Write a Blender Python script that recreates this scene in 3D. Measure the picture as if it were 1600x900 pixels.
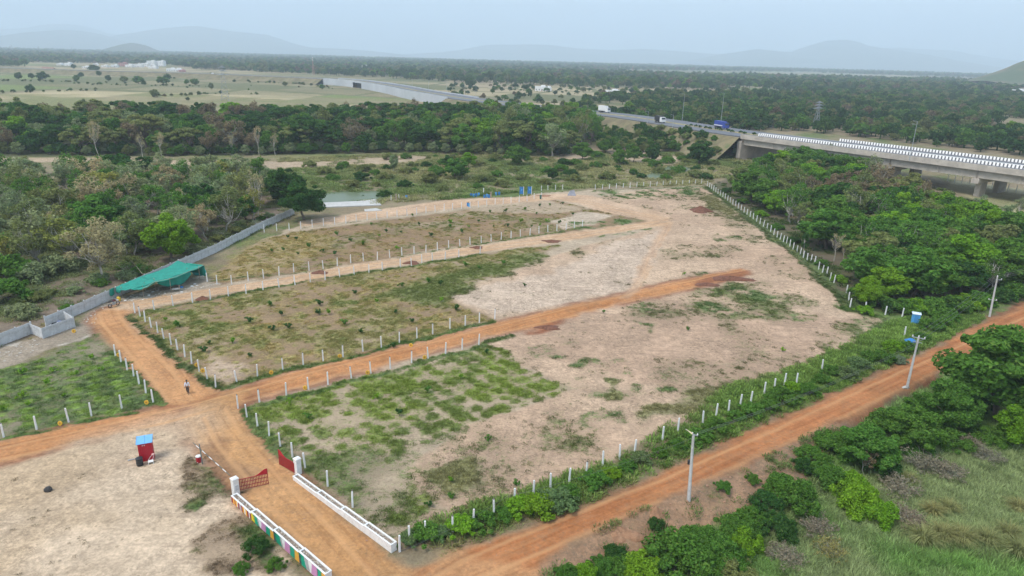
import bpy, bmesh, math, random
import numpy as np
from mathutils import Vector, Matrix

for _o in list(bpy.data.objects): bpy.data.objects.remove(_o)
SC = bpy.context.scene
COL = SC.collection
RAD = math.radians

# ------------------------------------------------------------------ camera
CAM_H, FOCAL, PITCH, ROLL = 39.0, 1067.0, RAD(18.7), RAD(1.5)
cam_d = bpy.data.cameras.new('camera')
cam_d.sensor_width = 36.0
cam_d.lens = 36.0*FOCAL/1600.0
cam_d.clip_start, cam_d.clip_end = 0.5, 60000.0
cam = bpy.data.objects.new('camera', cam_d)
COL.objects.link(cam)
cam.matrix_world = Matrix.Translation((0, 0, CAM_H)) @ Matrix.Rotation(math.pi/2-PITCH, 4, 'X') @ Matrix.Rotation(ROLL, 4, 'Z')
SC.camera = cam

# ------------------------------------------------------------------ sky and sun
SUN_EL, SUN_AZ = RAD(58), RAD(-125)      # azimuth measured clockwise from +Y: behind and left of the viewer
world = bpy.data.worlds.new('World'); SC.world = world
world.use_nodes = True
wn, wl = world.node_tree.nodes, world.node_tree.links
wn.clear()
w_out = wn.new('ShaderNodeOutputWorld'); w_bg = wn.new('ShaderNodeBackground')
w_sky = wn.new('ShaderNodeTexSky'); w_sky.sky_type = 'NISHITA'; w_sky.sun_disc = False
w_sky.sun_elevation = SUN_EL; w_sky.sun_rotation = SUN_AZ
w_sky.altitude = 60; w_sky.air_density = 1.0; w_sky.dust_density = 3.0; w_sky.ozone_density = 1.6
# an even veil of thin cloud over the clear sky, slightly mottled
w_tc = wn.new('ShaderNodeTexCoord'); w_map = wn.new('ShaderNodeMapping'); w_map.inputs['Scale'].default_value = (1.0, 1.0, 3.5)
w_no = wn.new('ShaderNodeTexNoise'); w_no.inputs['Scale'].default_value = 1.3; w_no.inputs['Detail'].default_value = 5
w_mr = wn.new('ShaderNodeMapRange')
for k, v in (('From Min', .3), ('From Max', .7), ('To Min', .28), ('To Max', .78)): w_mr.inputs[k].default_value = v
w_mix = wn.new('ShaderNodeMix'); w_mix.data_type = 'RGBA'
w_mix.inputs['B'].default_value = (4.45, 5.4, 6.35, 1)
wl.new(w_tc.outputs['Generated'], w_map.inputs['Vector']); wl.new(w_map.outputs['Vector'], w_no.inputs['Vector'])
wl.new(w_no.outputs['Fac'], w_mr.inputs['Value']); wl.new(w_mr.outputs['Result'], w_mix.inputs['Factor'])
wl.new(w_sky.outputs['Color'], w_mix.inputs['A']); wl.new(w_mix.outputs['Result'], w_bg.inputs['Color'])
w_bg.inputs['Strength'].default_value = 0.145
wl.new(w_bg.outputs['Background'], w_out.inputs['Surface'])

sun_d = bpy.data.lights.new('sun', 'SUN'); sun_d.energy = 1.5; sun_d.angle = RAD(18); sun_d.color = (1.0, .96, .9)
sun = bpy.data.objects.new('sun', sun_d); COL.objects.link(sun)
_sd = Vector((math.sin(SUN_AZ)*math.cos(SUN_EL), math.cos(SUN_AZ)*math.cos(SUN_EL), math.sin(SUN_EL)))
sun.rotation_euler = _sd.to_track_quat('Z', 'Y').to_euler()
sun.location = (0, -50, 120)

SC.render.engine = 'CYCLES'
SC.view_settings.view_transform = 'Standard'; SC.view_settings.look = 'None'
SC.view_settings.exposure = 0.70; SC.view_settings.gamma = 1.0; SC.view_settings.use_curve_mapping = False
cy = SC.cycles
cy.use_denoising = True
try: cy.denoiser = 'OPENIMAGEDENOISE'
except Exception: pass
cy.max_bounces = 5; cy.diffuse_bounces = 3; cy.glossy_bounces = 2; cy.transmission_bounces = 3
cy.volume_bounces = 2; cy.transparent_max_bounces = 6
cy.use_adaptive_sampling = True; cy.adaptive_threshold = 0.02
cy.volume_step_rate = 1.0

# ------------------------------------------------------------------ survey helpers
_R = np.array(cam.matrix_world.to_3x3())
def smooth(a, b, x):
    t = np.clip((x-a)/(b-a), 0, 1); return t*t*(3-2*t)
def _hash(ix, iy, seed):
    n = (ix.astype(np.int64)*374761393 + iy.astype(np.int64)*668265263 + seed*1442695041) & 0x7fffffff
    n = ((n ^ (n >> 13))*1274126177) & 0x7fffffff
    return ((n ^ (n >> 16)) & 0xffff)/65535.0
def vnoise(x, y, seed=0):
    x = np.asarray(x, float); y = np.asarray(y, float)
    ix, iy = np.floor(x), np.floor(y); fx, fy = x-ix, y-iy
    ux, uy = fx*fx*(3-2*fx), fy*fy*(3-2*fy)
    a, b = _hash(ix, iy, seed), _hash(ix+1, iy, seed); c, d = _hash(ix, iy+1, seed), _hash(ix+1, iy+1, seed)
    return (a*(1-ux)+b*ux)*(1-uy) + (c*(1-ux)+d*ux)*uy
def fbm(x, y, scale, octaves=4, seed=0):
    s, amp, tot = 0, 1.0, 0
    for o in range(octaves):
        s = s + amp*vnoise(x/scale*2**o + 17.3*o, y/scale*2**o - 9.1*o, seed+o); tot += amp; amp *= .5
    return s/tot
def ray_plane(u, v, z=0.0):
    """where the sight line of the survey photograph's point (u, v) meets the level z"""
    d = _R @ np.array([(u-800)/FOCAL, (450-v)/FOCAL, -1.0])
    t = (z-CAM_H)/d[2]
    return np.array([t*d[0], t*d[1], z])
def flat(pts): return np.array([ray_plane(u, v)[:2] for u, v in pts])
def in_poly(x, y, poly):
    ins = np.zeros(np.shape(x), bool); n = len(poly); j = n-1
    for i in range(n):
        xi, yi = poly[i]; xj, yj = poly[j]
        if yi != yj:
            c = ((yi > y) != (yj > y)) & (x < (xj-xi)*(y-yi)/(yj-yi)+xi); ins ^= c
        j = i
    return ins
def seg_dist(x, y, pts, closed=False):
    """distance to a polyline, with running length and side (left positive)"""
    best = np.full(np.shape(x), 1e9); S = np.zeros(np.shape(x)); D = np.zeros(np.shape(x)); run = 0.0
    P = list(pts) + ([pts[0]] if closed else [])
    for (ax, ay), (bx, by) in zip(P[:-1], P[1:]):
        dx, dy = bx-ax, by-ay; L = math.hypot(dx, dy)+1e-9
        t = np.clip(((x-ax)*dx+(y-ay)*dy)/(L*L), 0, 1)
        d = np.hypot(x-ax-t*dx, y-ay-t*dy); side = np.sign((y-ay)*dx-(x-ax)*dy)
        m = d < best
        best = np.where(m, d, best); S = np.where(m, run+t*L, S); D = np.where(m, d*side, D); run += L
    return best, S, D
def sdf(x, y, poly):
    """signed distance to a polygon, positive inside, metres"""
    x = np.asarray(x, float); y = np.asarray(y, float)
    out = np.full(x.shape, -60.0)
    a, b = poly.min(0)-60, poly.max(0)+60
    m = (x > a[0]) & (x < b[0]) & (y > a[1]) & (y < b[1])
    if m.any():
        d, _, _ = seg_dist(x[m], y[m], poly, True); out[m] = np.where(in_poly(x[m], y[m], poly), d, -d)
    return out

# ------------------------------------------------------------------ plan of the place (surveyed outlines)
ROAD_MAIN_P = flat([(560,905),(600,880),(640,888),(700,866),(760,845),(850,817),(950,778),(1050,731),(1150,684),(1250,643),(1330,604),(1400,572),(1470,537),(1530,506),(1600,477),(1700,440),(1900,372),(2100,372),(1700,470),(1600,532),(1520,556),(1440,594),(1360,634),(1280,671),(1200,709),(1120,747),(1060,770),(1000,795),(940,821),(880,853),(850,885),(820,960),(760,1100),(400,1100)])
ROAD_MAIN_C = flat([(500,1080),(640,940),(740,880),(900,815),(1060,750),(1220,677),(1380,603),(1500,548),(1600,503),(1750,440),(1950,370)])
ROAD_MID_P = flat([(-300,765),(-100,712),(0,690),(120,664),(250,637),(335,613),(402,597),(520,567),(620,543),(720,519),(800,499),(870,481),(960,462),(1040,443),(1110,428),(1160,420),(1172,427),(1110,443),(1040,459),(960,478),(870,500),(850,513),(800,517),(720,538),(620,566),(520,592),(420,618),(375,632),(330,655),(200,672),(60,706),(0,724),(-100,750),(-300,805)])
ROAD_MID_C = flat([(-300,785),(0,707),(150,674),(300,640),(420,608),(620,555),(800,509),(960,470),(1170,424)])
ROAD_LEFT_P = flat([(145,497),(160,484),(190,474),(222,470),(216,486),(199,492),(198,500),(212,512),(240,534),(270,560),(298,587),(318,603),(345,612),(300,640),(262,632),(250,618),(224,594),(198,568),(175,542),(155,517)])
ROAD_LEFT_C = flat([(170,482),(178,500),(215,540),(255,580),(300,640)])
ROAD_UP_P = flat([(160,484),(220,468),(300,455),(400,441),(440,433),(560,412),(700,390),(800,376),(900,362),(980,351),(1030,343),(1045,340),(1052,352),(1000,358),(900,375),(800,388),(700,402),(560,425),(440,446),(400,452),(330,461),(300,466),(240,480),(205,487)])
ROAD_UP_C = flat([(180,478),(300,460),(440,439),(560,418),(700,396),(800,382),(900,368),(1040,346)])
ROAD_FAR_P = flat([(470,345),(600,326),(700,312),(800,308),(850,304),(880,302),(925,306),(960,316),(1010,326),(1045,335),(1048,350),(1020,347),(985,338),(940,330),(900,318),(870,312),(820,316),(740,322),(600,339),(470,354)])
ROAD_FAR_C = flat([(470,350),(600,332),(740,318),(850,309),(910,314),(960,325),(1045,344)])
ROAD_IN_P = flat([(300,640),(345,615),(400,604),(372,640),(385,664),(408,690),(436,714),(465,742),(500,775),(545,812),(600,858),(640,888),(660,930),(560,960),(505,900),(470,862),(420,812),(385,776),(362,750),(335,712),(305,690),(280,660)])
ROAD_IN_C = flat([(330,630),(370,690),(430,760),(500,830),(580,920)])
ROAD_TRACK_P = flat([(1040,348),(1050,352),(1030,385),(1015,420),(1003,452),(985,468),(965,470),(985,448),(1000,415),(1018,382)])
ROAD_TRACK_C = flat([(1045,348),(1022,390),(1005,430),(980,468)])
PLOT_L = flat([(-400,640),(0,575),(60,560),(140,525),(152,520),(180,548),(210,580),(262,630),(200,645),(120,663),(0,690),(-400,790)])
RUBBLE = flat([(-300,640),(0,541),(60,525),(117,509),(152,482),(200,462),(320,430),(345,445),(300,456),(170,480),(150,497),(150,518),(110,535),(40,562),(0,578),(-300,680)])
PLOT_M = flat([(200,490),(330,463),(440,447),(560,426),(700,404),(800,390),(870,384),(830,405),(780,430),(690,458),(740,485),(775,497),(620,540),(402,592),(338,608),(298,580),(240,530)])
PLOT_N = flat([(322,440),(400,378),(455,362),(640,339),(760,324),(860,312),(960,335),(1020,347),(910,360),(700,388),(440,430),(345,445)])
SAND_BIG = flat([(690,460),(780,432),(850,402),(1045,352),(930,330),(905,312),(1000,297),(1105,292),(1160,330),(1230,385),(1300,445),(1325,475),(1380,495),(1415,520),(1300,560),(1200,610),(1060,670),(960,712),(800,780),(620,850),(560,800),(640,730),(730,665),(800,640),(880,610),(820,575),(750,540),(775,500)])
PLOT_O = flat([(372,640),(402,628),(620,572),(755,537),(830,580),(905,612),(800,638),(735,662),(660,705),(640,745),(690,800),(620,845),(560,800),(470,735),(400,680)])
YARD = flat([(-600,900),(-100,745),(0,722),(60,706),(200,672),(280,660),(305,690),(335,712),(362,750),(395,800),(450,870),(505,960),(400,1200),(-600,1200)])
VERGE = flat([(625,858),(640,830),(700,800),(760,785),(850,758),(950,718),(1050,665),(1090,640),(1150,600),(1250,570),(1330,535),(1390,505),(1440,490),(1500,480),(1540,495),(1470,533),(1400,567),(1330,598),(1250,637),(1150,678),(1050,724),(950,770),(850,808),(760,836),(700,855)])
BANK = flat([(850,885),(880,853),(940,821),(1000,795),(1060,770),(1120,747),(1200,709),(1280,671),(1330,650),(1290,720),(1230,770),(1130,800),(1050,830),(960,870),(900,960),(820,960)])
LOWLAND = flat([(900,960),(960,870),(1050,830),(1130,800),(1230,770),(1290,720),(1330,655),(1440,596),(1520,558),(1600,535),(1800,470),(2600,700),(2600,1400),(900,1400)])
POND_P = flat([(452,320),(480,308),(500,299),(540,297),(592,297),(600,304),(590,309),(560,312),(500,315),(470,321)])
POOL_P = flat([(1005,277),(1012,268),(1040,258),(1070,258),(1090,262),(1060,273),(1040,278)])
SANDBAR = [flat(p) for p in ([(0,246),(120,246),(300,250),(420,252),(600,256),(500,262),(430,266),(300,258),(150,254),(0,252)],[(640,243),(680,247),(640,256),(560,260),(420,264),(470,255)],[(945,236),(1000,238),(1075,247),(1060,258),(1010,255),(960,247)],[(830,245),(900,240),(930,246),(880,254)])]
WOOD_L = flat([(-500,640),(0,541),(152,479),(300,411),(400,360),(470,331),(490,318),(440,290),(380,265),(0,270),(-500,330)])
WOOD_R = flat([(1110,290),(1180,260),(1300,250),(1450,300),(1600,330),(1900,340),(1900,372),(1600,470),(1500,485),(1430,497),(1330,482),(1300,440),(1230,380),(1160,325)])
RIVER = flat([(0,258),(400,262),(480,300),(590,318),(860,296),(1105,290),(1150,262),(1180,245),(1100,238),(900,236),(640,240),(0,246)])
BELT = flat([(-900,250),(0,244),(400,246),(620,238),(900,238),(960,200),(900,170),(700,168),(400,178),(180,190),(0,192),(-900,200)])
FIELD_FAR = flat([(-900,190),(0,186),(250,176),(560,170),(690,158),(640,150),(480,125),(0,108),(-900,100)])
FIELD_MID = flat([(690,158),(900,168),(960,158),(1200,160),(1200,140),(880,133),(690,136)])
FIELD_RIGHT = flat([(1470,290),(1500,283),(1560,290),(1700,310),(1900,330),(1900,350),(1600,342),(1540,320)])
PATCHES = [flat(p) for p in (   # darker green turf on the bare ground
 [(885,560),(960,560),(1000,585),(975,600),(905,590)],[(900,610),(1000,600),(1050,610),(1000,620),(920,622)],
 [(915,640),(960,640),(980,660),(930,672),(905,655)],[(1085,470),(1140,478),(1175,485),(1150,492),(1095,485)],[(1130,448),(1180,455),(1230,470),(1180,470)],
 [(985,500),(1020,505),(1010,520),(975,515)],[(970,474),(1012,470),(1005,482),(975,482)],[(815,540),(870,545),(880,560),(830,560)],
 [(690,730),(730,725),(750,745),(720,760),(695,750)],[(920,300),(1010,293),(1100,292),(1080,305),(960,312)],[(880,345),(1000,340),(1020,348),(960,356),(900,362)],[(960,363),(1030,347),(1035,353),(990,366),(925,372)],
 [(1110,365),(1160,370),(1150,380),(1120,378)],[(1100,425),(1150,440),(1140,447),(1090,437)],[(1290,470),(1330,480),(1400,500),(1420,525),(1370,540),(1340,510)],[(1235,480),(1290,500),(1280,510),(1240,500)])]
OLIVES = [flat(p) for p in ([(990,640),(1060,625),(1150,605),(1200,590),(1180,615),(1080,650),(1010,660)],[(935,590),(965,595),(970,620),(945,625)],[(680,735),(740,720),(760,760),(700,775)],[(1110,300),(1150,330),(1140,340),(1100,312)])]
DARKS = [flat(p) for p in ([(265,735),(300,715),(345,735),(370,770),(330,780),(290,760)],[(300,840),(340,815),(390,800),(420,850),(450,905),(290,905)],[(355,775),(330,790),(300,795),(330,770)])]
YARD_GREEN = [flat(p) for p in ([(335,735),(360,752),(372,790),(345,775)],[(300,790),(330,780),(335,790),(305,800)],[(370,830),(410,820),(440,870),(430,900),(395,880)])]
ROADS = [('main', ROAD_MAIN_P, ROAD_MAIN_C), ('mid', ROAD_MID_P, ROAD_MID_C), ('left', ROAD_LEFT_P, ROAD_LEFT_C), ('up', ROAD_UP_P, ROAD_UP_C), ('far', ROAD_FAR_P, ROAD_FAR_C), ('in', ROAD_IN_P, ROAD_IN_C), ('track', ROAD_TRACK_P, ROAD_TRACK_C)]

def height(x, y):
    """ground level: a nearly flat site, low land right of the main road, a dip at the pond"""
    x = np.asarray(x, float); y = np.asarray(y, float)
    z = (fbm(x, y, 9, 3, 5)-.5)*.22*smooth(30, 60, y+0*x)
    lo = sdf(x, y, LOWLAND); bk = sdf(x, y, BANK)
    z = z - 2.2*smooth(-5.0, 4.0, lo)*smooth(-1.0, 2.0, -sdf(x, y, ROAD_MAIN_P))
    z = z + .5*(fbm(x, y, 3.2, 3, 8)-.45)*smooth(-1, 2, bk)
    z = z - 1.6*smooth(-4.0, 3.0, sdf(x, y, POND_P)) - 1.2*smooth(-3.0, 2.0, sdf(x, y, POOL_P))
    z = z + 1.3*(fbm(x, y, 22, 3, 12)-.5)*smooth(-2, 12, sdf(x, y, RIVER))
    z = z + .35*smooth(.2, 2.5, sdf(x, y, ROAD_MID_P)+0*x)*smooth(0, 40, x+60)
    return z
def G(u, v):
    p = ray_plane(u, v, 0.0)
    for _ in range(4):
        z = float(height(np.array([p[0]]), np.array([p[1]]))[0]); p = ray_plane(u, v, z)
    return Vector((float(p[0]), float(p[1]), float(p[2])))
def GZ(u, v, z):
    p = ray_plane(u, v, z); return Vector((float(p[0]), float(p[1]), float(p[2])))
def hz(x, y): return float(height(np.array([x]), np.array([y]))[0])

# ------------------------------------------------------------------ material helpers
def newmat(name):
    m = bpy.data.materials.new(name); m.use_nodes = True
    return m, m.node_tree.nodes, m.node_tree.links, m.node_tree.nodes['Principled BSDF']
def nd(nodes, kind, **kw):
    n = nodes.new('ShaderNode'+kind)
    for k, v in kw.items():
        if k in ('data_type', 'operation', 'blend_type', 'attribute_name', 'noise_dimensions', 'interpolation_type', 'attribute_type', 'feature', 'clamp_factor', 'use_clamp', 'wave_type', 'bands_direction'): setattr(n, k, v)
        else: n.inputs[k.replace('_', ' ')].default_value = v
    return n
def mixc(nodes, links, fac, a, b, blend='MIX'):
    n = nodes.new('ShaderNodeMix'); n.data_type = 'RGBA'; n.blend_type = blend
    for sock, v in (('Factor', fac), ('A', a), ('B', b)):
        i = [s for s in n.inputs if s.name == sock and s.enabled][0] if sock == 'Factor' else [s for s in n.inputs if s.name == sock and s.type == 'RGBA'][0]
        if isinstance(v, (int, float)): i.default_value = v
        elif isinstance(v, tuple): i.default_value = v if len(v) == 4 else (*v, 1)
        else: links.new(v, i)
    return [s for s in n.outputs if s.type == 'RGBA'][0]
def mathn(nodes, links, op, a, b=None, c=None, clamp=False):
    n = nodes.new('ShaderNodeMath'); n.operation = op; n.use_clamp = clamp
    for i, v in enumerate((a, b, c)):
        if v is None: continue
        if isinstance(v, (int, float)): n.inputs[i].default_value = v
        else: links.new(v, n.inputs[i])
    return n.outputs[0]
def maprange(nodes, links, v, a, b, c, d, smoothstep=True):
    n = nodes.new('ShaderNodeMapRange')
    if smoothstep: n.interpolation_type = 'SMOOTHSTEP'
    links.new(v, n.inputs['Value'])
    for k, val in zip(('From Min', 'From Max', 'To Min', 'To Max'), (a, b, c, d)): n.inputs[k].default_value = val
    return n.outputs['Result']
def worn(name, col, rough=.7, var=.25, scale=3.0, dirt=None, dirt_amt=.5, bump=.0, metallic=0.0, grain=40):
    """a plain material with blotches, fine grain and, if asked, dirt of its own colour"""
    m, n, l, b = newmat(name)
    tc = n.new('ShaderNodeTexCoord')
    a = nd(n, 'TexNoise', Scale=scale, Detail=6, Roughness=.65); l.new(tc.outputs['Object'], a.inputs['Vector'])
    g = nd(n, 'TexNoise', Scale=grain, Detail=3); l.new(tc.outputs['Object'], g.inputs['Vector'])
    f = maprange(n, l, a.outputs['Fac'], .3, .7, 1-var, 1+var*.5); f2 = maprange(n, l, g.outputs['Fac'], .3, .7, .9, 1.08)
    f = mathn(n, l, 'MULTIPLY', f, f2)
    v = n.new('ShaderNodeVectorMath'); v.operation = 'SCALE'; v.inputs[0].default_value = col; l.new(f, v.inputs['Scale'])
    out = v.outputs[0]
    if dirt:
        d = nd(n, 'TexNoise', Scale=scale*1.7, Detail=8, Roughness=.7); l.new(tc.outputs['Object'], d.inputs['Vector'])
        out = mixc(n, l, maprange(n, l, d.outputs['Fac'], .48, .72, 0, dirt_amt), out, dirt)
    l.new(out, b.inputs['Base Color']); b.inputs['Roughness'].default_value = rough; b.inputs['Metallic'].default_value = metallic
    if bump:
        bp = nd(n, 'Bump', Strength=bump, Distance=.02); l.new(g.outputs['Fac'], bp.inputs['Height']); l.new(bp.outputs['Normal'], b.inputs['Normal'])
    return m

# ------------------------------------------------------------------ object helpers
def tag(o, label=None, cat=None, group=None, kind=None):
    for k, v in (('label', label), ('category', cat), ('group', group), ('kind', kind)):
        if v: o[k] = v
    return o
def link(o, parent=None):
    COL.objects.link(o)
    if parent is not None: o.parent = parent
    return o
def empty(name, loc, rz=0.0):
    o = bpy.data.objects.new(name, None); o.empty_display_size = .3
    o.location = loc; o.rotation_euler = (0, 0, rz); return link(o)
def np_mesh(name, verts, faces, mat=None, smooth_sh=False):
    """mesh from numpy arrays; faces is (n,3) or (n,4)"""
    me = bpy.data.meshes.new(name)
    verts = np.asarray(verts, np.float32); faces = np.asarray(faces, np.int32)
    k = faces.shape[1]
    me.vertices.add(len(verts)); me.vertices.foreach_set('co', verts.ravel())
    me.loops.add(faces.size); me.loops.foreach_set('vertex_index', faces.ravel())
    me.polygons.add(len(faces)); me.polygons.foreach_set('loop_start', np.arange(0, faces.size, k, dtype=np.int32))
    me.update(calc_edges=True)
    if smooth_sh: me.polygons.foreach_set('use_smooth', np.ones(len(faces), bool))
    if mat: me.materials.append(mat)
    return me
class MB:
    """collects boxes, bars, tubes and lathes into one mesh"""
    def __init__(s): s.v = []; s.f = []
    def add(s, vs, fs):
        b = len(s.v); s.v += [tuple(p) for p in vs]; s.f += [tuple(i+b for i in f) for f in fs]; return s
    def box(s, c, d, rz=0.0, taper=1.0):
        x, y, z = d[0]/2, d[1]/2, d[2]/2; ca, sa = math.cos(rz), math.sin(rz); vs = []
        for k, t in ((-1, 1.0), (1, taper)):
            for a, b2 in ((-1, -1), (1, -1), (1, 1), (-1, 1)):
                px, py = a*x*t, b2*y*t; vs.append((c[0]+px*ca-py*sa, c[1]+px*sa+py*ca, c[2]+k*z))
        return s.add(vs, [(3,2,1,0),(4,5,6,7),(0,1,5,4),(1,2,6,5),(2,3,7,6),(3,0,4,7)])
    def tube(s, a, b, r0, r1=None, n=8, cap=True):
        a, b = Vector(a), Vector(b); r1 = r0 if r1 is None else r1
        q = (b-a).to_track_quat('Z', 'Y'); vs = []
        for p, r in ((a, r0), (b, r1)):
            for i in range(n):
                t = 2*math.pi*i/n; vs.append(p + q @ Vector((r*math.cos(t), r*math.sin(t), 0)))
        fs = [(i, (i+1) % n, n+(i+1) % n, n+i) for i in range(n)]
        if cap: fs += [tuple(range(n-1, -1, -1)), tuple(range(n, 2*n))]
        return s.add(vs, fs)
    def path(s, pts, radii, n=6):
        pts = [Vector(p) for p in pts]; vs = []; fs = []
        for i, p in enumerate(pts):
            d = (pts[min(i+1, len(pts)-1)]-pts[max(i-1, 0)]); q = d.to_track_quat('Z', 'Y')
            for k in range(n):
                t = 2*math.pi*k/n; vs.append(p + q @ Vector((radii[i]*math.cos(t), radii[i]*math.sin(t), 0)))
        for i in range(len(pts)-1):
            fs += [(i*n+k, i*n+(k+1) % n, (i+1)*n+(k+1) % n, (i+1)*n+k) for k in range(n)]
        fs += [tuple(range(n-1, -1, -1)), tuple(range((len(pts)-1)*n, len(pts)*n))]
        return s.add(vs, fs)
    def lathe(s, prof, c=(0,0,0), n=16):
        vs = []; fs = []
        for r, z in prof:
            for k in range(n):
                t = 2*math.pi*k/n; vs.append((c[0]+r*math.cos(t), c[1]+r*math.sin(t), c[2]+z))
        for i in range(len(prof)-1):
            fs += [(i*n+k, i*n+(k+1) % n, (i+1)*n+(k+1) % n, (i+1)*n+k) for k in range(n)]
        fs += [tuple(range(n-1, -1, -1)), tuple(range((len(prof)-1)*n, len(prof)*n))]
        return s.add(vs, fs)
    def prism(s, poly, z0, z1):
        n = len(poly); vs = [(x, y, z0) for x, y in poly]+[(x, y, z1) for x, y in poly]
        return s.add(vs, [tuple(range(n-1, -1, -1)), tuple(range(n, 2*n))]+[(i, (i+1) % n, n+(i+1) % n, n+i) for i in range(n)])
    def mesh(s, name, mat=None, sm=False, bevel=0.0):
        me = bpy.data.meshes.new(name); me.from_pydata(s.v, [], s.f); me.update()
        if bevel:
            bm = bmesh.new(); bm.from_mesh(me)
            bmesh.ops.bevel(bm, geom=list(bm.edges), offset=bevel, segments=1, affect='EDGES', clamp_overlap=True); bm.to_mesh(me); bm.free()
        if sm: me.polygons.foreach_set('use_smooth', np.ones(len(me.polygons), bool))
        if mat: me.materials.append(mat)
        return me
    def build(s, name, mat=None, parent=None, sm=False, bevel=0.0):
        return link(bpy.data.objects.new(name, s.mesh(name, mat, sm, bevel)), parent)
def copy_tree(o, parent=None):
    c = o.copy(); COL.objects.link(c)
    if parent is not None: c.parent = parent; c.matrix_parent_inverse = o.matrix_parent_inverse
    for ch in list(o.children): copy_tree(ch, c)
    return c
# ------------------------------------------------------------------ ground sheet
def _axis_x():
    a = list(np.arange(-92, 112, .55)); s, x = .55, a[-1]
    while x < 15000: s *= 1.035; x += s; a.append(x)
    s, x = .55, a[0]; b = []
    while x > -15000: s *= 1.035; x -= s; b.append(x)
    return np.array(b[::-1]+a)
def _axis_y():
    a = [-1500, -700, -300, -120, -50, -15, 5, 18, 26, 32]; y = 34.0
    while y < 15000:
        a.append(y); y += max(.36, y*.0062) if y < 280 else y*.014
    return np.array(a)
AX, AY = _axis_x(), _axis_y()
GX, GY = np.meshgrid(AX, AY); NX, NY = len(AX), len(AY)
_fx, _fy = GX.ravel(), GY.ravel()
near = (np.abs(_fx) < 420) & (_fy > 20) & (_fy < 640)
soil = np.empty((_fx.size, 3)); gcol = np.empty((_fx.size, 3)); gden = np.zeros(_fx.size); road = np.zeros((_fx.size, 3)); clod = np.zeros(_fx.size)
def C(*c): return np.array(c)
# far country: parcels of dry stubble, scrub and green
def parcels(x, y, size, seed):
    xx = x + 40*(fbm(x, y, 300, 2, 31)-.5); yy = y*.62 + 40*(fbm(x, y, 260, 2, 41)-.5)
    ca, sa = math.cos(.22), math.sin(.22); a, b = xx*ca-yy*sa, xx*sa+yy*ca
    b = b/size; row = np.floor(b); a = a/(size*1.7) + _hash(row, row*0, seed); col = np.floor(a)
    r = _hash(col, row, seed+3); edge = np.minimum(np.minimum(b-row, 1-(b-row))*size, np.minimum(a-col, 1-(a-col))*size*1.7)
    return r, edge
pr, pe = parcels(_fx, _fy, 62, 7)
soil[:] = C(.36, .295, .175); gcol[:] = C(.13, .14, .065)
soil *= (.78+.42*pr)[:, None]
soil = np.where((pr > .72)[:, None], C(.34, .27, .17), soil)
gden[:] = np.where(pr < .3, .62, .30) + .2*(fbm(_fx, _fy, 60, 3, 3)-.5)
gden = np.where(pe < 2.0+_fy*.002, .9, gden)
gcol[:] = np.where((pr < .12)[:, None], C(.16, .21, .065), gcol)
greener = smooth(-60, 60, sdf(_fx, _fy, flat([(690,150),(1200,148),(2200,200),(2200,112),(1500,113),(700,99)])))
gden += .25*greener; gden = np.clip(gden, 0, 1)

ix = np.where(near)[0]; x, y = _fx[ix], _fy[ix]
wx = x + 1.5*(fbm(x, y, 4.0, 4, 51)-.5)*2; wy = y + 1.5*(fbm(x, y, 4.0, 4, 61)-.5)*2
so, gc, gd, rd, cl = soil[ix], gcol[ix], gden[ix], road[ix], clod[ix]
n_big, n_mid, n_sm = fbm(x, y, 26, 4, 71), fbm(x, y, 7, 4, 81), fbm(x, y, 2.2, 3, 91)
def lay(mask, s=None, g=None, d=None, c=None):
    global so, gc, gd, cl
    m = mask[:, None]
    if s is not None: so = so*(1-m) + s*m
    if g is not None: gc = gc*(1-m) + g*m
    if d is not None: gd = gd*(1-mask) + d*mask
    if c is not None: cl = cl*(1-mask) + c*mask
def zone(poly, soft=1.0, off=0.0):
    z = smooth(-soft, soft, sdf(wx, wy, poly)+off)
    return smooth(.28, .72, z + (n_sm-.5)*.55*(soft > .9) + (n_mid-.5)*.5*(soft > 2.4)) if soft > .9 else z
def mixv(a, b, t): return a*(1-t)[:, None] + b*t[:, None]
TURF, BRIGHT, STRAW, OLIVE, DARKG = C(.088,.148,.036), C(.14,.215,.036), C(.36,.275,.115), C(.20,.185,.075), C(.05,.088,.026)
# everything within reach: scrub land
lay(smooth(0, 1, np.ones(x.size)), C(.27,.215,.135)*(.8+.4*n_mid)[:, None], mixv(OLIVE, TURF, smooth(.35,.6,n_mid)), .45+.9*(n_big-.5)+.5*(n_mid-.5), .2)
lay(zone(FIELD_FAR, 4), mixv(C(.38,.31,.18), C(.30,.26,.145), smooth(.35,.65,n_big)), C(.20,.205,.085), .12+.45*smooth(.5,.68,fbm(x,y*2,60,3,33))+.35*(pr[ix] < .3)+.6*(pe[ix] < 1.6), 0)
so = np.where((sdf(x, y, FIELD_FAR) > 0)[:, None], so*(.78+.40*pr[ix])[:, None], so)
lay(zone(FIELD_MID, 4), C(.40,.33,.20), C(.19,.21,.08), .3, 0)
lay(zone(BELT, 5), C(.13,.11,.07), DARKG, .55, 0)
lay(zone(RIVER, 3), C(.29,.23,.145)*(.85+.3*n_mid)[:, None], mixv(C(.23,.22,.10), C(.14,.18,.06), smooth(.4,.65,n_big)), .62+.9*(n_mid-.5), .1)
for p in SANDBAR: lay(zone(p, 2.0), C(.42,.32,.215), C(.2,.2,.1), .28+.7*(n_mid-.5), .5)
lay(zone(WOOD_L, 3), mixv(C(.215,.165,.12), C(.16,.125,.085), n_mid), mixv(C(.20,.205,.10), C(.13,.17,.06), n_mid), .42+.9*(n_mid-.5), .4)
lay(zone(WOOD_R, 2), C(.15,.12,.08), C(.07,.11,.03), .5+.8*(n_mid-.5), .3)
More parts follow.
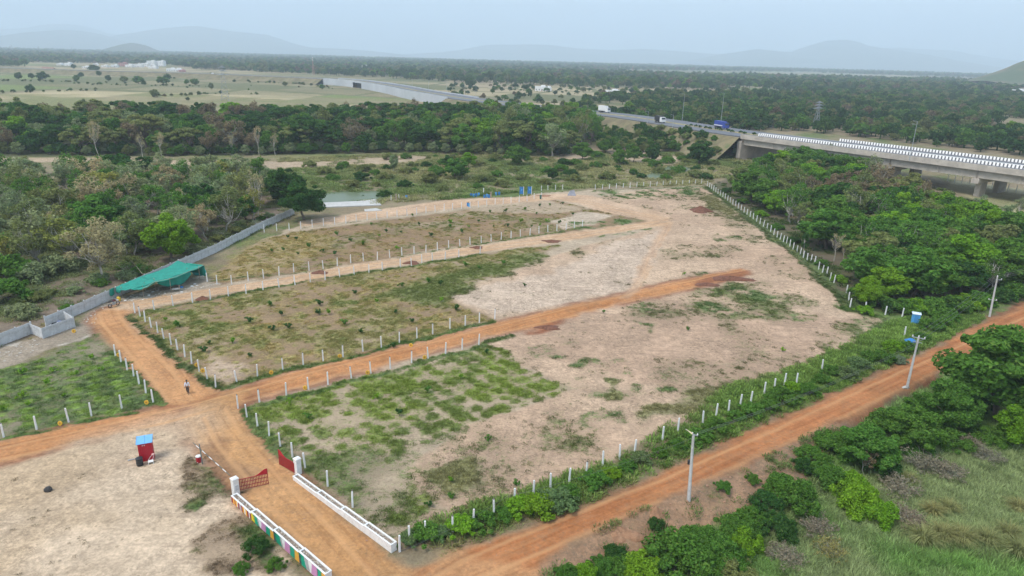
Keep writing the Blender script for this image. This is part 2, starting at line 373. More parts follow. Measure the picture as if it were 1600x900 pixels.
lay(zone(FIELD_RIGHT, 3), C(.42,.37,.22), C(.2,.22,.09), .35+.8*(n_big-.5), 0)
lay(zone(LOWLAND, 2), C(.15,.125,.085), mixv(C(.135,.235,.06), C(.205,.245,.11), smooth(.42,.62,n_big*.5+n_mid*.5)), .75+.5*(n_mid-.5), .2)
# bare ground of the site
_site = flat([(150,490),(322,440),(400,378),(470,352),(640,335),(860,300),(1105,290),(1325,475),(1425,515),(1250,575),(1100,650),(950,720),(640,860),(470,740),(372,640),(330,610)])
lay(zone(_site, 1.0), C(.45,.355,.25), OLIVE, .25, .4)
sand_n = smooth(.3, .7, n_big)
lay(zone(SAND_BIG, 1.4), mixv(C(.535,.385,.262), C(.465,.32,.215), sand_n), C(.135,.15,.06), .28+1.0*(n_mid-.5)+.6*(n_big-.5), .68)
white = flat([(700,462),(860,425),(960,380),(1040,360),(1010,420),(990,455),(860,478),(775,492)])
lay(.8*zone(white, 4), C(.55,.43,.325), C(.15,.15,.07), .17+.9*(n_mid-.5), .8)
pink = flat([(800,500),(960,490),(1100,470),(1350,500),(1250,570),(1100,620),(960,600),(860,560),(770,545)])
lay(.8*zone(pink, 5), C(.435,.295,.20), C(.13,.145,.06), .30+.9*(n_mid-.5)+.5*(n_big-.5), .8)
# dry plots
dm = zone(PLOT_M, .8)
lay(dm, mixv(C(.29,.20,.115), C(.43,.315,.205), smooth(.5,.72,n_mid)), mixv(mixv(C(.33,.245,.10), C(.235,.21,.08), smooth(.3,.62,n_mid)), C(.16,.19,.055), smooth(.56,.70,n_sm*.6+n_big*.4)), .60+.9*(n_sm-.5)+.5*(n_mid-.5), .6)
lay(.8*zone(flat([(338,606),(305,575),(330,555),(400,570),(390,592)]), 4), C(.52,.39,.28), STRAW, .42+.9*(n_mid-.5), .8)
lay(.85*zone(flat([(600,462),(720,425),(860,385),(860,400),(780,432),(690,465),(720,485),(650,480)]), 5), C(.36,.28,.18), C(.12,.155,.045), .78+.8*(n_mid-.5), .3)
nm = zone(PLOT_N, .8)
lay(nm, mixv(C(.28,.185,.105), C(.38,.28,.185), smooth(.5,.72,n_mid)), mixv(C(.29,.205,.095), C(.20,.18,.075), smooth(.35,.6,n_mid)), .52+.9*(n_sm-.5)+.3*(n_mid-.5), .7)
lay(.9*zone(flat([(400,378),(470,362),(520,370),(490,400),(430,425),(345,440),(330,430)]), 5), C(.38,.28,.15), mixv(C(.36,.27,.10), C(.27,.21,.09), n_mid), .68+.8*(n_sm-.5), .5)
lay(.8*zone(flat([(860,345),(910,330),(960,336),(930,352),(880,358)]), 3), C(.56,.46,.35), OLIVE, .2+.8*(n_mid-.5), .4)
lay(.8*zone(flat([(700,318),(850,312),(920,328),(860,335),(740,330)]), 3), C(.46,.36,.25), OLIVE, .3+.8*(n_mid-.5), .4)
# rows of tufts
def tuft_rows(x, y, ang, sx, sy, r0, r1, drop, seed):
    ca, sa = math.cos(ang), math.sin(ang); a, b = (x*ca+y*sa)/sx, (-x*sa+y*ca)/sy
    best = np.zeros(x.size)
    for da in (-1, 0, 1):
        for db in (-1, 0, 1):
            i, j = np.floor(a)+da, np.floor(b)+db
            h1, h2, h3, h4 = (_hash(i, j, seed+k) for k in range(4))
            r = np.hypot((a-i-.5-.3*(h1-.5))*sx, (b-j-.5-.3*(h2-.5))*sy)
            best = np.maximum(best, np.where(h4 > drop, 1-r/(r0+(r1-r0)*h3), 0))
    return best
_d = ROAD_MID_C[6]-ROAD_MID_C[4]; MID_ANG = math.atan2(_d[1], _d[0])
om = zone(PLOT_O, 1.2)
tr = tuft_rows(x + 1.2*(n_sm-.5), y + 1.2*(n_mid-.5), MID_ANG+.12, 2.3, 1.8, .7, 1.6, .06, 100)
lay(om, mixv(C(.50,.385,.27), C(.40,.31,.20), n_mid), mixv(C(.125,.165,.042), C(.165,.215,.042), smooth(.4,.6,n_mid)), .30+.40*smooth(0, .6, tr)+.5*(n_mid-.5)+.35*(n_sm-.5)+.35*(n_big-.45)+.16*smooth(20, -5, x+10), .7)
lay(.75*zone(flat([(400,690),(480,700),(600,700),(640,730),(600,780),(620,840),(560,800),(470,740)]), 5), C(.30,.24,.155), C(.085,.125,.04), .60+1.1*(n_mid-.5), .4)
lm = zone(PLOT_L, .8)
tl = tuft_rows(x + 1.0*(n_sm-.5), y, MID_ANG, 2.3, 2.0, .7, 1.3, .2, 140)
lay(lm, C(.30,.25,.165), mixv(C(.085,.135,.04), C(.15,.235,.04), smooth(.1,.5,tl)), .62+.25*tl+.9*(n_mid-.5), .2)
PATCHES += [flat(p) for p in ([(1060,455),(1200,440),(1290,470),(1250,520),(1160,500),(1080,480)],[(1290,500),(1400,505),(1380,545),(1300,555),(1260,530)],[(640,690),(720,670),(760,700),(680,740),(630,730)],[(560,720),(650,710),(640,800),(590,800)],[(850,650),(930,660),(900,700),(830,700)])]
for zm, sd in ((dm, 170), (nm, 180)):
    tq = tuft_rows(x + .8*(n_sm-.5), y + .8*(n_mid-.5), MID_ANG+.1, 2.2, 1.9, .5, 1.1, .15, sd)
    gd = gd + zm*(.30*smooth(.05, .6, tq)-.05); q = (zm*.55*smooth(.2, .8, tq))[:, None]; gc = gc*(1-q) + C(.15,.185,.05)*q
for p in PATCHES[-5:]: lay(.9*zone(p, 4), None, C(.125,.16,.052), .50+1.0*(n_mid-.5)+.4*(n_sm-.5))
for p in PATCHES[:-5]: lay(zone(p, 2.2), None, mixv(C(.10,.15,.045), C(.07,.125,.04), n_mid)*1.25, .50+.8*(n_sm-.5)+.6*(n_mid-.5))
for p in OLIVES: lay(.85*zone(p, 2.5), C(.33,.28,.16), C(.23,.21,.095), .75+.5*(n_sm-.5), .2)
# yard by the gate
lay(zone(YARD, 1.0), mixv(C(.56,.43,.30), C(.47,.345,.22), smooth(.38,.62,n_big*.6+n_mid*.4)), C(.17,.15,.085), .10+.5*(n_mid-.5)+.4*(n_sm-.5), .48)
for p in DARKS: lay(zone(p, 1.8), C(.40,.295,.195), mixv(C(.165,.115,.07), C(.12,.13,.05), smooth(.48,.6,n_mid)), .60+.8*(n_mid-.5)+.5*(n_sm-.5), .5)
for p in YARD_GREEN: lay(zone(p, 1.2), C(.2,.16,.1), C(.09,.145,.04), .72+.8*(n_mid-.5), .1)
lay(zone(RUBBLE, 1.2), mixv(C(.34,.28,.21), C(.55,.49,.41), smooth(.55,.7,n_sm)), C(.13,.14,.06), .25+.8*(n_mid-.5), .7)
# laterite roads
colmap = {'main': C(.36,.130,.046), 'mid': C(.42,.18,.068), 'left': C(.45,.22,.092), 'up': C(.49,.34,.215), 'far': C(.50,.355,.235), 'in': C(.45,.235,.095), 'track': C(.47,.315,.20)}
RID = np.full(x.size, -1)
for k, (nm_, P, Cn) in enumerate(ROADS):
    s = sdf(x + 1.5*(fbm(x, y, 2.0, 4, 7)-.5), y + 1.5*(fbm(x, y, 2.0, 4, 9)-.5), P)
    m = smooth(-.55, .75, s); _, S, D = seg_dist(x, y, Cn)
    soft = .7 if nm_ == 'track' else 1.0
    # the verge just outside: spilled dark red earth
    rim = smooth(-1.7, -.2, s)*(1-m)
    if nm_ in ('main', 'mid', 'in', 'left'): lay(rim*.9*smooth(.30,.55,n_mid), C(.23,.085,.04), None, .18+.5*(n_sm-.4), .3)
    lay(m*soft, mixv(colmap[nm_], colmap[nm_]*C(1.12,1.16,1.22), smooth(.4,.65,n_mid)), C(.17,.15,.08), .0+.25*(n_sm-.6), .42)
    rd = np.where((m > .02)[:, None] & (m[:, None] > rd[:, 2:3]), np.stack([S, D, m], 1), rd)
    RID = np.where(s > 0, k, RID)
lay(.8*zone(flat([(318,690),(350,680),(392,735),(380,775),(352,748),(335,712)]), 1.8), C(.25,.14,.075), C(.13,.12,.05), .2+.6*(n_mid-.5), .4)
# where the yard's sand runs into the middle road and the entrance
lay(.75*smooth(-3, 2.5, sdf(x, y, flat([(120,690),(250,652),(330,640),(345,660),(310,690),(240,690)]))), C(.55,.41,.275))
lay(.55*zone(flat([(560,905),(600,880),(680,870),(800,870),(850,900),(820,960),(560,960)]), 4), C(.47,.27,.13))
lay(.7*zone(VERGE, .7), C(.20,.15,.09), None, None, .1)
lay(zone(VERGE, .9), None, mixv(C(.085,.14,.035), C(.14,.21,.045), n_mid), .62+1.0*(n_mid-.5), .1)
lay(zone(BANK, 1.2), mixv(C(.29,.165,.095), C(.36,.23,.14), n_mid), C(.09,.13,.04), .26+1.2*(n_mid-.5)+.4*(n_sm-.5), 1.0)
# grassy margins along the fence rows
for line, w, dens, col in ((flat([(199,495),(240,534),(298,590),(340,612)]), 1.5, .95, C(.06,.10,.03)), (flat([(345,612),(400,594),(536,560),(640,535),(770,502)]), 1.0, .8, C(.075,.125,.03)), (flat([(372,642),(405,632),(610,580),(748,543),(800,525)]), .8, .75, C(.08,.135,.035)),
                           (flat([(378,650),(412,690),(440,714)]), 1.3, .8, C(.08,.13,.035)), (flat([(200,645),(110,664),(0,690)]), 1.0, .9, C(.08,.14,.035)), (flat([(262,632),(225,598),(180,548)]), 1.0, .85, C(.085,.14,.035)),
                           (flat([(241,486),(411,452),(560,428),(750,399)]), .8, .75, C(.08,.125,.035)), (flat([(324,440),(480,425),(700,390),(910,357)]), .6, .65, C(.10,.14,.045)), (flat([(413,362),(640,338),(850,311)]), .7, .45, C(.10,.12,.045)),
                           (flat([(1105,292),(1196,360),(1261,409),(1330,480)]), 2.2, .8, C(.075,.12,.035)), (flat([(1330,485),(1352,488),(1415,500)]), 2.5, .9, C(.09,.16,.035)), (flat([(930,298),(1105,291)]), 1.2, .7, C(.10,.14,.045)),
                           (flat([(470,745),(545,815),(620,868)]), 1.0, .5, C(.10,.11,.05)), (flat([(370,770),(430,830),(500,900)]), 1.0, .55, C(.09,.11,.045))):
    d, _, _ = seg_dist(wx, wy, line); m = smooth(w, w*.35, d)*(RID < 0)
    lay(m, None, np.broadcast_to(col, (x.size, 3))*(.8+.4*n_mid)[:, None], dens+.5*(n_mid-.5), .1)
# dark red fill at the end of the middle road and the rill beside it
for p in ([(1085,440),(1130,428),(1172,422),(1176,430),(1130,440),(1095,447)], [(820,520),(850,505),(880,500),(878,507),(850,517),(828,524)]):
    lay(zone(flat(p), .8), C(.26,.095,.045), None, 0.0, .3)
soil[ix], gcol[ix], gden[ix], road[ix], clod[ix] = so, gc, gd, rd, cl
RIDF = np.full(_fx.size, -1); RIDF[ix] = RID

GZZ = np.zeros(_fx.size); GZZ[ix] = height(x, y)
GV = np.stack([_fx, _fy, GZZ], 1)

def ground_material():
    m, n, l, b = newmat('ground_material')
    tc = n.new('ShaderNodeTexCoord'); P = tc.outputs['Object']
    at = {k: nd(n, 'Attribute', attribute_name=k) for k in ('soil', 'gcol', 'gden', 'road', 'clod')}
    def noise(scale, detail=5, rough=.6, vec=P):
        t = nd(n, 'TexNoise', Scale=scale, Detail=detail, Roughness=rough); l.new(vec, t.inputs['Vector']); return t.outputs['Fac']
    f1, f2, f3 = noise(.9, 6, .68), noise(3.2, 5, .65), noise(.14, 4)
    # soil tone
    tone = mathn(n, l, 'MULTIPLY', maprange(n, l, f1, .35, .65, .82, 1.12), maprange(n, l, f2, .35, .65, .84, 1.10))
    tone = mathn(n, l, 'MULTIPLY', tone, maprange(n, l, f3, .35, .65, .90, 1.08))
    v = n.new('ShaderNodeVectorMath'); v.operation = 'SCALE'; l.new(at['soil'].outputs['Color'], v.inputs[0]); l.new(tone, v.inputs['Scale'])
    col = v.outputs[0]
    # ploughed streaks on the bare plots
    mp = n.new('ShaderNodeMapping'); mp.inputs['Rotation'].default_value = (0, 0, -(MID_ANG-RAD(62))); mp.inputs['Scale'].default_value = (.10, 1.25, 1)
    l.new(P, mp.inputs['Vector']); st = noise(1.0, 4, .6, mp.outputs['Vector'])
    stm = mathn(n, l, 'MULTIPLY', maprange(n, l, st, .52, .66, 0, .55), maprange(n, l, noise(.05, 3), .42, .62, 0, 1))
    stm = mathn(n, l, 'MULTIPLY', stm, at['clod'].outputs['Fac'])
    col = mixc(n, l, stm, col, (.215, .15, .105))
    # clods, litter and dung
    vo = nd(n, 'TexVoronoi', Scale=1.35); vo.feature = 'F1'; l.new(P, vo.inputs['Vector'])
    spots = mathn(n, l, 'MULTIPLY', maprange(n, l, vo.outputs['Distance'], .10, .20, 1, 0), maprange(n, l, noise(.22, 4, .7), .44, .54, 0, 1))
    spots = mathn(n, l, 'MULTIPLY', spots, maprange(n, l, noise(.8, 3), .42, .50, 0, 1))
    col = mixc(n, l, mathn(n, l, 'MULTIPLY', spots, at['clod'].outputs['Fac'], clamp=True), col, (.10, .085, .05))
    spk = noise(2.3, 8, .82)
    spm = mathn(n, l, 'MULTIPLY', maprange(n, l, spk, .50, .58, 0, .85), maprange(n, l, noise(.16, 5, .7), .42, .58, .12, 1))
    col = mixc(n, l, mathn(n, l, 'MULTIPLY', spm, at['clod'].outputs['Fac'], clamp=True), col, (.165, .12, .075))
    crack = nd(n, 'TexNoise', Scale=.55, Detail=7, Roughness=.75); l.new(P, crack.inputs['Vector'])
    cr = mathn(n, l, 'ABSOLUTE', mathn(n, l, 'SUBTRACT', crack.outputs['Fac'], .5))
    crm = mathn(n, l, 'MULTIPLY', maprange(n, l, cr, .0, .03, .8, 0), at['clod'].outputs['Fac'])
    crm = mathn(n, l, 'MULTIPLY', crm, maprange(n, l, noise(.12, 3), .44, .54, 0, 1))
    col = mixc(n, l, crm, col, (.16, .12, .08))
    # wheel tracks along the roads
    sx = n.new('ShaderNodeSeparateXYZ'); l.new(at['road'].outputs['Vector'], sx.inputs[0])
    cb = n.new('ShaderNodeCombineXYZ')
    l.new(mathn(n, l, 'MULTIPLY', sx.outputs[0], .06), cb.inputs[0]); l.new(mathn(n, l, 'MULTIPLY', sx.outputs[1], 1.1), cb.inputs[1])
    tk = noise(1.3, 5, .62, cb.outputs[0])
    rut = mathn(n, l, 'ABSOLUTE', mathn(n, l, 'SUBTRACT', mathn(n, l, 'ABSOLUTE', mathn(n, l, 'ADD', sx.outputs[1], mathn(n, l, 'MULTIPLY', f3, .8))), 1.25))
    tkm = mathn(n, l, 'MULTIPLY', maprange(n, l, tk, .34, .68, 0, 1), sx.outputs[2])
    col = mixc(n, l, mathn(n, l, 'MULTIPLY', tkm, .26), col, (.56, .31, .145))
    tk2 = mathn(n, l, 'MULTIPLY', maprange(n, l, tk, .50, .36, 0, .30), sx.outputs[2])
    col = mixc(n, l, tk2, col, (.25, .105, .045))
    col = mixc(n, l, mathn(n, l, 'MULTIPLY', maprange(n, l, rut, .0, .42, .48, 0), sx.outputs[2]), col, (.54, .30, .14))
    # turf and weeds
    dens = mathn(n, l, 'ADD', at['gden'].outputs['Fac'], mathn(n, l, 'MULTIPLY', mathn(n, l, 'SUBTRACT', mathn(n, l, 'ADD', mathn(n, l, 'MULTIPLY', f1, .40), mathn(n, l, 'ADD', mathn(n, l, 'MULTIPLY', f2, .32), mathn(n, l, 'MULTIPLY', noise(8.5, 4, .7), .28))), .5), 2.6))
    gm = maprange(n, l, dens, .36, .72, 0, .92)
    gt = mathn(n, l, 'MULTIPLY', maprange(n, l, noise(1.7, 8, .8), .36, .64, .42, 1.42), maprange(n, l, noise(.35, 3), .35, .65, .82, 1.18))
    gv = n.new('ShaderNodeVectorMath'); gv.operation = 'SCALE'; l.new(at['gcol'].outputs['Color'], gv.inputs[0]); l.new(gt, gv.inputs['Scale'])
    yel = mixc(n, l, maprange(n, l, noise(.6, 4), .45, .7, 0, .35), gv.outputs[0], (.21, .20, .06))
    col = mixc(n, l, gm, col, yel)
    l.new(col, b.inputs['Base Color']); b.inputs['Roughness'].default_value = .95; b.inputs['Specular IOR Level'].default_value = .15
    tkh = mathn(n, l, 'MULTIPLY', mathn(n, l, 'MULTIPLY', tk, sx.outputs[2]), 1.2)
    hgt = mathn(n, l, 'ADD', mathn(n, l, 'MULTIPLY', f2, .5), mathn(n, l, 'ADD', mathn(n, l, 'MULTIPLY', f1, .8), mathn(n, l, 'ADD', mathn(n, l, 'MULTIPLY', gm, .5), tkh)))
    bp = nd(n, 'Bump', Strength=.7, Distance=.12); l.new(hgt, bp.inputs['Height']); l.new(bp.outputs['Normal'], b.inputs['Normal'])
    return m
GMAT = ground_material()

def ground_piece(name, sel):
    """one piece of the sheet: the quads chosen by sel, with their own vertices"""
    q = QUADS[sel]; used, inv = np.unique(q, return_inverse=True)
    me = np_mesh(name, GV[used], inv.reshape(q.shape), GMAT, True)
    for nm, arr in (('soil', soil), ('gcol', gcol)):
        a = me.attributes.new(nm, 'FLOAT_COLOR', 'POINT'); a.data.foreach_set('color', np.concatenate([np.clip(arr[used], 0, 1), np.ones((len(used), 1))], 1).astype(np.float32).ravel())
    for nm, arr in (('gden', gden), ('clod', clod)):
        a = me.attributes.new(nm, 'FLOAT', 'POINT'); a.data.foreach_set('value', arr[used].astype(np.float32))
    a = me.attributes.new('road', 'FLOAT_VECTOR', 'POINT'); a.data.foreach_set('vector', road[used].astype(np.float32).ravel())
    return tag(link(bpy.data.objects.new(name, me)), kind='structure')
_i = (np.arange(NY-1)[:, None]*NX + np.arange(NX-1)[None, :]).ravel()
QUADS = np.stack([_i, _i+1, _i+1+NX, _i+NX], 1)
qr = RIDF[QUADS]; QR = np.where((qr == qr[:, :1]).all(1), qr[:, 0], -1)
ground_piece('ground', QR == -1)
_rl = {'main': 'wide orange laterite road running past the utility poles', 'mid': 'orange laterite road between two rows of white posts', 'left': 'short orange laterite road where the person walks', 'up': 'pale narrow lane running past the green shade net',
       'far': 'pale sandy lane along the far side of the dry plot', 'in': 'dirt road leading through the red gate', 'track': 'faint wheel track crossing the bare sand'}
for k, (nm_, P_, C_) in enumerate(ROADS):
    if (QR == k).any(): ground_piece('dirt_road', QR == k)['label'] = _rl[nm_]

# water
def water_mat(name, col):
    m, n, l, b = newmat(name); b.inputs['Base Color'].default_value = (*col, 1); b.inputs['Roughness'].default_value = .25; b.inputs['Specular IOR Level'].default_value = .10
    tc = n.new('ShaderNodeTexCoord'); t = nd(n, 'TexNoise', Scale=1.2, Detail=4); l.new(tc.outputs['Object'], t.inputs['Vector'])
    bp = nd(n, 'Bump', Strength=.12, Distance=.05); l.new(t.outputs['Fac'], bp.inputs['Height']); l.new(bp.outputs['Normal'], b.inputs['Normal']); return m
WATER = water_mat('pond_water', (.13, .165, .095))
for nm_, P_, z_, lab in (('pond', POND_P, -.55, 'still green pond behind the pale concrete slab'), ('pool', POOL_P, -.5, 'small pool of water in the scrub near the bridge')):
    c = P_.mean(0); q = [(c[0]+(a-c[0])*1.12, c[1]+(b-c[1])*1.25) for a, b in P_]
    me = bpy.data.meshes.new(nm_); me.from_pydata([(a, b, z_) for a, b in q], [], [tuple(range(len(q)))]); me.materials.append(WATER)
    tag(link(bpy.data.objects.new(nm_, me)), lab, kind='structure')

# ------------------------------------------------------------------ hills
def hill_mat(name, col, col2):
    m, n, l, b = newmat(name); tc = n.new('ShaderNodeTexCoord'); t = nd(n, 'TexNoise', Scale=.006, Detail=8, Roughness=.7); l.new(tc.outputs['Object'], t.inputs['Vector'])
    l.new(mixc(n, l, maprange(n, l, t.outputs['Fac'], .42, .6, 0, 1), col, col2), b.inputs['Base Color']); b.inputs['Roughness'].default_value = 1; return m
HM = hill_mat('hill_forest', (.05, .075, .035), (.10, .10, .06)); HM2 = hill_mat('hill_scrub', (.19, .14, .09), (.07, .10, .04))
def ridge(name, label, prof, dist, depth, mat, seed):
    """prof: skyline points (u, v) of the photograph; built as a real ridge at the given distance"""
    us = np.array([p[0] for p in prof], float); vs = np.array([p[1] for p in prof], float)
    d = np.array([_R @ np.array([(u-800)/FOCAL, (450-v)/FOCAL, -1.0]) for u, v in prof])
    k = dist/d[:, 1]; X = d[:, 0]*k; Z = np.maximum(CAM_H + d[:, 2]*k, 0.0)
    nx, ny = 150, 26; xs = np.linspace(X[0], X[-1], nx); zs = np.interp(xs, X, Z)
    ker = np.array([1, 2, 3, 2, 1])/9.0; zs = np.convolve(np.pad(zs, 2, 'edge'), ker, 'valid')
    t = np.linspace(-1, 1, ny); XX, TT = np.meshgrid(xs, t)
    YY = dist + TT*depth + (fbm(XX, TT*0, depth*.8, 3, seed)-.5)*depth*.5
    base = (np.cos(TT*math.pi)*.5+.5)**.8
    rg = 1 - .35*np.abs(fbm(XX, YY, depth*.35, 4, seed+5)-.5)*2*(1-np.exp(-(TT/.12)**2))
    ZZ = zs[None, :]*base*rg - 3.0
    i = (np.arange(ny-1)[:, None]*nx + np.arange(nx-1)[None, :]).ravel()
    me = np_mesh(name, np.stack([XX.ravel(), YY.ravel(), ZZ.ravel()], 1), np.stack([i, i+1, i+1+nx, i+nx], 1), mat, True)
    tag(link(bpy.data.objects.new(name, me)), label, kind='structure')
ridge('hill', 'broad hazy hill on the left skyline', [(-160,72),(-60,66),(0,60),(35,55),(60,48),(80,45),(105,46),(130,52),(160,60),(190,68),(230,76),(290,84)], 8600, 1800, HM, 1)
ridge('hill', 'small dark rounded hill before the left range', [(165,79),(180,75),(195,68),(206,66),(216,68),(230,75),(246,81)], 4600, 340, HM, 2)
ridge('hill', 'pale long range behind the left fields', [(150,66),(230,50),(270,44),(310,40),(345,46),(380,50),(420,54),(450,64),(490,74),(540,76),(580,79),(640,86)], 11200, 1900, HM, 3)
ridge('hill', 'low pale ridge across the middle skyline', [(600,86),(680,82),(720,78),(760,70),(820,69),(860,70),(900,75),(960,78),(1000,76),(1050,79),(1090,82),(1130,84),(1180,88),(1240,94)], 12800, 1500, HM, 4)
ridge('hill', 'large hazy hill with a round top on the right', [(1080,95),(1130,84),(1180,76),(1215,80),(1250,81),(1275,70),(1300,62),(1330,61),(1360,70),(1400,76),(1440,82),(1480,92),(1540,104),(1600,112)], 10500, 1900, HM, 5)
ridge('hill', 'faint ridge tailing off at the far right', [(1330,78),(1400,74),(1450,76),(1490,78),(1540,86),(1590,98),(1660,110)], 12900, 1400, HM, 6)
ridge('hill', 'brown scrubby hill slope at the right edge', [(1535,124),(1560,121),(1580,113),(1600,105),(1640,84),(1700,60),(1780,62),(1860,90),(1940,118)], 1600, 270, HM2, 7)
ridge('hill', 'very faint far range behind the left hill', [(-200,70),(-100,58),(-20,46),(30,44),(70,37),(120,38),(160,50),(230,62),(300,74)], 13000, 1400, HM, 8)
# ------------------------------------------------------------------ vegetation: materials
def leaf_mat(name, mode='object', ramp=None, trans=.42):
    m = bpy.data.materials.new(name); m.use_nodes = True; n, l = m.node_tree.nodes, m.node_tree.links; n.clear()
    out = n.new('ShaderNodeOutputMaterial'); df = n.new('ShaderNodeBsdfDiffuse'); tr = n.new('ShaderNodeBsdfTranslucent'); mx = n.new('ShaderNodeMixShader')
    geo = n.new('ShaderNodeNewGeometry'); oi = n.new('ShaderNodeObjectInfo')
    if mode == 'object': base = oi.outputs['Color']
    elif mode == 'tint': a = nd(n, 'Attribute', attribute_name='tint'); a.attribute_type = 'INSTANCER'; base = a.outputs['Color']
    rnd = geo.outputs['Random Per Island']
    v = n.new('ShaderNodeVectorMath'); v.operation = 'SCALE'; l.new(base, v.inputs[0]); l.new(maprange(n, l, rnd, 0, 1, .55, 1.45, False), v.inputs['Scale'])
    warm = mixc(n, l, maprange(n, l, rnd, .80, 1.0, 0, .35), v.outputs[0], (.20, .20, .05))
    l.new(warm, df.inputs['Color']); l.new(warm, tr.inputs['Color']); mx.inputs[0].default_value = trans
    l.new(df.outputs[0], mx.inputs[1]); l.new(tr.outputs[0], mx.inputs[2]); l.new(mx.outputs[0], out.inputs['Surface'])
    return m
LEAF, LEAF_T = leaf_mat('leaf'), leaf_mat('leaf_scattered', 'tint')
BARK = worn('bark', (.17, .135, .105), .95, .35, 4, bump=.4); BARK_PALE = worn('bark_pale', (.52, .48, .41), .95, .3, 4, bump=.3)

# ------------------------------------------------------------------ vegetation: shapes
def leaf_cloud(rs, centres, radii, counts, size, flat_z=.8, up=.5, stretch=1.8):
    """leaf-sized rhombs spread through clumps; each faces outward and up with a random turn"""
    V = []; 
    for c, r, k in zip(centres, radii, counts):
        d = rs.normal(size=(k, 3)); d /= np.linalg.norm(d, axis=1)[:, None]+1e-9
        rr = rs.uniform(0, 1, k)**.42
        p = c + d*rr[:, None]*r*np.array([1, 1, flat_z])
        nrm = d*.8 + np.array([0, 0, up]) + rs.normal(size=(k, 3))*.55
        nrm /= np.linalg.norm(nrm, axis=1)[:, None]+1e-9
        t = np.cross(nrm, rs.normal(size=(k, 3))); t /= np.linalg.norm(t, axis=1)[:, None]+1e-9
        b = np.cross(nrm, t); s = size*rs.uniform(.55, 1.4, k)[:, None]
        V.append(np.stack([p-t*s*stretch*.5, p+b*s*.5-t*s*.1, p+t*s*stretch*.5, p-b*s*.5-t*s*.1], 1))
    V = np.concatenate(V).reshape(-1, 3); F = np.arange(len(V)).reshape(-1, 4)
    return V, F
def limbs(rs, H, trunk_h, r0, tips, fork=3, lean=.06, twigs=0, twig_len=1.0):
    mb = MB(); top = np.array([rs.normal()*lean*H, rs.normal()*lean*H, trunk_h])
    mid = top*.5 + np.array([rs.normal()*.03*H, rs.normal()*.03*H, 0])
    mb.path([(0,0,-.25), (0,0,.05*H), mid, top], [r0*1.5, r0*1.05, r0*.85, r0*.7], 7)
    for t in tips:
        t = np.array(t); k = top*rs.uniform(.75, 1.0); m = k*.45+t*.55 + rs.normal(size=3)*.05*H; m[2] = k[2]*.5+t[2]*.5+rs.uniform(-.02, .05)*H
        rb = r0*rs.uniform(.28, .48)
        mb.path([k, (k+m)/2+rs.normal(size=3)*.02*H, m, t], [rb, rb*.8, rb*.6, rb*.22], 5)
        for _ in range(twigs):
            a = m + (t-m)*rs.uniform(0, 1); e = a + rs.normal(size=3)*twig_len*np.array([1, 1, .6]) + np.array([0, 0, twig_len*.5])
            mb.tube(a, e, rb*.22, rb*.06, 3, False)
    return mb
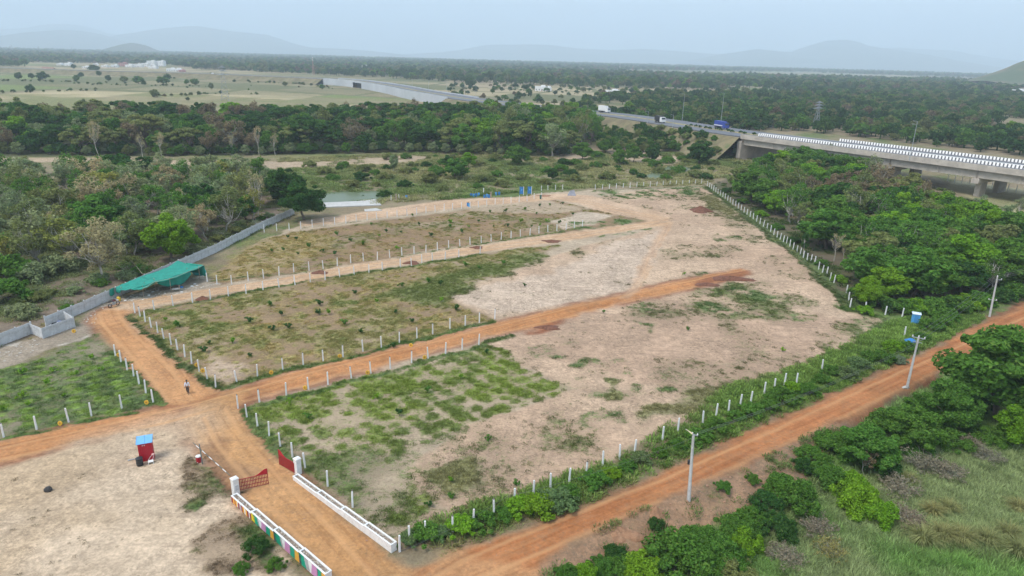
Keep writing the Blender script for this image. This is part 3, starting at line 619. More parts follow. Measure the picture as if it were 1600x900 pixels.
def proto(kind, seed, lod=1.0):
    """returns (trunk mesh, crown mesh) of a tree about 10 m tall (shrubs about 2 m)"""
    rs = np.random.RandomState(seed); H = 10.0; bark = BARK
    if kind == 'round':
        R = 4.3; n = 30; cs = []; rr = []
        for i in range(n):
            d = rs.normal(size=3); d /= np.linalg.norm(d); d[2] = abs(d[2])*1.25-.72 if i % 2 else d[2]
            q = rs.uniform(.55, .84); cs.append(np.array([0, 0, 5.35]) + d*np.array([R*(1 if d[2] > -.5 else .8), R, 4.3])*q); rr.append(rs.uniform(.75, 1.65))
        for i in range(12):
            d = rs.normal(size=3); d /= np.linalg.norm(d); d[2] = abs(d[2])*1.2-.5; cs.append(np.array([0, 0, 5.4]) + d*np.array([R, R, 4.5])*rs.uniform(.92, 1.12)); rr.append(rs.uniform(.4, .8))
        for i in range(5): cs.append(np.array([rs.normal()*1.2, rs.normal()*1.2, rs.uniform(3.5, 7.2)])); rr.append(1.9)
        V, F = leaf_cloud(rs, cs, rr, [int(lod*210*r) for r in rr], .36/lod**.5, .75)
        tb = limbs(rs, H, 3.6, .26, cs[:10])
    elif kind == 'sparse':
        R = 3.4; n = 34; cs = []; rr = []
        for i in range(n):
            d = rs.normal(size=3); d /= np.linalg.norm(d); q = rs.uniform(.35, 1.0)
            cs.append(np.array([0, 0, 6.0]) + d*np.array([R, R, 3.9])*q); rr.append(rs.uniform(.6, 1.25))
        V, F = leaf_cloud(rs, cs, rr, [int(lod*68*r) for r in rr], .27/lod**.5, .9, .3)
        tb = limbs(rs, H, 3.0, .17, cs, twigs=5, twig_len=.9); bark = BARK_PALE
    elif kind == 'umbrella':
        cs = []; rr = []
        for i in range(34):
            a = rs.uniform(0, 6.283); q = rs.uniform(.1, 1)**.6; lev = rs.choice([0, 1, 2], p=[.5, .3, .2])
            cs.append(np.array([math.cos(a)*q*6.0*(1-.08*lev), math.sin(a)*q*6.0*(1-.08*lev), 8.9-1.9*q*q-lev*1.35+rs.normal()*.2])); rr.append(rs.uniform(1.0, 1.7))
        V, F = leaf_cloud(rs, cs, rr, [int(lod*170*r) for r in rr], .36/lod**.5, .38, .8)
        tb = limbs(rs, H, 3.8, .3, cs[:16])
    elif kind == 'tall':
        cs = []; rr = []
        for i in range(30):
            z = rs.uniform(2.6, 9.4); w = 2.5*math.sin(math.pi*min(1, (z-1.2)/9.6))**.7; a = rs.uniform(0, 6.283); q = rs.uniform(.2, 1)
            cs.append(np.array([math.cos(a)*w*q, math.sin(a)*w*q, z])); rr.append(rs.uniform(.75, 1.3))
        V, F = leaf_cloud(rs, cs, rr, [int(lod*150*r) for r in rr], .33/lod**.5, .9)
        tb = limbs(rs, H, 7.0, .2, cs[:14]); bark = BARK_PALE
    elif kind == 'bare':
        cs = []
        for i in range(16):
            a = rs.uniform(0, 6.283); q = rs.uniform(.3, 1); cs.append(np.array([math.cos(a)*2.6*q, math.sin(a)*2.6*q, rs.uniform(5.5, 10)]))
        V, F = leaf_cloud(rs, cs, [.9]*16, [int(26*lod)]*16, .24, .9); tb = limbs(rs, H, 4.6, .14, cs, twigs=9, twig_len=.9); bark = BARK_PALE
    elif kind == 'palm':
        cs = []; rr = []; V = []; F = []; b = 0; tb = MB(); tb.path([(0,0,-.2), (.1,0,3), (.05,.1,6), (0,0,9)], [.24, .17, .15, .14], 7)
        for i in range(22):
            a = rs.uniform(0, 6.283); el = rs.uniform(-.3, 1.2); L = rs.uniform(1.6, 2.3)
            for k in range(10):
                t = k/9; c = np.array([math.cos(a)*L*t*math.cos(el), math.sin(a)*L*t*math.cos(el), 9 + L*t*math.sin(el) - .9*t*t])
                s = np.array([-math.sin(a), math.cos(a), -.5])*(.4*(1-t)+.08); u = np.array([math.cos(a), math.sin(a), 0])*.2
                for sg in (-1, 1): V += [c-u*.3, c+u*.3, c+u+sg*s, c+u*.5+sg*s]
        V = np.array(V); F = np.arange(len(V)).reshape(-1, 4)
    elif kind == 'bush':
        cs = []; rr = []
        for i in range(20):
            a = rs.uniform(0, 6.283); q = rs.uniform(0, 1)**.6; cs.append(np.array([math.cos(a)*1.35*q, math.sin(a)*1.35*q, .35+1.15*(1-q*q)*rs.uniform(.5, 1)])); rr.append(rs.uniform(.34, .6))
        for i in range(12): a = rs.uniform(0, 6.283); q = rs.uniform(.4, 1.15); cs.append(np.array([math.cos(a)*1.5*q, math.sin(a)*1.5*q, .5+1.3*(1.2-q)*rs.uniform(.6, 1.15)])); rr.append(rs.uniform(.16, .3))
        V, F = leaf_cloud(rs, cs, rr, [int(lod*330*r) for r in rr], .125/lod**.5, .85); V[:, 2] = np.maximum(V[:, 2], -.05)
        tb = limbs(rs, 2.0, .35, .05, cs[:9], twigs=2, twig_len=.3)
    elif kind == 'twiggy':      # leafless grey-brown thicket
        tb = MB(); cs = []
        for i in range(70):
            a = rs.uniform(0, 6.283); q = rs.uniform(.2, 1.5); z = rs.uniform(.6, 1.7); e = np.array([math.cos(a)*q, math.sin(a)*q, z]); m = e*np.array([.45, .45, .6])+rs.normal(size=3)*.08
            tb.path([e*np.array([.1, .1, 0]), m, e], [.018, .012, .004], 3)
            for _ in range(3): f = m+(e-m)*rs.uniform(.1, .9); tb.tube(f, f+rs.normal(size=3)*.22+np.array([0, 0, .15]), .007, .002, 3, False)
            cs.append(e)
        V, F = leaf_cloud(rs, cs, [.35]*70, [int(8*lod)]*70, .09, .8); bark = BARK_PALE
    elif kind == 'sapling':
        cs = [np.array([rs.normal()*.16, rs.normal()*.16, rs.uniform(.35, 1.05)]) for _ in range(7)]
        V, F = leaf_cloud(rs, cs, [rs.uniform(.18, .32) for _ in cs], [26]*7, .16, .9); tb = MB(); tb.path([(0,0,-.05), (.02,0,.5), (0,.02,1.0)], [.03, .022, .01], 5)
        for c in cs: tb.tube((0, 0, c[2]*.6), c, .012, .004, 4, False)
    elif kind == 'tussock':
        V = []; tb = MB(); tb.lathe([(.22, -.05), (.26, .08), (.12, .22), (.02, .26)], n=8)
        for i in range(420):
            a = rs.uniform(0, 6.283); L = rs.uniform(.7, 1.35); lean = rs.uniform(.1, .95)**1.2; dr = np.array([math.cos(a), math.sin(a), 0]); b0 = dr*rs.uniform(0, .3); w = np.array([-math.sin(a), math.cos(a), 0])*.016
            m = b0 + dr*L*.42*lean + np.array([0, 0, L*.62]); e = b0 + dr*L*lean*1.1 + np.array([0, 0, L*(.95-.45*lean)])
            V += [b0-w, b0+w, m+w*.8, m-w*.8, m-w*.8, m+w*.8, e+w*.15, e-w*.15]
        V = np.array(V); F = np.arange(len(V)).reshape(-1, 4)
    return tb.mesh('trunk', bark, True), np_mesh('crown', V, F, LEAF)
PROTO = {}
def get_proto(kind, var, lod):
    k = (kind, var, lod)
    if k not in PROTO: PROTO[k] = proto(kind, 1000+hash_kind(kind)*37+var*7, {'hi': 2.5, 'mid': 1.0, 'low': .42}[lod])
    return PROTO[k]
_K = ['round', 'sparse', 'umbrella', 'tall', 'bare', 'palm', 'bush', 'twiggy', 'sapling', 'tussock']
def hash_kind(k): return _K.index(k)
NAMES = {'bush': 'shrub', 'twiggy': 'dry_shrub', 'sapling': 'sapling', 'tussock': 'grass_tussock', 'palm': 'palm_tree'}
CATS = {'bush': 'shrub', 'twiggy': 'shrub', 'sapling': 'sapling', 'tussock': 'grass', 'palm': 'tree'}
PARTS = {'bush': ('stem', 'foliage'), 'twiggy': ('twigs', 'foliage'), 'sapling': ('stem', 'foliage'), 'tussock': ('root_clump', 'blades')}
PLANTED = []
rng = random.Random(11)
def plant(kind, p, h, col, label, group=None, lod='mid', var=None, wide=1.0, jit=.12):
    var = rng.randrange(3) if var is None else var
    tm, cm = get_proto(kind, var, lod)
    base = 2.0 if kind in ('bush', 'twiggy') else 1.2 if kind in ('sapling', 'tussock') else 10.0
    s = h/base; o = empty(NAMES.get(kind, 'tree'), (p[0], p[1], p[2]), rng.uniform(0, 6.283)); o.scale = (s*wide, s*wide, s)
    a, b = PARTS.get(kind, ('trunk', 'crown'))
    t = link(bpy.data.objects.new(a, tm), o); c = link(bpy.data.objects.new(b, cm), o)
    k = 1+rng.uniform(-jit, jit); c.color = (col[0]*k*(1+rng.uniform(-.08, .08)), col[1]*k, col[2]*k, 1)
    tag(o, label, CATS.get(kind, 'tree'), group); PLANTED.append((o, kind, p, h))
    return o
def scatter(poly, spacing, seed, keep=1.0):
    rs = np.random.RandomState(seed); a, b = poly.min(0), poly.max(0); pts = []
    for yy in np.arange(a[1], b[1], spacing*.87):
        for xx in np.arange(a[0], b[0], spacing): pts.append((xx+rs.uniform(-.42, .42)*spacing+(.5*spacing if int(yy/spacing) % 2 else 0), yy+rs.uniform(-.42, .42)*spacing))
    pts = np.array(pts); pts = pts[in_poly(pts[:, 0], pts[:, 1], poly)]
    return pts[rs.uniform(size=len(pts)) < keep]
GREEN, DEEP, LIME, SAGE, OLV, BROWN, STRAWC, YEL = (.105,.228,.038), (.052,.132,.032), (.185,.35,.028), (.27,.325,.155), (.215,.25,.085), (.25,.195,.115), (.46,.385,.21), (.34,.35,.09)
COLNAME = {GREEN: 'green', DEEP: 'dark green', LIME: 'bright green', SAGE: 'grey-green', OLV: 'olive', BROWN: 'brownish', STRAWC: 'straw-brown', YEL: 'yellowish'}
SHAPE = {'round': 'rounded', 'sparse': 'thin-leaved', 'umbrella': 'flat-topped', 'tall': 'upright', 'bare': 'nearly bare', 'palm': 'palm', 'bush': 'low', 'twiggy': 'twiggy'}
_ord = ['first','second','third','fourth','fifth','sixth','seventh','eighth','ninth','tenth','eleventh','twelfth','thirteenth','fourteenth','fifteenth','sixteenth','seventeenth','eighteenth','nineteenth','twentieth']
_tens = ['twenty', 'thirty', 'forty', 'fifty', 'sixty', 'seventy', 'eighty', 'ninety']
def ordinal(i):
    n = i+1
    if n > 100: return 'hundred and '+ordinal(n-101)
    if n <= 20: return _ord[i]
    if n == 100: return 'hundredth'
    return _tens[n//10-2]+'-'+_ord[n % 10-1] if n % 10 else _tens[n//10-2][:-1]+'ieth'
def pix(p):
    c = _R.T @ (np.array(p, float)-np.array([0, 0, CAM_H])); return 800+FOCAL*c[0]/-c[2], 450-FOCAL*c[1]/-c[2]
def in_view(t):
    u, v = pix((t[0], t[1], t[3]*.6)); m = FOCAL*t[3]*.45/t[1]; return -m < u < 1600+m and v < 940
MASS = []           # trees beyond the count of single ones: joined into one mass
def wood(cands, place, group, rows, lod, most=400):
    """cands: (x, y, kind, height, colour, wide); labels count from the left within rows of depth"""
    seen = sorted([t for t in cands if in_view(t)], key=lambda t: -t[3]/t[1]); MASS.extend(t for t in cands if not in_view(t)); MASS.extend(seen[most:])
    seen = sorted(seen[:most], key=lambda t: t[1]); n = len(seen); per = max(1, math.ceil(n/rows))
    for r in range(rows):
        row = sorted(seen[r*per:(r+1)*per], key=lambda t: t[0]/t[1])
        for i, (x, y, kind, h, col, wide) in enumerate(row):
            lab = '%s %s tree %s, %s from left in %s row from front' % (COLNAME[col], SHAPE[kind], place, ordinal(i), ordinal(r))
            plant(kind, (x, y, hz(x, y)), h, col, lab, group, lod, wide=wide)
def pick(rs, table):
    ks, ws = zip(*table); ws = np.array(ws, float); return ks[rs.choice(len(ks), p=ws/ws.sum())]

# ------------------------------------------------------------------ named trees
def T(kind, u, v, h, col, label, lod='mid', group=None, wide=1.0, var=None): return plant(kind, G(u, v), h, col, label, group, lod, var, wide, .05)
T('round', 268, 408, 10.4, LIME, 'bright green rounded tree standing behind the green shade net', 'hi', wide=1.0)
T('sparse', 160, 440, 11.2, STRAWC, 'straw-coloured thin tree with many pale stems left of the shade net', 'hi', wide=1.25)
T('round', 475, 344, 10.6, DEEP, 'dark green rounded tree at the end of the grey wall', 'hi', wide=1.15)
T('round', 445, 318, 10.8, DEEP, 'dark green tree just left of the pond, behind the wall end', wide=1.2)
T('bare', 404, 338, 11.0, STRAWC, 'pale bare slender tree rising before the dark trees at the wall', wide=.7)
T('round', 355, 296, 9.0, LIME, 'bright green tree at the back of the left wood', wide=.9)
T('round', 385, 345, 7.0, GREEN, 'mid green tree in the left wood behind the middle of the wall')
T('bare', 1303, 408, 6.0, STRAWC, 'bare pale tree just behind the right boundary posts', wide=.8)
T('tall', 1255, 398, 5.0, DEEP, 'slim dark tree just behind the right boundary posts', wide=.6)
T('bare', 1316, 414, 5.0, STRAWC, 'thin bare sapling tree beside the bare tree at the right boundary', wide=.5)
T('round', 1354, 478, 5.6, LIME, 'small bright green tree at the corner of the right boundary', 'hi')
# lower right, along the bank
T('round', 1555, 660, 13.6, GREEN, 'large green rounded tree right of the main road', 'hi', wide=1.2)
T('round', 1478, 672, 7.2, GREEN, 'green tree on the bank left of the largest roadside tree', 'hi', wide=1.05)
T('round', 1420, 702, 6.2, GREEN, 'broad green tree on the bank below the middle utility pole', 'hi', wide=1.25)
T('round', 1345, 728, 5.4, GREEN, 'leafy green tree on the bank, lowest of the big roadside trees', 'hi', wide=1.5)
T('round', 1592, 700, 6.0, LIME, 'bright green tree at the right edge under the largest tree', 'hi', wide=1.1)
T('round', 1550, 525+62, 4.2, GREEN, 'small green tree poking up behind the largest roadside tree', 'hi', wide=.7)
T('bush', 1335, 795, 3.4, LIME, 'bright lime shrub on the slope above the tall grass', 'hi', wide=1.0)
T('bush', 1372, 815, 2.6, LIME, 'bright lime shrub, lower of the pair above the tall grass', 'hi', wide=1.0)
T('bush', 1240, 790, 3.2, GREEN, 'dark shrub on the bank right of the nearest utility pole', 'hi', wide=1.05)
T('bush', 1212, 838, 2.8, DEEP, 'dark shrub on the slope below the nearest utility pole', 'hi', wide=.8)
T('bush', 1060, 888, 3.6, GREEN, 'big green shrub at the bottom edge right of the road', 'hi', wide=1.25)
T('bush', 1000, 905, 2.6, LIME, 'green shrub at the bottom edge, left of the big one', 'hi', wide=1.1)
T('bush', 1120, 880, 3.0, GREEN, 'leafy shrub right of the big shrub at the bottom edge', 'hi', wide=1.0)
T('bush', 1162, 862, 2.8, LIME, 'bright shrub with pale stems on the lower slope', 'hi', wide=.8)
T('bush', 915, 910, 2.0, LIME, 'small bright shrub at the bottom edge beside the road', 'hi', wide=.8)
T('bush', 885, 906, 1.8, GREEN, 'small dark shrub at the bottom edge nearest the road', 'hi', wide=.7)
T('bush', 1130, 765, 1.0, GREEN, 'little green shrub on the bare bank by the nearest pole', 'hi', wide=1.2)
T('bush', 1175, 752, 1.0, GREEN, 'little shrub on the bare bank, right of the nearest pole', 'hi', wide=1.0)
T('bush', 1255, 735, 1.6, DEEP, 'dark little shrub where the bank meets the road trees', 'hi', wide=1.0)
T('bush', 1025, 825, 1.3, DEEP, 'dark little shrub below the earth heap by the road', 'hi', wide=.8)
T('bush', 960, 872, 1.3, DEEP, 'dark low shrub on the slope near the bottom edge', 'hi', wide=1.2)
for i, (u, v, h, c) in enumerate(sorted(((1300,705,2.6,GREEN),(1265,722,2.0,GREEN),(1390,680,3.4,GREEN),(1450,655,3.6,GREEN),(1512,632,3.6,DEEP),(1290,752,2.2,GREEN),(1322,765,2.4,LIME),(1222,768,2.0,GREEN),(1196,795,1.9,DEEP),(1180,818,1.8,GREEN),(1150,838,2.2,GREEN),(1100,852,2.0,GREEN),(1088,908,2.6,GREEN),(1145,908,2.2,OLV),(968,895,1.8,GREEN),(938,893,1.4,GREEN),(1430,715,2.2,GREEN),(1490,700,2.4,GREEN),(1540,690,2.4,GREEN),(1380,742,2.0,DEEP)), reverse=True)):
    T('bush', u, v, h, c, '%s shrub in the belt below the main road, %s from the right' % (COLNAME[c], ordinal(i)), 'hi', 'shrubs of the belt below the road', wide=1.25)
T('bare', 1350, 745, 3.0, BROWN, 'small bare grey tree behind the lime shrubs', 'hi', wide=1.0)
T('twiggy', 1295, 870, 1.7, (.30,.28,.10), 'dry shrub with pale yellow twigs in the grey-green grass', 'hi', wide=1.2)
for i, (u, v, h, lab) in enumerate(((1440,735,2.0,'grey leafless thicket behind the lime shrubs'),(1475,745,1.8,'mauve-grey leafless thicket in the bright grass'),(1510,700,1.6,'leafless thicket high on the grassy slope'),(1540,720,1.6,'pale leafless thicket right of the highest one'),(1400,770,1.8,'grey thicket just right of the lime shrubs'),(1420,820,1.7,'grey thicket above the grass tussocks'),(1275,835,1.6,'brown thicket left of the lime shrubs'),(1225,880,1.5,'brown thicket near the bottom edge'))):
    T('twiggy', u, v, h, (.30,.26,.18), lab, 'hi', 'leafless thickets in the tall grass', wide=1.5)
for i, (u, v, h) in enumerate(sorted(((1440,850,1.9),(1470,845,1.9),(1500,848,1.8),(1455,805,1.5),(1480,800,1.5),(1540,850,1.7),(1590,870,2.0),(1575,840,1.6),(1420,755,1.3),(1590,800,1.5)))):
    T('tussock', u, v, h, (.34,.34,.14), '%s olive grass tussock from the left on the lower right slope' % ordinal(i), 'hi', 'grass tussocks on the slope', wide=1.15)
T('bush', 400, 862, 1.5, DEEP, 'dark leafy shrub beside the painted wall', 'hi', wide=1.0)
T('bush', 378, 893, 1.0, GREEN, 'small pale green shrub near the painted wall at the bottom', 'hi', wide=.9)
T('bush', 432, 888, 1.1, GREEN, 'small shrub at the foot of the painted wall, lowest one', 'hi', wide=.9)
# lone trees by the river
T('round', 863, 281, 4.6, DEEP, 'dark rounded tree alone in the scrub behind the far fence', wide=1.0)
T('round', 712, 279, 7.6, GREEN, 'large green tree in the scrub right of the pond', wide=1.3)
T('round', 672, 287, 4.4, OLV, 'olive tree in the scrub just right of the pond', wide=1.3)
T('round', 732, 262, 6.4, LIME, 'bright green tree behind the large tree right of the pond', wide=1.0)
T('round', 700, 262, 5.2, DEEP, 'dark tree left behind the large tree right of the pond', wide=1.1)
T('tall', 615, 268, 6.0, SAGE, 'grey-green tree in the scrub above the pond', wide=1.0)
T('bush', 602, 309, 2.6, DEEP, 'dark bush at the right end of the pond', wide=1.2)
T('bush', 566, 312, 1.6, DEEP, 'dark bush standing at the pond edge of the slab', wide=1.0)
T('round', 1092, 256, 10.5, DEEP, 'large dark bushy tree below the highway embankment', wide=1.25)
T('round', 1132, 240, 8.5, DEEP, 'dark bush tree against the bridge abutment', wide=1.3)
T('round', 1153, 246, 5.0, GREEN, 'green bush tree under the first span of the bridge', wide=1.2)
T('round', 1118, 248, 6.0, OLV, 'olive tree in front of the bridge abutment', wide=1.2)
T('round', 1040, 236, 6.5, DEEP, 'dark tree on the foot of the highway embankment', wide=1.2)
T('round', 968, 258, 7.0, GREEN, 'green tree at the sand bank by the far wood', wide=1.0)
T('round', 990, 253, 7.2, GREEN, 'green tree by the sand bank, right of its neighbour', wide=1.0)
T('round', 1018, 252, 7.5, DEEP, 'dark green round tree left of the embankment tree', wide=1.0)
T('bush', 930, 262, 3.0, GREEN, 'green bush in the scrub in front of the sand bank', wide=1.1)
T('bush', 900, 258, 3.0, GREEN, 'green bush left of the sand bank trees', wide=1.1)
T('round', 810, 258, 8.6, GREEN, 'green tree at the front of the far wood, centre', wide=1.3)
T('round', 910, 250, 8.0, GREEN, 'green tree at the front of the far wood, right part', wide=1.2)
T('bush', 990, 273, 2.2, DEEP, 'dark bush beside the small pool', wide=1.0)
T('palm', 917, 185, 13.0, OLV, 'tall slim palm beside the highway behind the far wood', wide=.8)
for i, (u, v) in enumerate(((154,244),(223,246),(253,245),(364,244),(405,243),(430,243))):
    T('bare', u, v, (13, 9, 9, 8, 11, 9)[i], STRAWC, '%s pale bare trunk from the left at the edge of the far wood' % ordinal(i), 'mid', 'pale trunks at the wood edge', wide=.6)

# bushes over the flood plain
_brs = np.random.RandomState(18); _bp = scatter(flat([(400,268),(480,290),(620,300),(860,290),(1100,284),(1160,258),(1170,245),(1090,244),(900,242),(640,246)]), 9.5, 47, .75)
_bp = _bp[np.argsort(_bp[:, 0]/_bp[:, 1])]
for i, (x, y) in enumerate(_bp):
    c = [GREEN, DEEP, OLV, OLV, GREEN][_brs.randint(5)]; plant('bush', (x, y, hz(x, y)-.1), _brs.uniform(1.3, 3.6), c, '%s bush on the flood plain behind the site, %s from left' % (COLNAME[c], ordinal(i)), 'bushes on the flood plain', 'mid', wide=1.2)
# ------------------------------------------------------------------ woods
rs = np.random.RandomState(4)
lw = []
for x, y in scatter(flat([(-120,440),(0,430),(60,425),(140,415),(210,415),(270,398),(330,380),(395,350),(462,318),(440,300),(390,285),(300,282),(100,285),(-120,300)]), 6.9, 21, .95):
    k, c = pick(rs, [(('sparse', SAGE), 6), (('sparse', OLV), 2.5), (('round', GREEN), 1.0), (('sparse', GREEN), 3.0), (('round', DEEP), .9), (('sparse', STRAWC), 1.4), (('sparse', YEL), .8)])
    lw.append((x, y, k, rs.uniform(6.8, 10.8), c, rs.uniform(.95, 1.35)))
wood(lw, 'behind the grey wall', 'trees behind the grey wall', 6, 'mid')
for i, (u, v, h, c) in enumerate(sorted(((15,470,4.5,GREEN),(48,440,4.0,SAGE),(10,440,5.5,GREEN),(95,425,4.2,SAGE),(35,495,2.6,SAGE),(222,428,2.2,GREEN),(205,420,2.6,OLV),(310,398,2.2,SAGE),(60,470,2.0,OLV),(340,378,2.0,OLV)), key=lambda t: -t[1])):
    T('bush', u, v, h, c, '%s shrub on the bare ground outside the grey wall, %s from the front' % (COLNAME[c], ordinal(i)), 'mid', 'shrubs outside the grey wall', wide=1.1)
for i, (u, v, h) in enumerate(((1338,462,1.8),(1350,490,1.6),(1372,478,2.6),(1392,484,2.2),(1412,486,2.8),(1432,488,2.6),(1452,488,3.2),(1470,486,2.8),(1490,484,3.2),(1508,482,2.8),(1526,478,3.0),(1560,468,2.8),(1580,462,3.2),(1310,440,1.6),(1285,415,1.6),(1240,380,1.8),(1215,358,1.8),(1188,338,2.0),(1160,318,2.0),(1135,300,1.8))):
    c = [GREEN, LIME, GREEN, DEEP][i % 4]; T('bush', u, v, h, c, '%s shrub at the fence side of the right wood, %s of that row' % (COLNAME[c], ordinal(i)), 'mid', 'shrubs fringing the right wood', wide=1.3)
_sp = scatter(flat([(20,520),(150,470),(290,405),(400,352),(450,326),(380,340),(250,400),(120,440),(0,470)]), 3.6, 53, .6); _sp = _sp[np.argsort(_sp[:, 0]/_sp[:, 1])]
for i, (x, y) in enumerate(_sp):
    c = [SAGE, OLV, SAGE, GREEN][i % 4]; plant('bush' if i % 3 else 'twiggy', (x, y, hz(x, y)-.05), rng.uniform(.9, 2.3), c, '%s scrub bush close behind the grey wall, %s from the left' % (COLNAME[c], ordinal(i)), 'scrub bushes close behind the grey wall', 'mid', wide=1.25)
for i, (u, v, h) in enumerate(((1528,335,5.5),(1568,352,6.0),(1590,335,5.0))): T('sparse', u, v, h, SAGE, '%s thin pale tree from the left in the field below the bridge' % ordinal(i), 'mid', 'thin trees below the bridge', wide=1.1)
rw = []
for x, y in scatter(flat([(1150,300),(1185,270),(1260,258),(1330,275),(1440,315),(1490,355),(1600,382),(1760,400),(1900,420),(1700,452),(1610,468),(1530,480),(1440,482),(1360,462),(1335,440),(1300,395),(1270,385),(1220,345),(1170,318)]), 6.3, 23, .97):
    u_, v_ = 0, 0
    brown = smooth(34, 6, np.hypot(x-float(ray_plane(1405,325)[0]), y-float(ray_plane(1405,325)[1])))
    if rs.uniform() < .85*brown: k, c = pick(rs, [(('sparse', BROWN), 5), (('round', BROWN), 1), (('sparse', OLV), 1)])
    elif y < 165: k, c = pick(rs, [(('round', GREEN), 4), (('round', LIME), 2.2), (('round', OLV), 1.6), (('round', DEEP), 1.4), (('sparse', GREEN), 1.2)])
    else: k, c = pick(rs, [(('round', GREEN), 3.2), (('sparse', GREEN), 2.6), (('round', DEEP), 1.0), (('round', LIME), 1.5), (('round', OLV), 1.5), (('sparse', OLV), 1.2), (('sparse', SAGE), .8), (('tall', GREEN), 1.0)])
    rw.append((x, y, k, rs.uniform(6.0, 10.4)+(.6 if y > 165 else 0), c, rs.uniform(.9, 1.4)))
wood(rw, 'in the right wood', 'trees in the wood right of the site', 7, 'mid')
bw = []
for x, y in scatter(flat([(-60,238),(100,242),(300,243),(480,241),(620,236),(700,238),(880,246),(915,240),(930,225),(925,208),(905,198),(880,194),(700,190),(480,194),(300,194),(0,198),(-60,202)]), 8.6, 25, .98):
    right = x > -30
    k, c = pick(rs, [(('round', GREEN), 3 if right else 1.6), (('sparse', GREEN), 1.6), (('umbrella', DEEP), 1.2 if right else 2.4), (('umbrella', OLV), 1.0), (('sparse', OLV), .8), (('round', DEEP), 2), (('sparse', BROWN), .5 if right else 1.6), (('sparse', SAGE), 1.2), (('round', LIME), .8 if right else .3), (('tall', OLV), .8)])
    bw.append((x, y, k, rs.uniform(8.0, 14.5)+(1.5 if right else 0), c, rs.uniform(.8, 1.35)))
for x, y in scatter(flat([(-60,241),(300,245),(620,239),(700,241),(930,246),(900,238),(620,233),(300,238),(-60,234)]), 4.2, 27, .9): bw.append((x, y, 'round', rs.uniform(3.0, 5.5), [GREEN, DEEP, OLV, SAGE][rs.randint(4)], 1.2))
for x, y in scatter(flat([(935,243),(1050,240),(1075,232),(1070,216),(1000,200),(940,192),(930,215)]), 6.5, 29, .9): bw.append((x, y, 'round', rs.uniform(4.5, 7.0), [GREEN, DEEP, GREEN, OLV][rs.randint(4)], 1.2))
ROOM = 289 - sum(1 for q in PLANTED if q[1] in ('round', 'sparse', 'umbrella', 'tall', 'bare', 'palm'))
FIELD_TREES = ((242,152,4.5,OLV,1.2),(330,140,5,OLV,.8),(132,168,4,OLV,.8),(30,125,6,DEEP,1),(50,124,5,DEEP,1),(68,126,7,DEEP,1.4),(115,108,6,DEEP,1),(148,113,8,DEEP,1.6),(127,122,5,DEEP,1),(155,119,5,DEEP,1),(120,127,5,GREEN,1),(170,127,5,DEEP,1),(195,129,5,OLV,1.4),(217,131,6,GREEN,1.5),(225,134,4,DEEP,1),(255,132,6,GREEN,1.8),(262,126,6,DEEP,1.1),(292,132,4,GREEN,1),(305,133,5,GREEN,1.5),(48,145,5,DEEP,1),(330,121,5,DEEP,1),(445,135,4,OLV,1.2),(480,130,5,DEEP,1),(503,140,4,GREEN,1),(735,137,9,DEEP,1.2))
ROOM -= len(FIELD_TREES)
for i, (u, v, h, c, w) in enumerate(sorted(FIELD_TREES)):
    T('round', u, v, h*1.6, c, '%s lone tree in the dry fields beyond the far wood, %s from left' % (COLNAME[c], ordinal(i)), 'low', 'lone trees in the far fields', w)
print('trees so far', ROOM)
wood(bw, 'in the far wood', 'trees in the far wood behind the pond', 6, 'mid', max(ROOM, 20))

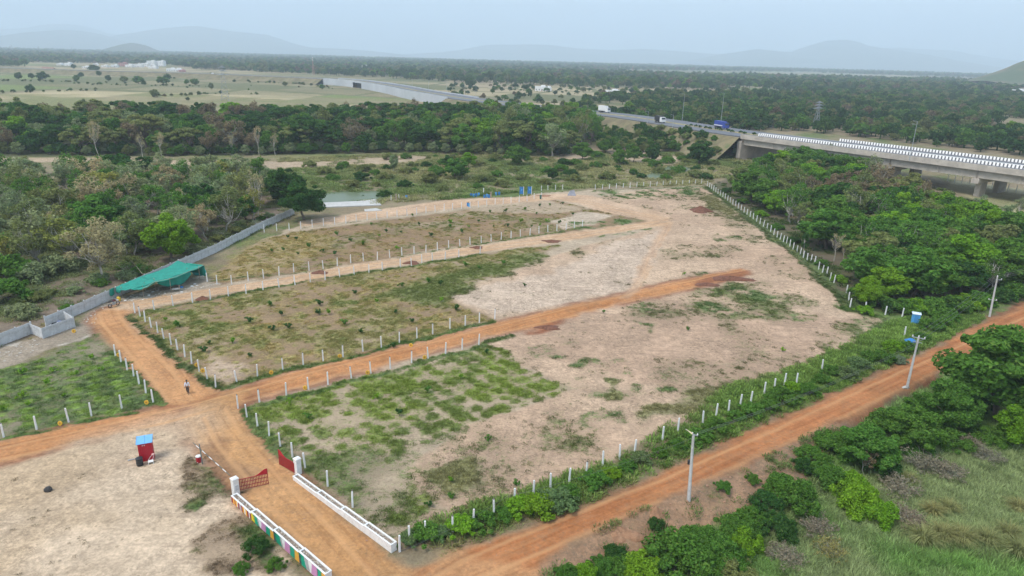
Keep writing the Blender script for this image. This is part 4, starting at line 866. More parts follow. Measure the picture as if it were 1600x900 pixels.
# ------------------------------------------------------------------ scattered cover: one object each, instanced
PCOL = bpy.data.collections.new('scatter_shapes')
def gn_scatter(name, label, pts, rot, scl, idx, tint, shapes):
    """pts (n,3), rot (n,) about z, scl (n,), idx (n,) which shape, tint (n,3)"""
    col = bpy.data.collections.new(name+'_shapes')
    for i, me in enumerate(shapes):
        o = bpy.data.objects.new('%s_shape_%02d' % (name, i), me); col.objects.link(o)
    me = bpy.data.meshes.new(name); n = len(pts); me.vertices.add(n); me.vertices.foreach_set('co', np.asarray(pts, np.float32).ravel())
    a = me.attributes.new('rot', 'FLOAT_VECTOR', 'POINT'); rv = np.zeros((n, 3), np.float32); rv[:, 2] = rot; a.data.foreach_set('vector', rv.ravel())
    a = me.attributes.new('scl', 'FLOAT', 'POINT'); a.data.foreach_set('value', np.asarray(scl, np.float32))
    a = me.attributes.new('idx', 'INT', 'POINT'); a.data.foreach_set('value', np.asarray(idx, np.int32))
    a = me.attributes.new('tint', 'FLOAT_COLOR', 'POINT'); a.data.foreach_set('color', np.concatenate([tint, np.ones((n, 1))], 1).astype(np.float32).ravel())
    ng = bpy.data.node_groups.new(name+'_nodes', 'GeometryNodeTree')
    ng.interface.new_socket('Geometry', in_out='INPUT', socket_type='NodeSocketGeometry'); ng.interface.new_socket('Geometry', in_out='OUTPUT', socket_type='NodeSocketGeometry')
    N, L = ng.nodes, ng.links; gi, go = N.new('NodeGroupInput'), N.new('NodeGroupOutput'); ip = N.new('GeometryNodeInstanceOnPoints'); ci = N.new('GeometryNodeCollectionInfo')
    ci.inputs['Collection'].default_value = col; ci.inputs['Separate Children'].default_value = True; ci.inputs['Reset Children'].default_value = True
    def na(nm, t):
        q = N.new('GeometryNodeInputNamedAttribute'); q.data_type = t; q.inputs['Name'].default_value = nm; return [s for s in q.outputs if s.enabled and s.name == 'Attribute'][0]
    L.new(gi.outputs[0], ip.inputs['Points']); L.new(ci.outputs[0], ip.inputs['Instance']); ip.inputs['Pick Instance'].default_value = True
    L.new(na('idx', 'INT'), ip.inputs['Instance Index']); L.new(na('rot', 'FLOAT_VECTOR'), ip.inputs['Rotation']); L.new(na('scl', 'FLOAT'), ip.inputs['Scale'])
    L.new(ip.outputs[0], go.inputs[0])
    o = link(bpy.data.objects.new(name, me)); md = o.modifiers.new('scatter', 'NODES'); md.node_group = ng
    return tag(o, label, kind='stuff')
def retint(me):
    c = me.copy(); c.materials.clear(); c.materials.append(LEAF_T); return c
def join_np(meshes):
    V = []; F = []; b = 0
    for me in meshes:
        n = len(me.vertices); co = np.empty(n*3, np.float32); me.vertices.foreach_get('co', co); V.append(co.reshape(-1, 3))
        for p in me.polygons: F.append(tuple(i+b for i in p.vertices))
        b += n
    m = bpy.data.meshes.new('joined'); m.from_pydata(np.concatenate(V).tolist(), [], F); m.materials.append(LEAF_T); return m
def far_tree(seed, tall=1.0):
    rs = np.random.RandomState(seed); cs = []; rr = []
    for i in range(14):
        d = rs.normal(size=3); d /= np.linalg.norm(d); d[2] = abs(d[2])*1.2-.6; cs.append(np.array([0, 0, 4.7])+d*np.array([3.9, 3.9, 4.2])*rs.uniform(.5, .9)); rr.append(rs.uniform(1.4, 2.2))
    V, F = leaf_cloud(rs, cs, rr, [34]*14, 1.05, .75, .6, 1.3); V[:, 2] *= tall
    tb = MB(); tb.tube((0, 0, -.5), (0, 0, 5), .35, .2, 5)
    return join_np([np_mesh('t', V, F), tb.mesh('u')])
FT = [far_tree(i, (1, .85, 1.15, .7)[i % 4]) for i in range(6)]
rs = np.random.RandomState(9)
def far_band(poly, spacing, seed, hmin, hmax, keep, clump=0.0):
    p = scatter(poly, spacing, seed, keep)
    if clump: p = p[fbm(p[:, 0], p[:, 1]*1.0, 120, 3, seed) > clump]
    return np.concatenate([p, rs.uniform(hmin, hmax, (len(p), 1))], 1)
bands = [
  far_band(flat([(960,205),(1060,200),(1160,207),(1240,204),(1400,222),(1600,246),(2100,310),(2100,190),(1600,150),(1400,143),(1200,148),(1000,150)]), 8.4, 31, 4.5, 11.5, .95, .24),
  far_band(flat([(960,205),(1060,176),(1160,172),(1000,152),(930,150),(900,170),(920,190)]), 8.5, 37, 7, 10, .8, .42),
  far_band(flat([(-500,104),(0,104),(330,109),(480,116),(700,128),(960,138),(1600,148),(2400,200),(2400,160),(1600,129),(1200,121),(960,114),(700,104),(480,100),(0,92),(-500,84)]), 16, 33, 7, 17, .95, .34),
  far_band(flat([(-500,92),(0,92),(480,100),(960,110),(1200,112),(1600,124),(1600,119),(1200,107),(800,97),(400,86),(0,77),(-500,68)]), 28, 35, 10, 20, .9, .40),
  far_band(flat([(690,165),(900,180),(960,165),(1200,160),(1200,140),(690,134)]), 20, 39, 5, 9, .35),
  far_band(flat([(-400,185),(0,180),(400,168),(690,150),(480,126),(0,110),(-400,104)]), 55, 41, 2, 4, .25)]
for pts_ in ([(0,127),(90,128),(170,130)],[(120,131),(200,134),(330,136)],[(0,146),(90,143),(170,142)],[(230,153),(330,147),(440,148)],[(60,115),(200,119),(330,121)],[(360,128),(460,131),(520,139)],[(700,140),(800,141),(900,147)],[(1150,152),(1300,150),(1500,158)]):
    L_ = flat(pts_); tot = sum(np.linalg.norm(b-a) for a, b in zip(L_[:-1], L_[1:])); m_ = int(tot/5)
    bands.append(np.array([(*(L_[0]+(L_[1]-L_[0])*q*2 if q < .5 else L_[1]+(L_[2]-L_[1])*(q*2-1)), rs.uniform(1.2, 4.2)) for q in rs.uniform(0, 1, m_)])+np.c_[rs.normal(size=(m_, 2))*2.0, np.zeros(m_)])
fp = np.concatenate(bands); 
n = len(fp); tints = np.array([GREEN, DEEP, OLV, DEEP, LIME, BROWN])[rs.choice(6, n, p=[.30,.30,.2,.13,.02,.05])]*rs.uniform(.55, .85, (n, 1))
FAR = (fp, tints, n)
# ------------------------------------------------------------------ materials of built things
M_WHITE = worn('white_paint', (.78, .77, .74), .6, .10, 2.5, (.42, .33, .24), .35)
M_POST = worn('post_paint', (.80, .79, .77), .6, .08, 1.5, (.5, .4, .3), .25)
M_TIP = worn('bare_concrete_tip', (.20, .17, .15), .9, .3, 6)
M_CONC = worn('wall_concrete', (.58, .585, .58), .85, .2, 1.3, (.33, .30, .26), .6, .2)
M_CONC2 = worn('bridge_concrete', (.50, .44, .37), .9, .2, .35, (.27, .24, .20), .5)
M_CONC_PALE = worn('slab_concrete', (.50, .49, .46), .9, .14, .5, (.42, .38, .33), .4)
M_ASPH = worn('asphalt', (.14, .145, .155), .85, .15, .2)
M_RED = worn('red_sheet', (.48, .006, .026), .42, .14, 3, (.22, .05, .03), .25)
M_MAROON = worn('maroon_gate_paint', (.26, .012, .018), .45, .15, 3)
M_BLUE = worn('blue_sheet', (.10, .37, .72), .45, .10, 3)
M_BLUE_D = worn('blue_plastic', (.03, .20, .50), .45, .15, 3)
M_BLACK = worn('black_plastic', (.02, .021, .024), .5, .2, 5)
M_YEL = worn('yellow_paint', (.70, .40, .03), .55, .15, 4, (.25, .13, .03), .3)
M_NET = worn('green_shade_net', (.012, .27, .20), .75, .18, 1.2, (.01, .20, .15), .4)
M_TARP = worn('teal_tarp', (.02, .36, .38), .55, .12, 1.0)
M_WOOD = worn('weathered_wood', (.36, .29, .21), .9, .3, 4)
M_STEEL = worn('galvanised_steel', (.42, .44, .45), .5, .15, 5, metallic=.4)
M_POLE = worn('pole_concrete', (.50, .48, .45), .9, .15, 1.2, (.33, .30, .26), .4)
M_LATERITE = worn('laterite_heap', (.165, .070, .042), 1.0, .35, 2.2, (.24, .12, .07), .4, .6, grain=9)
M_SOIL = worn('planter_soil', (.26, .20, .15), 1.0, .5, 3.0, (.45, .40, .33), .7, .6, grain=14)
M_STONE = worn('rubble_stone', (.50, .45, .38), .95, .25, 3, bump=.4)
M_DARK = worn('dark_rubber_and_shade', (.03, .03, .032), .7, .3, 5)
M_SKIN = worn('skin', (.20, .11, .07), .6, .1, 9); M_SHIRT = worn('white_shirt', (.66, .70, .78), .8, .1, 9); M_TROUS = worn('dark_trousers', (.028, .028, .038), .85, .2, 9); M_HAIR = worn('black_hair', (.012, .011, .010), .6, .2, 12)
M_WIRE = worn('wire', (.10, .10, .10), .6, .1, 5)
def paint(name, col): return worn(name, col, .55, .10, 2.5, tuple(c*.6+.1 for c in col), .2)
P_GREEN, P_PINK, P_AMBER, P_GREY, P_BLK, P_LEMON, P_CRIM = (paint('painted_'+k, c) for k, c in (('green', (.0, .34, .20)), ('pink', (.58, .26, .46)), ('amber', (.80, .40, .05)), ('grey', (.40, .38, .38)), ('black', (.085, .085, .09)), ('lemon', (.80, .62, .02)), ('crimson', (.30, .012, .02))))

# ------------------------------------------------------------------ highway and bridge
EDGE = [(-200,99,5),(100,109,6),(300,114.5,6.5),(400,118.5,7),(519,124,7),(566,129,7),(605,135.5,7),(632,141.5,7),(665,147,7),(720,156,7.5),(850,171,8),(935,180,8.3),(1000,189,8.8),(1050,197.5,9.2),(1100,205,9.4),(1155,213,9.5),(1400,245,9.5),(1600,271,9.5),(1750,290,9.5)]
def spline(pts, step):
    """Catmull-Rom through pts, resampled at even steps"""
    P = [2*pts[0]-pts[1]]+list(pts)+[2*pts[-1]-pts[-2]]; out = []
    for i in range(1, len(P)-2):
        for t in np.linspace(0, 1, 40, endpoint=False):
            a, b, c, d = P[i-1], P[i], P[i+1], P[i+2]
            out.append(.5*((2*b)+(c-a)*t+(2*a-5*b+4*c-d)*t*t+(3*b-a-3*c+d)*t**3))
    out.append(P[-2]); out = np.array(out); L = np.r_[0, np.cumsum(np.linalg.norm(np.diff(out, axis=0), axis=1))]
    s = np.arange(0, L[-1], step); return np.stack([np.interp(s, L, out[:, k]) for k in range(3)], 1)
_hw = [np.array(ray_plane(u, v, z)) for u, v, z in EDGE]
_hw.append(_hw[-1]+(_hw[-1]-_hw[-2])*4)
HW = spline(_hw, 4.0)
_ker = np.ones(9)/9
HW = np.stack([np.convolve(np.pad(HW[:, k], 4, 'edge'), _ker, 'valid') for k in range(3)], 1)
_t = np.gradient(HW, axis=0); _t[:, 2] = 0; _t /= np.linalg.norm(_t, axis=1)[:, None]
HN = np.stack([-_t[:, 1], _t[:, 0], np.zeros(len(_t))], 1)
HN[np.arange(len(HN)), :] *= np.sign((HN[:, 1] > 0)*2-1)[:, None]
HIGHWAY_XY = [tuple((HW[i]+HN[i]*12)[:2]) for i in range(0, len(HW), 4)]
def along(i0, i1, prof, closed=True):
    """sweep a cross-section (offset, dz) along stations i0..i1"""
    vs = []; k = len(prof); fs = []
    for i in range(i0, i1+1):
        for o, dz in prof: p = HW[i]+HN[i]*o; vs.append((p[0], p[1], p[2]+dz))
    m = i1-i0
    for i in range(m):
        for j in range(k if closed else k-1): a = i*k+j; b = i*k+(j+1) % k; fs.append((a, b, b+k, a+k))
    if closed: fs += [tuple(range(k-1, -1, -1)), tuple(m*k+j for j in range(k))]
    return vs, fs
def st(u_target):
    """station nearest to a column of the photograph"""
    best = None
    for i, p in enumerate(HW):
        c = _R.T @ (p-np.array([0, 0, CAM_H])); u = 800+FOCAL*c[0]/-c[2]
        if c[2] < 0 and (best is None or abs(u-u_target) < best[0]): best = (abs(u-u_target), i)
    return best[1]
I_AB = st(1156); I_END = len(HW)-1; I_W0, I_W1 = st(505), st(700)
def strip(name, label, i0, i1, prof, mat, kind='structure', closed=True, parent=None):
    v, f = along(i0, i1, prof, closed); o = MB().add(v, f).build(name, mat, parent)
    return tag(o, label, kind=kind) if parent is None else o
M_EMB = worn('embankment_earth', (.20, .165, .09), 1.0, .35, .12, (.10, .13, .045), 1.0, .5, grain=2)
strip('highway', 'grey two-way highway raised on its embankment', 0, I_AB, [(0, 0), (10, 0), (10, -.4), (0, -.4)], M_ASPH)
strip('highway', 'far carriageway of the highway beyond the median', 0, I_AB, [(14, 0), (26, 0), (26, -.4), (14, -.4)], M_ASPH)
strip('highway_median', 'dry grassy median between the carriageways', 0, I_AB, [(10, -.02), (12, .3), (14, -.02), (12, -.4)], worn('median_earth', (.30, .26, .14), 1, .4, .4, (.12, .15, .05), .8))
# embankment slopes (earth) where there is no retaining wall
for a, b, lab in ((0, I_W0, 'earth embankment of the far highway'), (I_W1, I_AB, 'earth embankment leading up to the bridge')):
    vs = []; fs = []; prof = ((-15, 'g'), (-7, 'm'), (-1.5, 't'), (0, 't'), (27, 't'), (29, 't'), (43, 'g'))
    for i in range(a, b+1):
        for o, k in prof:
            p = HW[i]+HN[i]*o; z = {'g': -.4, 'm': p[2]*.48+.3*math.sin(i*1.3), 't': p[2]-.42}[k]; vs.append((p[0], p[1], z))
    n = len(prof)
    for i in range(b-a):
        for j in range(n-1): q = i*n+j; fs.append((q, q+1, q+1+n, q+n))
    tag(MB().add(vs, fs).build('embankment', M_EMB), lab, kind='structure')
for k in range(16):
    i = st(1010)+k; q = HW[i]-HN[i]*(3+5*((k*7) % 5)/4); zq = HW[i][2]*(1-(3+5*((k*7) % 5)/4)/15)-.4
    if i < I_AB-1: plant('bush', (q[0], q[1], zq-.5), 2.6+1.4*((k*5) % 3), (GREEN, DEEP, OLV)[k % 3], '%s bush from the left on the highway embankment slope' % ordinal(k), 'bushes on the embankment', 'low')
# retaining wall of the far curve, with an underpass
rw_ = empty('retaining_wall', tuple(HW[I_W0])); rw_.location.z = 0
tag(rw_, 'grey retaining wall along the far curve of the highway', 'wall')
def child_at(o, par):
    o.parent = par; o.matrix_parent_inverse = Matrix.Translation(par.location).inverted() if par.rotation_euler.z == 0 else (Matrix.Translation(par.location) @ Matrix.Rotation(par.rotation_euler.z, 4, 'Z')).inverted()
    return o
I_U0, I_U1 = st(552), st(565)
M_WALLG = worn('retaining_panels', (.46, .48, .50), .9, .1, .05, (.36, .37, .38), .4)
for a, b in ((I_W0, I_U0), (I_U1, I_W1)):
    for i in range(a, b, 4):
        e = min(b, i+4); v, f = along(i, e, [(-.4 + .02*((i//4) % 2), -9), (-.4 + .02*((i//4) % 2), .8), (0, .8), (0, -9)]); child_at(MB().add(v, f).build('panel', M_WALLG), rw_)
v, f = along(I_U0, I_U1, [(-.4, -1.1), (-.4, .8), (0, .8), (0, -1.1)]); child_at(MB().add(v, f).build('underpass_beam', M_WALLG), rw_)
v, f = along(I_U0, I_U1, [(3.4, -9), (3.4, -1.0), (3.7, -1.0), (3.7, -9)]); child_at(MB().add(v, f).build('underpass_shade', M_DARK), rw_)  # near-black sheet across the opening, painting the shade inside the underpass
v, f = along(I_W0, I_W1, [(26, -9), (26, .8), (26.4, .8), (26.4, -9)]); child_at(MB().add(v, f).build('far_face', M_WALLG), rw_)

br = empty('road_bridge', (HW[I_AB][0], HW[I_AB][1], 0)); tag(br, 'long concrete highway bridge with black and white striped parapets', 'bridge')
def bpart(name, i0, i1, prof, mat):
    v, f = along(i0, i1, prof); return child_at(MB().add(v, f).build(name, mat), br)
for o0, o1 in ((-.3, 10.6), (12.2, 27.2)):
    bpart('deck', I_AB, I_END, [(o0-.3, -.45), (o0-.3, 0), (o1+.3, 0), (o1+.3, -.45)], M_CONC2)
    bpart('road_surface', I_AB, I_END, [(o0+.8, .004), (o0+.8, .06), (o1-.8, .06), (o1-.8, .004)], M_ASPH)
def stripes(off, i0, i1, both=True):
    """painted crash parapet, black and white blocks in turn"""
    P = HW[i0:i1+1]; N = HN[i0:i1+1]; L = np.r_[0, np.cumsum(np.linalg.norm(np.diff(P, axis=0), axis=1))]; s = np.arange(0, L[-1]/1.12); s = np.sort(np.r_[s*1.12, s*1.12+.66]); s = s[s < L[-1]]; n = len(s)
    def at(q): return np.stack([np.interp(q, L, P[:, k]+N[:, k]*off) for k in range(3)], 1), np.stack([np.interp(q, L, N[:, k]) for k in range(3)], 1)
    c, nn = at(s); V = []; F = []; MI = []
    for k in range(n):
        for o, z in ((-.22, .0), (-.12, 1.05), (.12, 1.05), (.22, .0)): V.append(c[k]+nn[k]*o+np.array([0, 0, z]))
    for k in range(n-1):
        for j in range(3): a = k*4+j; F.append((a, a+1, a+5, a+4)); MI.append(1 if (k % 2 and j != 1) else 0)
    me = np_mesh('parapet', V, F, M_WHITE); me.materials.append(P_BLK); me.polygons.foreach_set('material_index', np.array(MI, np.int32)); me.update()
    return child_at(link(bpy.data.objects.new('parapet', me)), br)
bpart('parapet', I_AB, I_END, [(-.65, -.85), (-.65, 1.0), (-.35, 1.0), (-.2, 0), (-.2, -.85)], M_CONC2)
stripes(10.4, I_AB, I_END); stripes(27.0, st(1246), I_END)
bpart('parapet', I_AB, I_END, [(12.3, .0), (12.3, 1.0), (12.6, 1.0), (12.7, 0)], M_WHITE)
piers = [I_AB]+[st(u) for u in (1260, 1400, 1539)]; 
while piers[-1]+8 < I_END: piers.append(min(I_END, piers[-1]+10))
for a, b in zip(piers[:-1], piers[1:]):
    for o0, o1 in ((.6, 9.7), (13.2, 26.0)):
        k = max(1, int((b-a)/3)); cuts = sorted(set([a]+[a+round((b-a)*q/k) for q in range(1, k)]+[b]))
        v, f = along(a, b, [(o0, -3.3), (o0-.05, -.46), (o1+.05, -.46), (o1, -3.3)])
        mb = MB().add(v, f)
        for cidx in cuts:     # stiffening ribs on the outer face
            p = HW[cidx]+HN[cidx]*(o0-.12); mb.box((p[0], p[1], p[2]-1.9), (.35, .45, 2.75), math.atan2(_t[cidx][1], _t[cidx][0]))
        child_at(mb.build('girder', M_CONC2), br)
for i in piers[1:-1]:
    rz = math.atan2(HN[i][1], HN[i][0])
    for o, w in ((5.2, 10.5), (19.5, 14)):
        p = HW[i]+HN[i]*o; mb = MB(); mb.box((p[0], p[1], p[2]-4.25), (w, 2.2, 1.5), rz); mb.box((p[0], p[1], p[2]-3.4), (w*.9, 1.0, .2), rz); child_at(mb.build('pier_cap', M_CONC2), br)
        mb = MB(); mb.box((p[0], p[1], (p[2]-5)/2-.6), (w*.45, 1.6, p[2]-5+1.0), rz); child_at(mb.build('pier', M_CONC2, bevel=.15), br)
p = HW[I_AB]+HN[I_AB]*13.2; mb = MB(); mb.box((p[0], p[1], 3.4), (28, 2.2, 8.6), math.atan2(HN[I_AB][1], HN[I_AB][0])); child_at(mb.build('abutment', M_CONC2), br)

# vehicles on the highway: real boxes with cab, wheels, windows
def wheel(par, x, y, r=.5, w=.3):
    t = MB(); t.tube((x, y-w/2, r), (x, y+w/2, r), r, r, 12); o = t.build('wheel', M_DARK, par)
    h = MB(); s = -1 if y < 0 else 1; h.tube((x, y+s*w*.35, r), (x, y+s*(w*.5+.02), r), r*.5, r*.5, 8); h.build('rim', M_STEEL, o); return o
M_GLASS = worn('vehicle_glass', (.03, .04, .05), .12, .1, 3)
def truck(name, label, i, off, body, cab, L=8.2, fwd=1, body_h=2.6, stripe=None):
    p = HW[i]+HN[i]*off; o = empty(name, (p[0], p[1], p[2]+.065 if i > I_AB else p[2]), math.atan2(_t[i][1], _t[i][0])+(0 if fwd > 0 else math.pi))
    tag(o, label, 'truck')
    b = MB(); b.box((-.9, 0, 1.15+body_h/2), (L-2.2, 2.4, body_h)); bo = b.build('cargo_body', body, o, bevel=.06)
    if stripe: s = MB(); s.box((-.9, 0, 1.6), (L-2.15, 2.44, .35)); s.build('stripe', stripe, bo)
    c = MB(); c.add([(L/2-2.0, y, z) for y in (-1.2, 1.2) for z in (.7, 3.0)]+[(L/2-.35, y, 3.0) for y in (-1.15, 1.15)]+[(L/2, y, 1.9) for y in (-1.2, 1.2)]+[(L/2, y, .7) for y in (-1.2, 1.2)], [(0,1,3,2),(1,4,5,3),(4,6,7,5),(6,8,9,7),(0,2,9,8),(0,8,6,4,1),(2,3,5,7,9)]); co = c.build('cab', cab, o)
    g = MB(); g.add([(L/2-.30, -1.0, 2.85), (L/2-.30, 1.0, 2.85), (L/2+.02, 1.05, 1.95), (L/2+.02, -1.05, 1.95)], [(0, 1, 2, 3)]); g.build('windscreen', M_GLASS, co)
    ch = MB(); ch.box((-.1, 0, .85), (L-.6, 1.0, .3)); ch.build('chassis', M_DARK, o)
    for x in (-L/2+1.0, -L/2+2.2, L/2-1.2):
        for y in (-1.0, 1.0): wheel(o, x, y)
    return o
M_TBLUE = worn('truck_blue', (.03, .06, .30), .5, .1, 2)
truck('truck', 'white covered truck on the highway behind the far wood', st(908), 14+4, M_WHITE, M_WHITE, 8.5, 1, 2.9)
truck('truck', 'blue covered truck on the far carriageway', st(1084), 17, M_TBLUE, M_TBLUE, 8.2, 1, 2.4, M_WHITE)
truck('truck', 'dark tipper truck with a white cab on the near carriageway', st(1016), 5, M_DARK, M_WHITE, 7.5, 1, 2.2)

# lamp and power poles by the highway
def lamp(i, off, h, label, arm=1.0):
    p = HW[i]+HN[i]*off; o = empty('street_lamp', (p[0], p[1], p[2]-.4)); tag(o, label, 'lamp post', 'poles along the highway')
    m = MB(); m.tube((0, 0, 0), (0, 0, h), .13, .07, 8); m.build('pole', M_STEEL, o); m = MB(); m.path([(0, 0, h-.2), (-.4, 0, h), (-arm, 0, h+.1)], [.05, .05, .04], 5); m.build('arm', M_STEEL, o); m = MB(); m.box((-arm-.25, 0, h+.1), (.6, .22, .12)); m.build('lamp_head', M_STEEL, o)
for u, off, h, lab in ((996, 29, 14, 'tall pole behind the highway left of the tipper truck'), (1049, 28, 16, 'tallest pole behind the highway right of the tipper truck'), (1018, -2, 6, 'short dark pole on the near edge of the embankment'), (1054, -2, 6, 'short dark pole on the near edge, right of its neighbour'), (1428, -3, 12, 'thin dark pole before the bridge'), (1434, -3, 13, 'second thin dark pole before the bridge')):
    lamp(st(u), off, h, lab)
for k, u in enumerate((600, 622, 650, 672, 690)): lamp(st(u), 30, 9, '%s slender lamp post from the left behind the far highway curve' % ordinal(k))
for k in range(12):   # plants on the median
    i = st(1050)+k; p = HW[min(i, I_AB-1)]+HN[min(i, I_AB-1)]*(11+.8*math.sin(k*3)); 
    if i < I_AB: plant('bush', (p[0], p[1], p[2]+.1), 1.2, DEEP, '%s small bush from the left on the highway median' % ordinal(k), 'bushes on the median', 'low')

# ------------------------------------------------------------------ fence posts
POST_ME = MB(); POST_ME.box((0, 0, .83), (.17, .17, 1.66), 0, .86); POST_ME = POST_ME.mesh('post', M_POST, bevel=.012)
TIP_ME = MB(); TIP_ME.box((0, 0, .04), (.12, .12, .12), 0, .8); TIP_ME = TIP_ME.mesh('tip', M_TIP)
prs = random.Random(3)
def posts(pix, place, group, h=1.7, tip=.5, wire=None):
    for i, (u, v) in enumerate(pix):
        p = G(u, v); o = bpy.data.objects.new('fence_post', POST_ME); link(o); s = h/1.66*prs.uniform(.96, 1.04); o.location = (p.x, p.y, p.z-.03); o.scale = (1, 1, s)
        o.rotation_euler = (prs.gauss(0, .03), prs.gauss(0, .03), prs.uniform(-.2, .2)+.3)
        tag(o, 'white concrete fence post, %s %s' % (ordinal(i), place), 'fence post', group)
        if prs.random() < tip: t = link(bpy.data.objects.new('tip', TIP_ME), o); t.location = (0, 0, 1.68)
def lerp_world(a, b, n):
    A, B = G(*a), G(*b); out = []
    for i in range(n):
        q = A.lerp(B, i/(n-1)); c = _R.T @ (np.array(q)-np.array([0, 0, CAM_H])); out.append((800+FOCAL*c[0]/-c[2], 450-FOCAL*c[1]/-c[2]))
    return out
posts([(211,489),(219,494.5),(227,503),(236.5,512),(246.5,520),(256,529.5),(267.5,538.5),(277.5,547.5),(289,557.5),(299.5,568),(311.5,580.5),(324,592),(337,605)], 'from the tent along the short road', 'posts along the short road', tip=.3)
posts([(370,597),(402.5,588),(442,577.5),(474,570),(505,564),(536,557.5),(567,549),(596,543),(624,535.5),(651.5,529),(676,522),(703,514),(727,509),(749,504),(773,498.5)], 'from left on the far side of the orange road', 'posts on the far side of the orange road')
posts([(372,638),(405.5,628.5),(447.5,617.5),(482,608.5),(512.5,601),(549,591),(579.5,584),(610,576),(643,567),(669,560),(696,553),(722,546),(748,539)], 'from left on the near side of the orange road', 'posts on the near side of the orange road')
posts([(386,652),(402.5,666),(420.5,681),(438,697.5),(457,714),(477,731),(512,759.5),(551,792.5),(624.5,862)], 'from the crossing along the gate road', 'posts along the gate road', tip=.1)
posts([(180.5,556),(189.5,566),(199,578),(209,588),(217.5,600),(228,614),(239.5,629)], 'from the wall end along the green field', 'posts beside the green left field', tip=.1)
posts([(190.5,638),(143,650),(107.5,659.5),(57.5,671),(6,683)], 'from right along the front of the green field', 'posts before the green left field', tip=.3)
posts([(241,484),(270.5,477.5),(301,473),(329,468),(357,462.5),(384.5,459),(411,453.5),(436,449),(461,445),(485,441),(508,437.5),(531,433),(553.5,429),(576.5,426),(597.5,422.5),(625.5,417.5),(643,416),(659,411),(675.5,407.5),(695.5,405.5),(717,402),(750,397)], 'from left on the near side of the pale lane', 'posts on the near side of the pale lane', tip=.0)
posts([(324,440.5),(339,444),(362,444.5),(388,439),(412,435),(436,430.5),(459,425),(483,422.5),(505,420),(527,415.5),(548,411),(568,408),(589.5,406),(609,402.5),(628,399),(647,397),(665.5,394.5),(683.5,391),(701,387.5),(718.5,385),(734.5,382),(752,380),(767.5,377),(783,374.5),(798.5,372),(813,369.5),(828,367.5),(842,364.5),(856,362.5),(870,361),(884.5,359),(897.5,356),(910,354)], 'from left on the far side of the pale lane', 'posts on the far side of the pale lane', tip=.0)
posts([(413,363),(432.5,361),(452,360),(470,357.5),(488,355),(505.5,353),(523,351),(540.5,349),(557,346),(573.5,344),(589,342.5),(605,340.5),(620.5,339),(636,337),(651,335),(665.5,333),(680,331),(694,329),(707,327.5),(721,326),(734.5,325),(747.5,324),(760.5,321),(773.5,319),(786,318.5),(798.5,317),(811,315.5),(823.5,314),(834.5,311),(846,310)], 'from the wall end along the pond lane', 'posts along the pond lane', 1.8, .0)
posts([(846,298),(856,297),(868,296.5),(879,296)]+lerp_world((930,296), (1096,287), 17), 'from left along the back boundary by the scrub', 'posts along the back boundary', 1.6, .0)
posts(lerp_world((1105,290.5), (1204,362), 24)+[(1209,367),(1214,371),(1219,374),(1224,378),(1229,380),(1234,385),(1239,390),(1245,394),(1250,397.5),(1255,402.5),(1261,407),(1267,408.5),(1273,411.5),(1279,421),(1285,426),(1291.5,429),(1297,438),(1303,442),(1322.5,457.5),(1326,469.5),(1328,480),(1352,485.5),(1383,492),(1409.5,495),(1413,525)], 'from the far corner along the right wood', 'posts along the right wood', 1.6, .0)
posts([(640,848),(665,840),(707,833),(739.5,822),(772,806),(804,789),(833.5,776),(860,764),(889,756),(916,744),(941.5,728),(968,718),(991,710),(1035,688),(1059,674),(1098,662),(1118.5,651),(1138,645),(1156,636),(1172.5,631),(1194,616),(1209.5,610),(1225.5,602.5),(1244,602),(1284,579)], 'from the white wall along the main road', 'posts along the main road hedge', 1.75, .15)
posts([(586,320),(611,313.5),(623.5,312)], 'from left beside the concrete slab', 'posts by the slab', 1.6, 0)
posts(lerp_world((1480,283), (1600,303), 11), 'from left under the bridge', 'white posts under the bridge', 2.6, 0)
# strands of wire between the hedge posts
def wire(name, pts, label, sag=.3, r=.012, cat='wire', group=None, seg=10):
    mb = MB()
    for a, b in zip(pts[:-1], pts[1:]):
        a, b = Vector(a), Vector(b); P = []
        for k in range(seg+1): t = k/seg; q = a.lerp(b, t); q.z -= sag*4*t*(1-t); P.append(q)
        mb.path(P, [r]*(seg+1), 4)
    return tag(mb.build(name, M_WIRE), label, cat, group)

# ------------------------------------------------------------------ precast compound wall
WALL_B = [(-230,640),(0,541),(152,479.5),(186,463),(300.6,411.5),(340,394),(400,362),(466,332)]
wl_ = [Vector((*ray_plane(u, v)[:2], 0)) for u, v in WALL_B]
w0 = empty('compound_wall', wl_[0]); tag(w0, 'long grey precast concrete compound wall beside the left wood', 'wall')
def panel_mesh(L, h=1.75, slabs=5):
    mb = MB(); sh = h/slabs
    for k in range(slabs): mb.box((L/2, .008*((k*7) % 3-1), sh*(k+.5)), (L-.02, .07, sh-.05))
    mb.box((L/2, 0, h/2), (L-.02, .03, h)); return mb.mesh('panel', M_CONC)
PANEL, WPOST = panel_mesh(2.15), MB()
WPOST.box((0, 0, .92), (.17, .17, 1.94), 0, .95); WPOST = WPOST.mesh('post', M_CONC, bevel=.015)
_run = [wl_[0]]; 
for a, b in zip(wl_[:-1], wl_[1:]):
    while (b-_run[-1]).length > 2.3 and True:
        d = (b-_run[-1]).normalized(); _run.append(_run[-1]+d*2.3)
wrs = random.Random(8); gapat = min(range(len(_run)), key=lambda i: (_run[i]-Vector((*ray_plane(51,520)[:2], 0))).length)
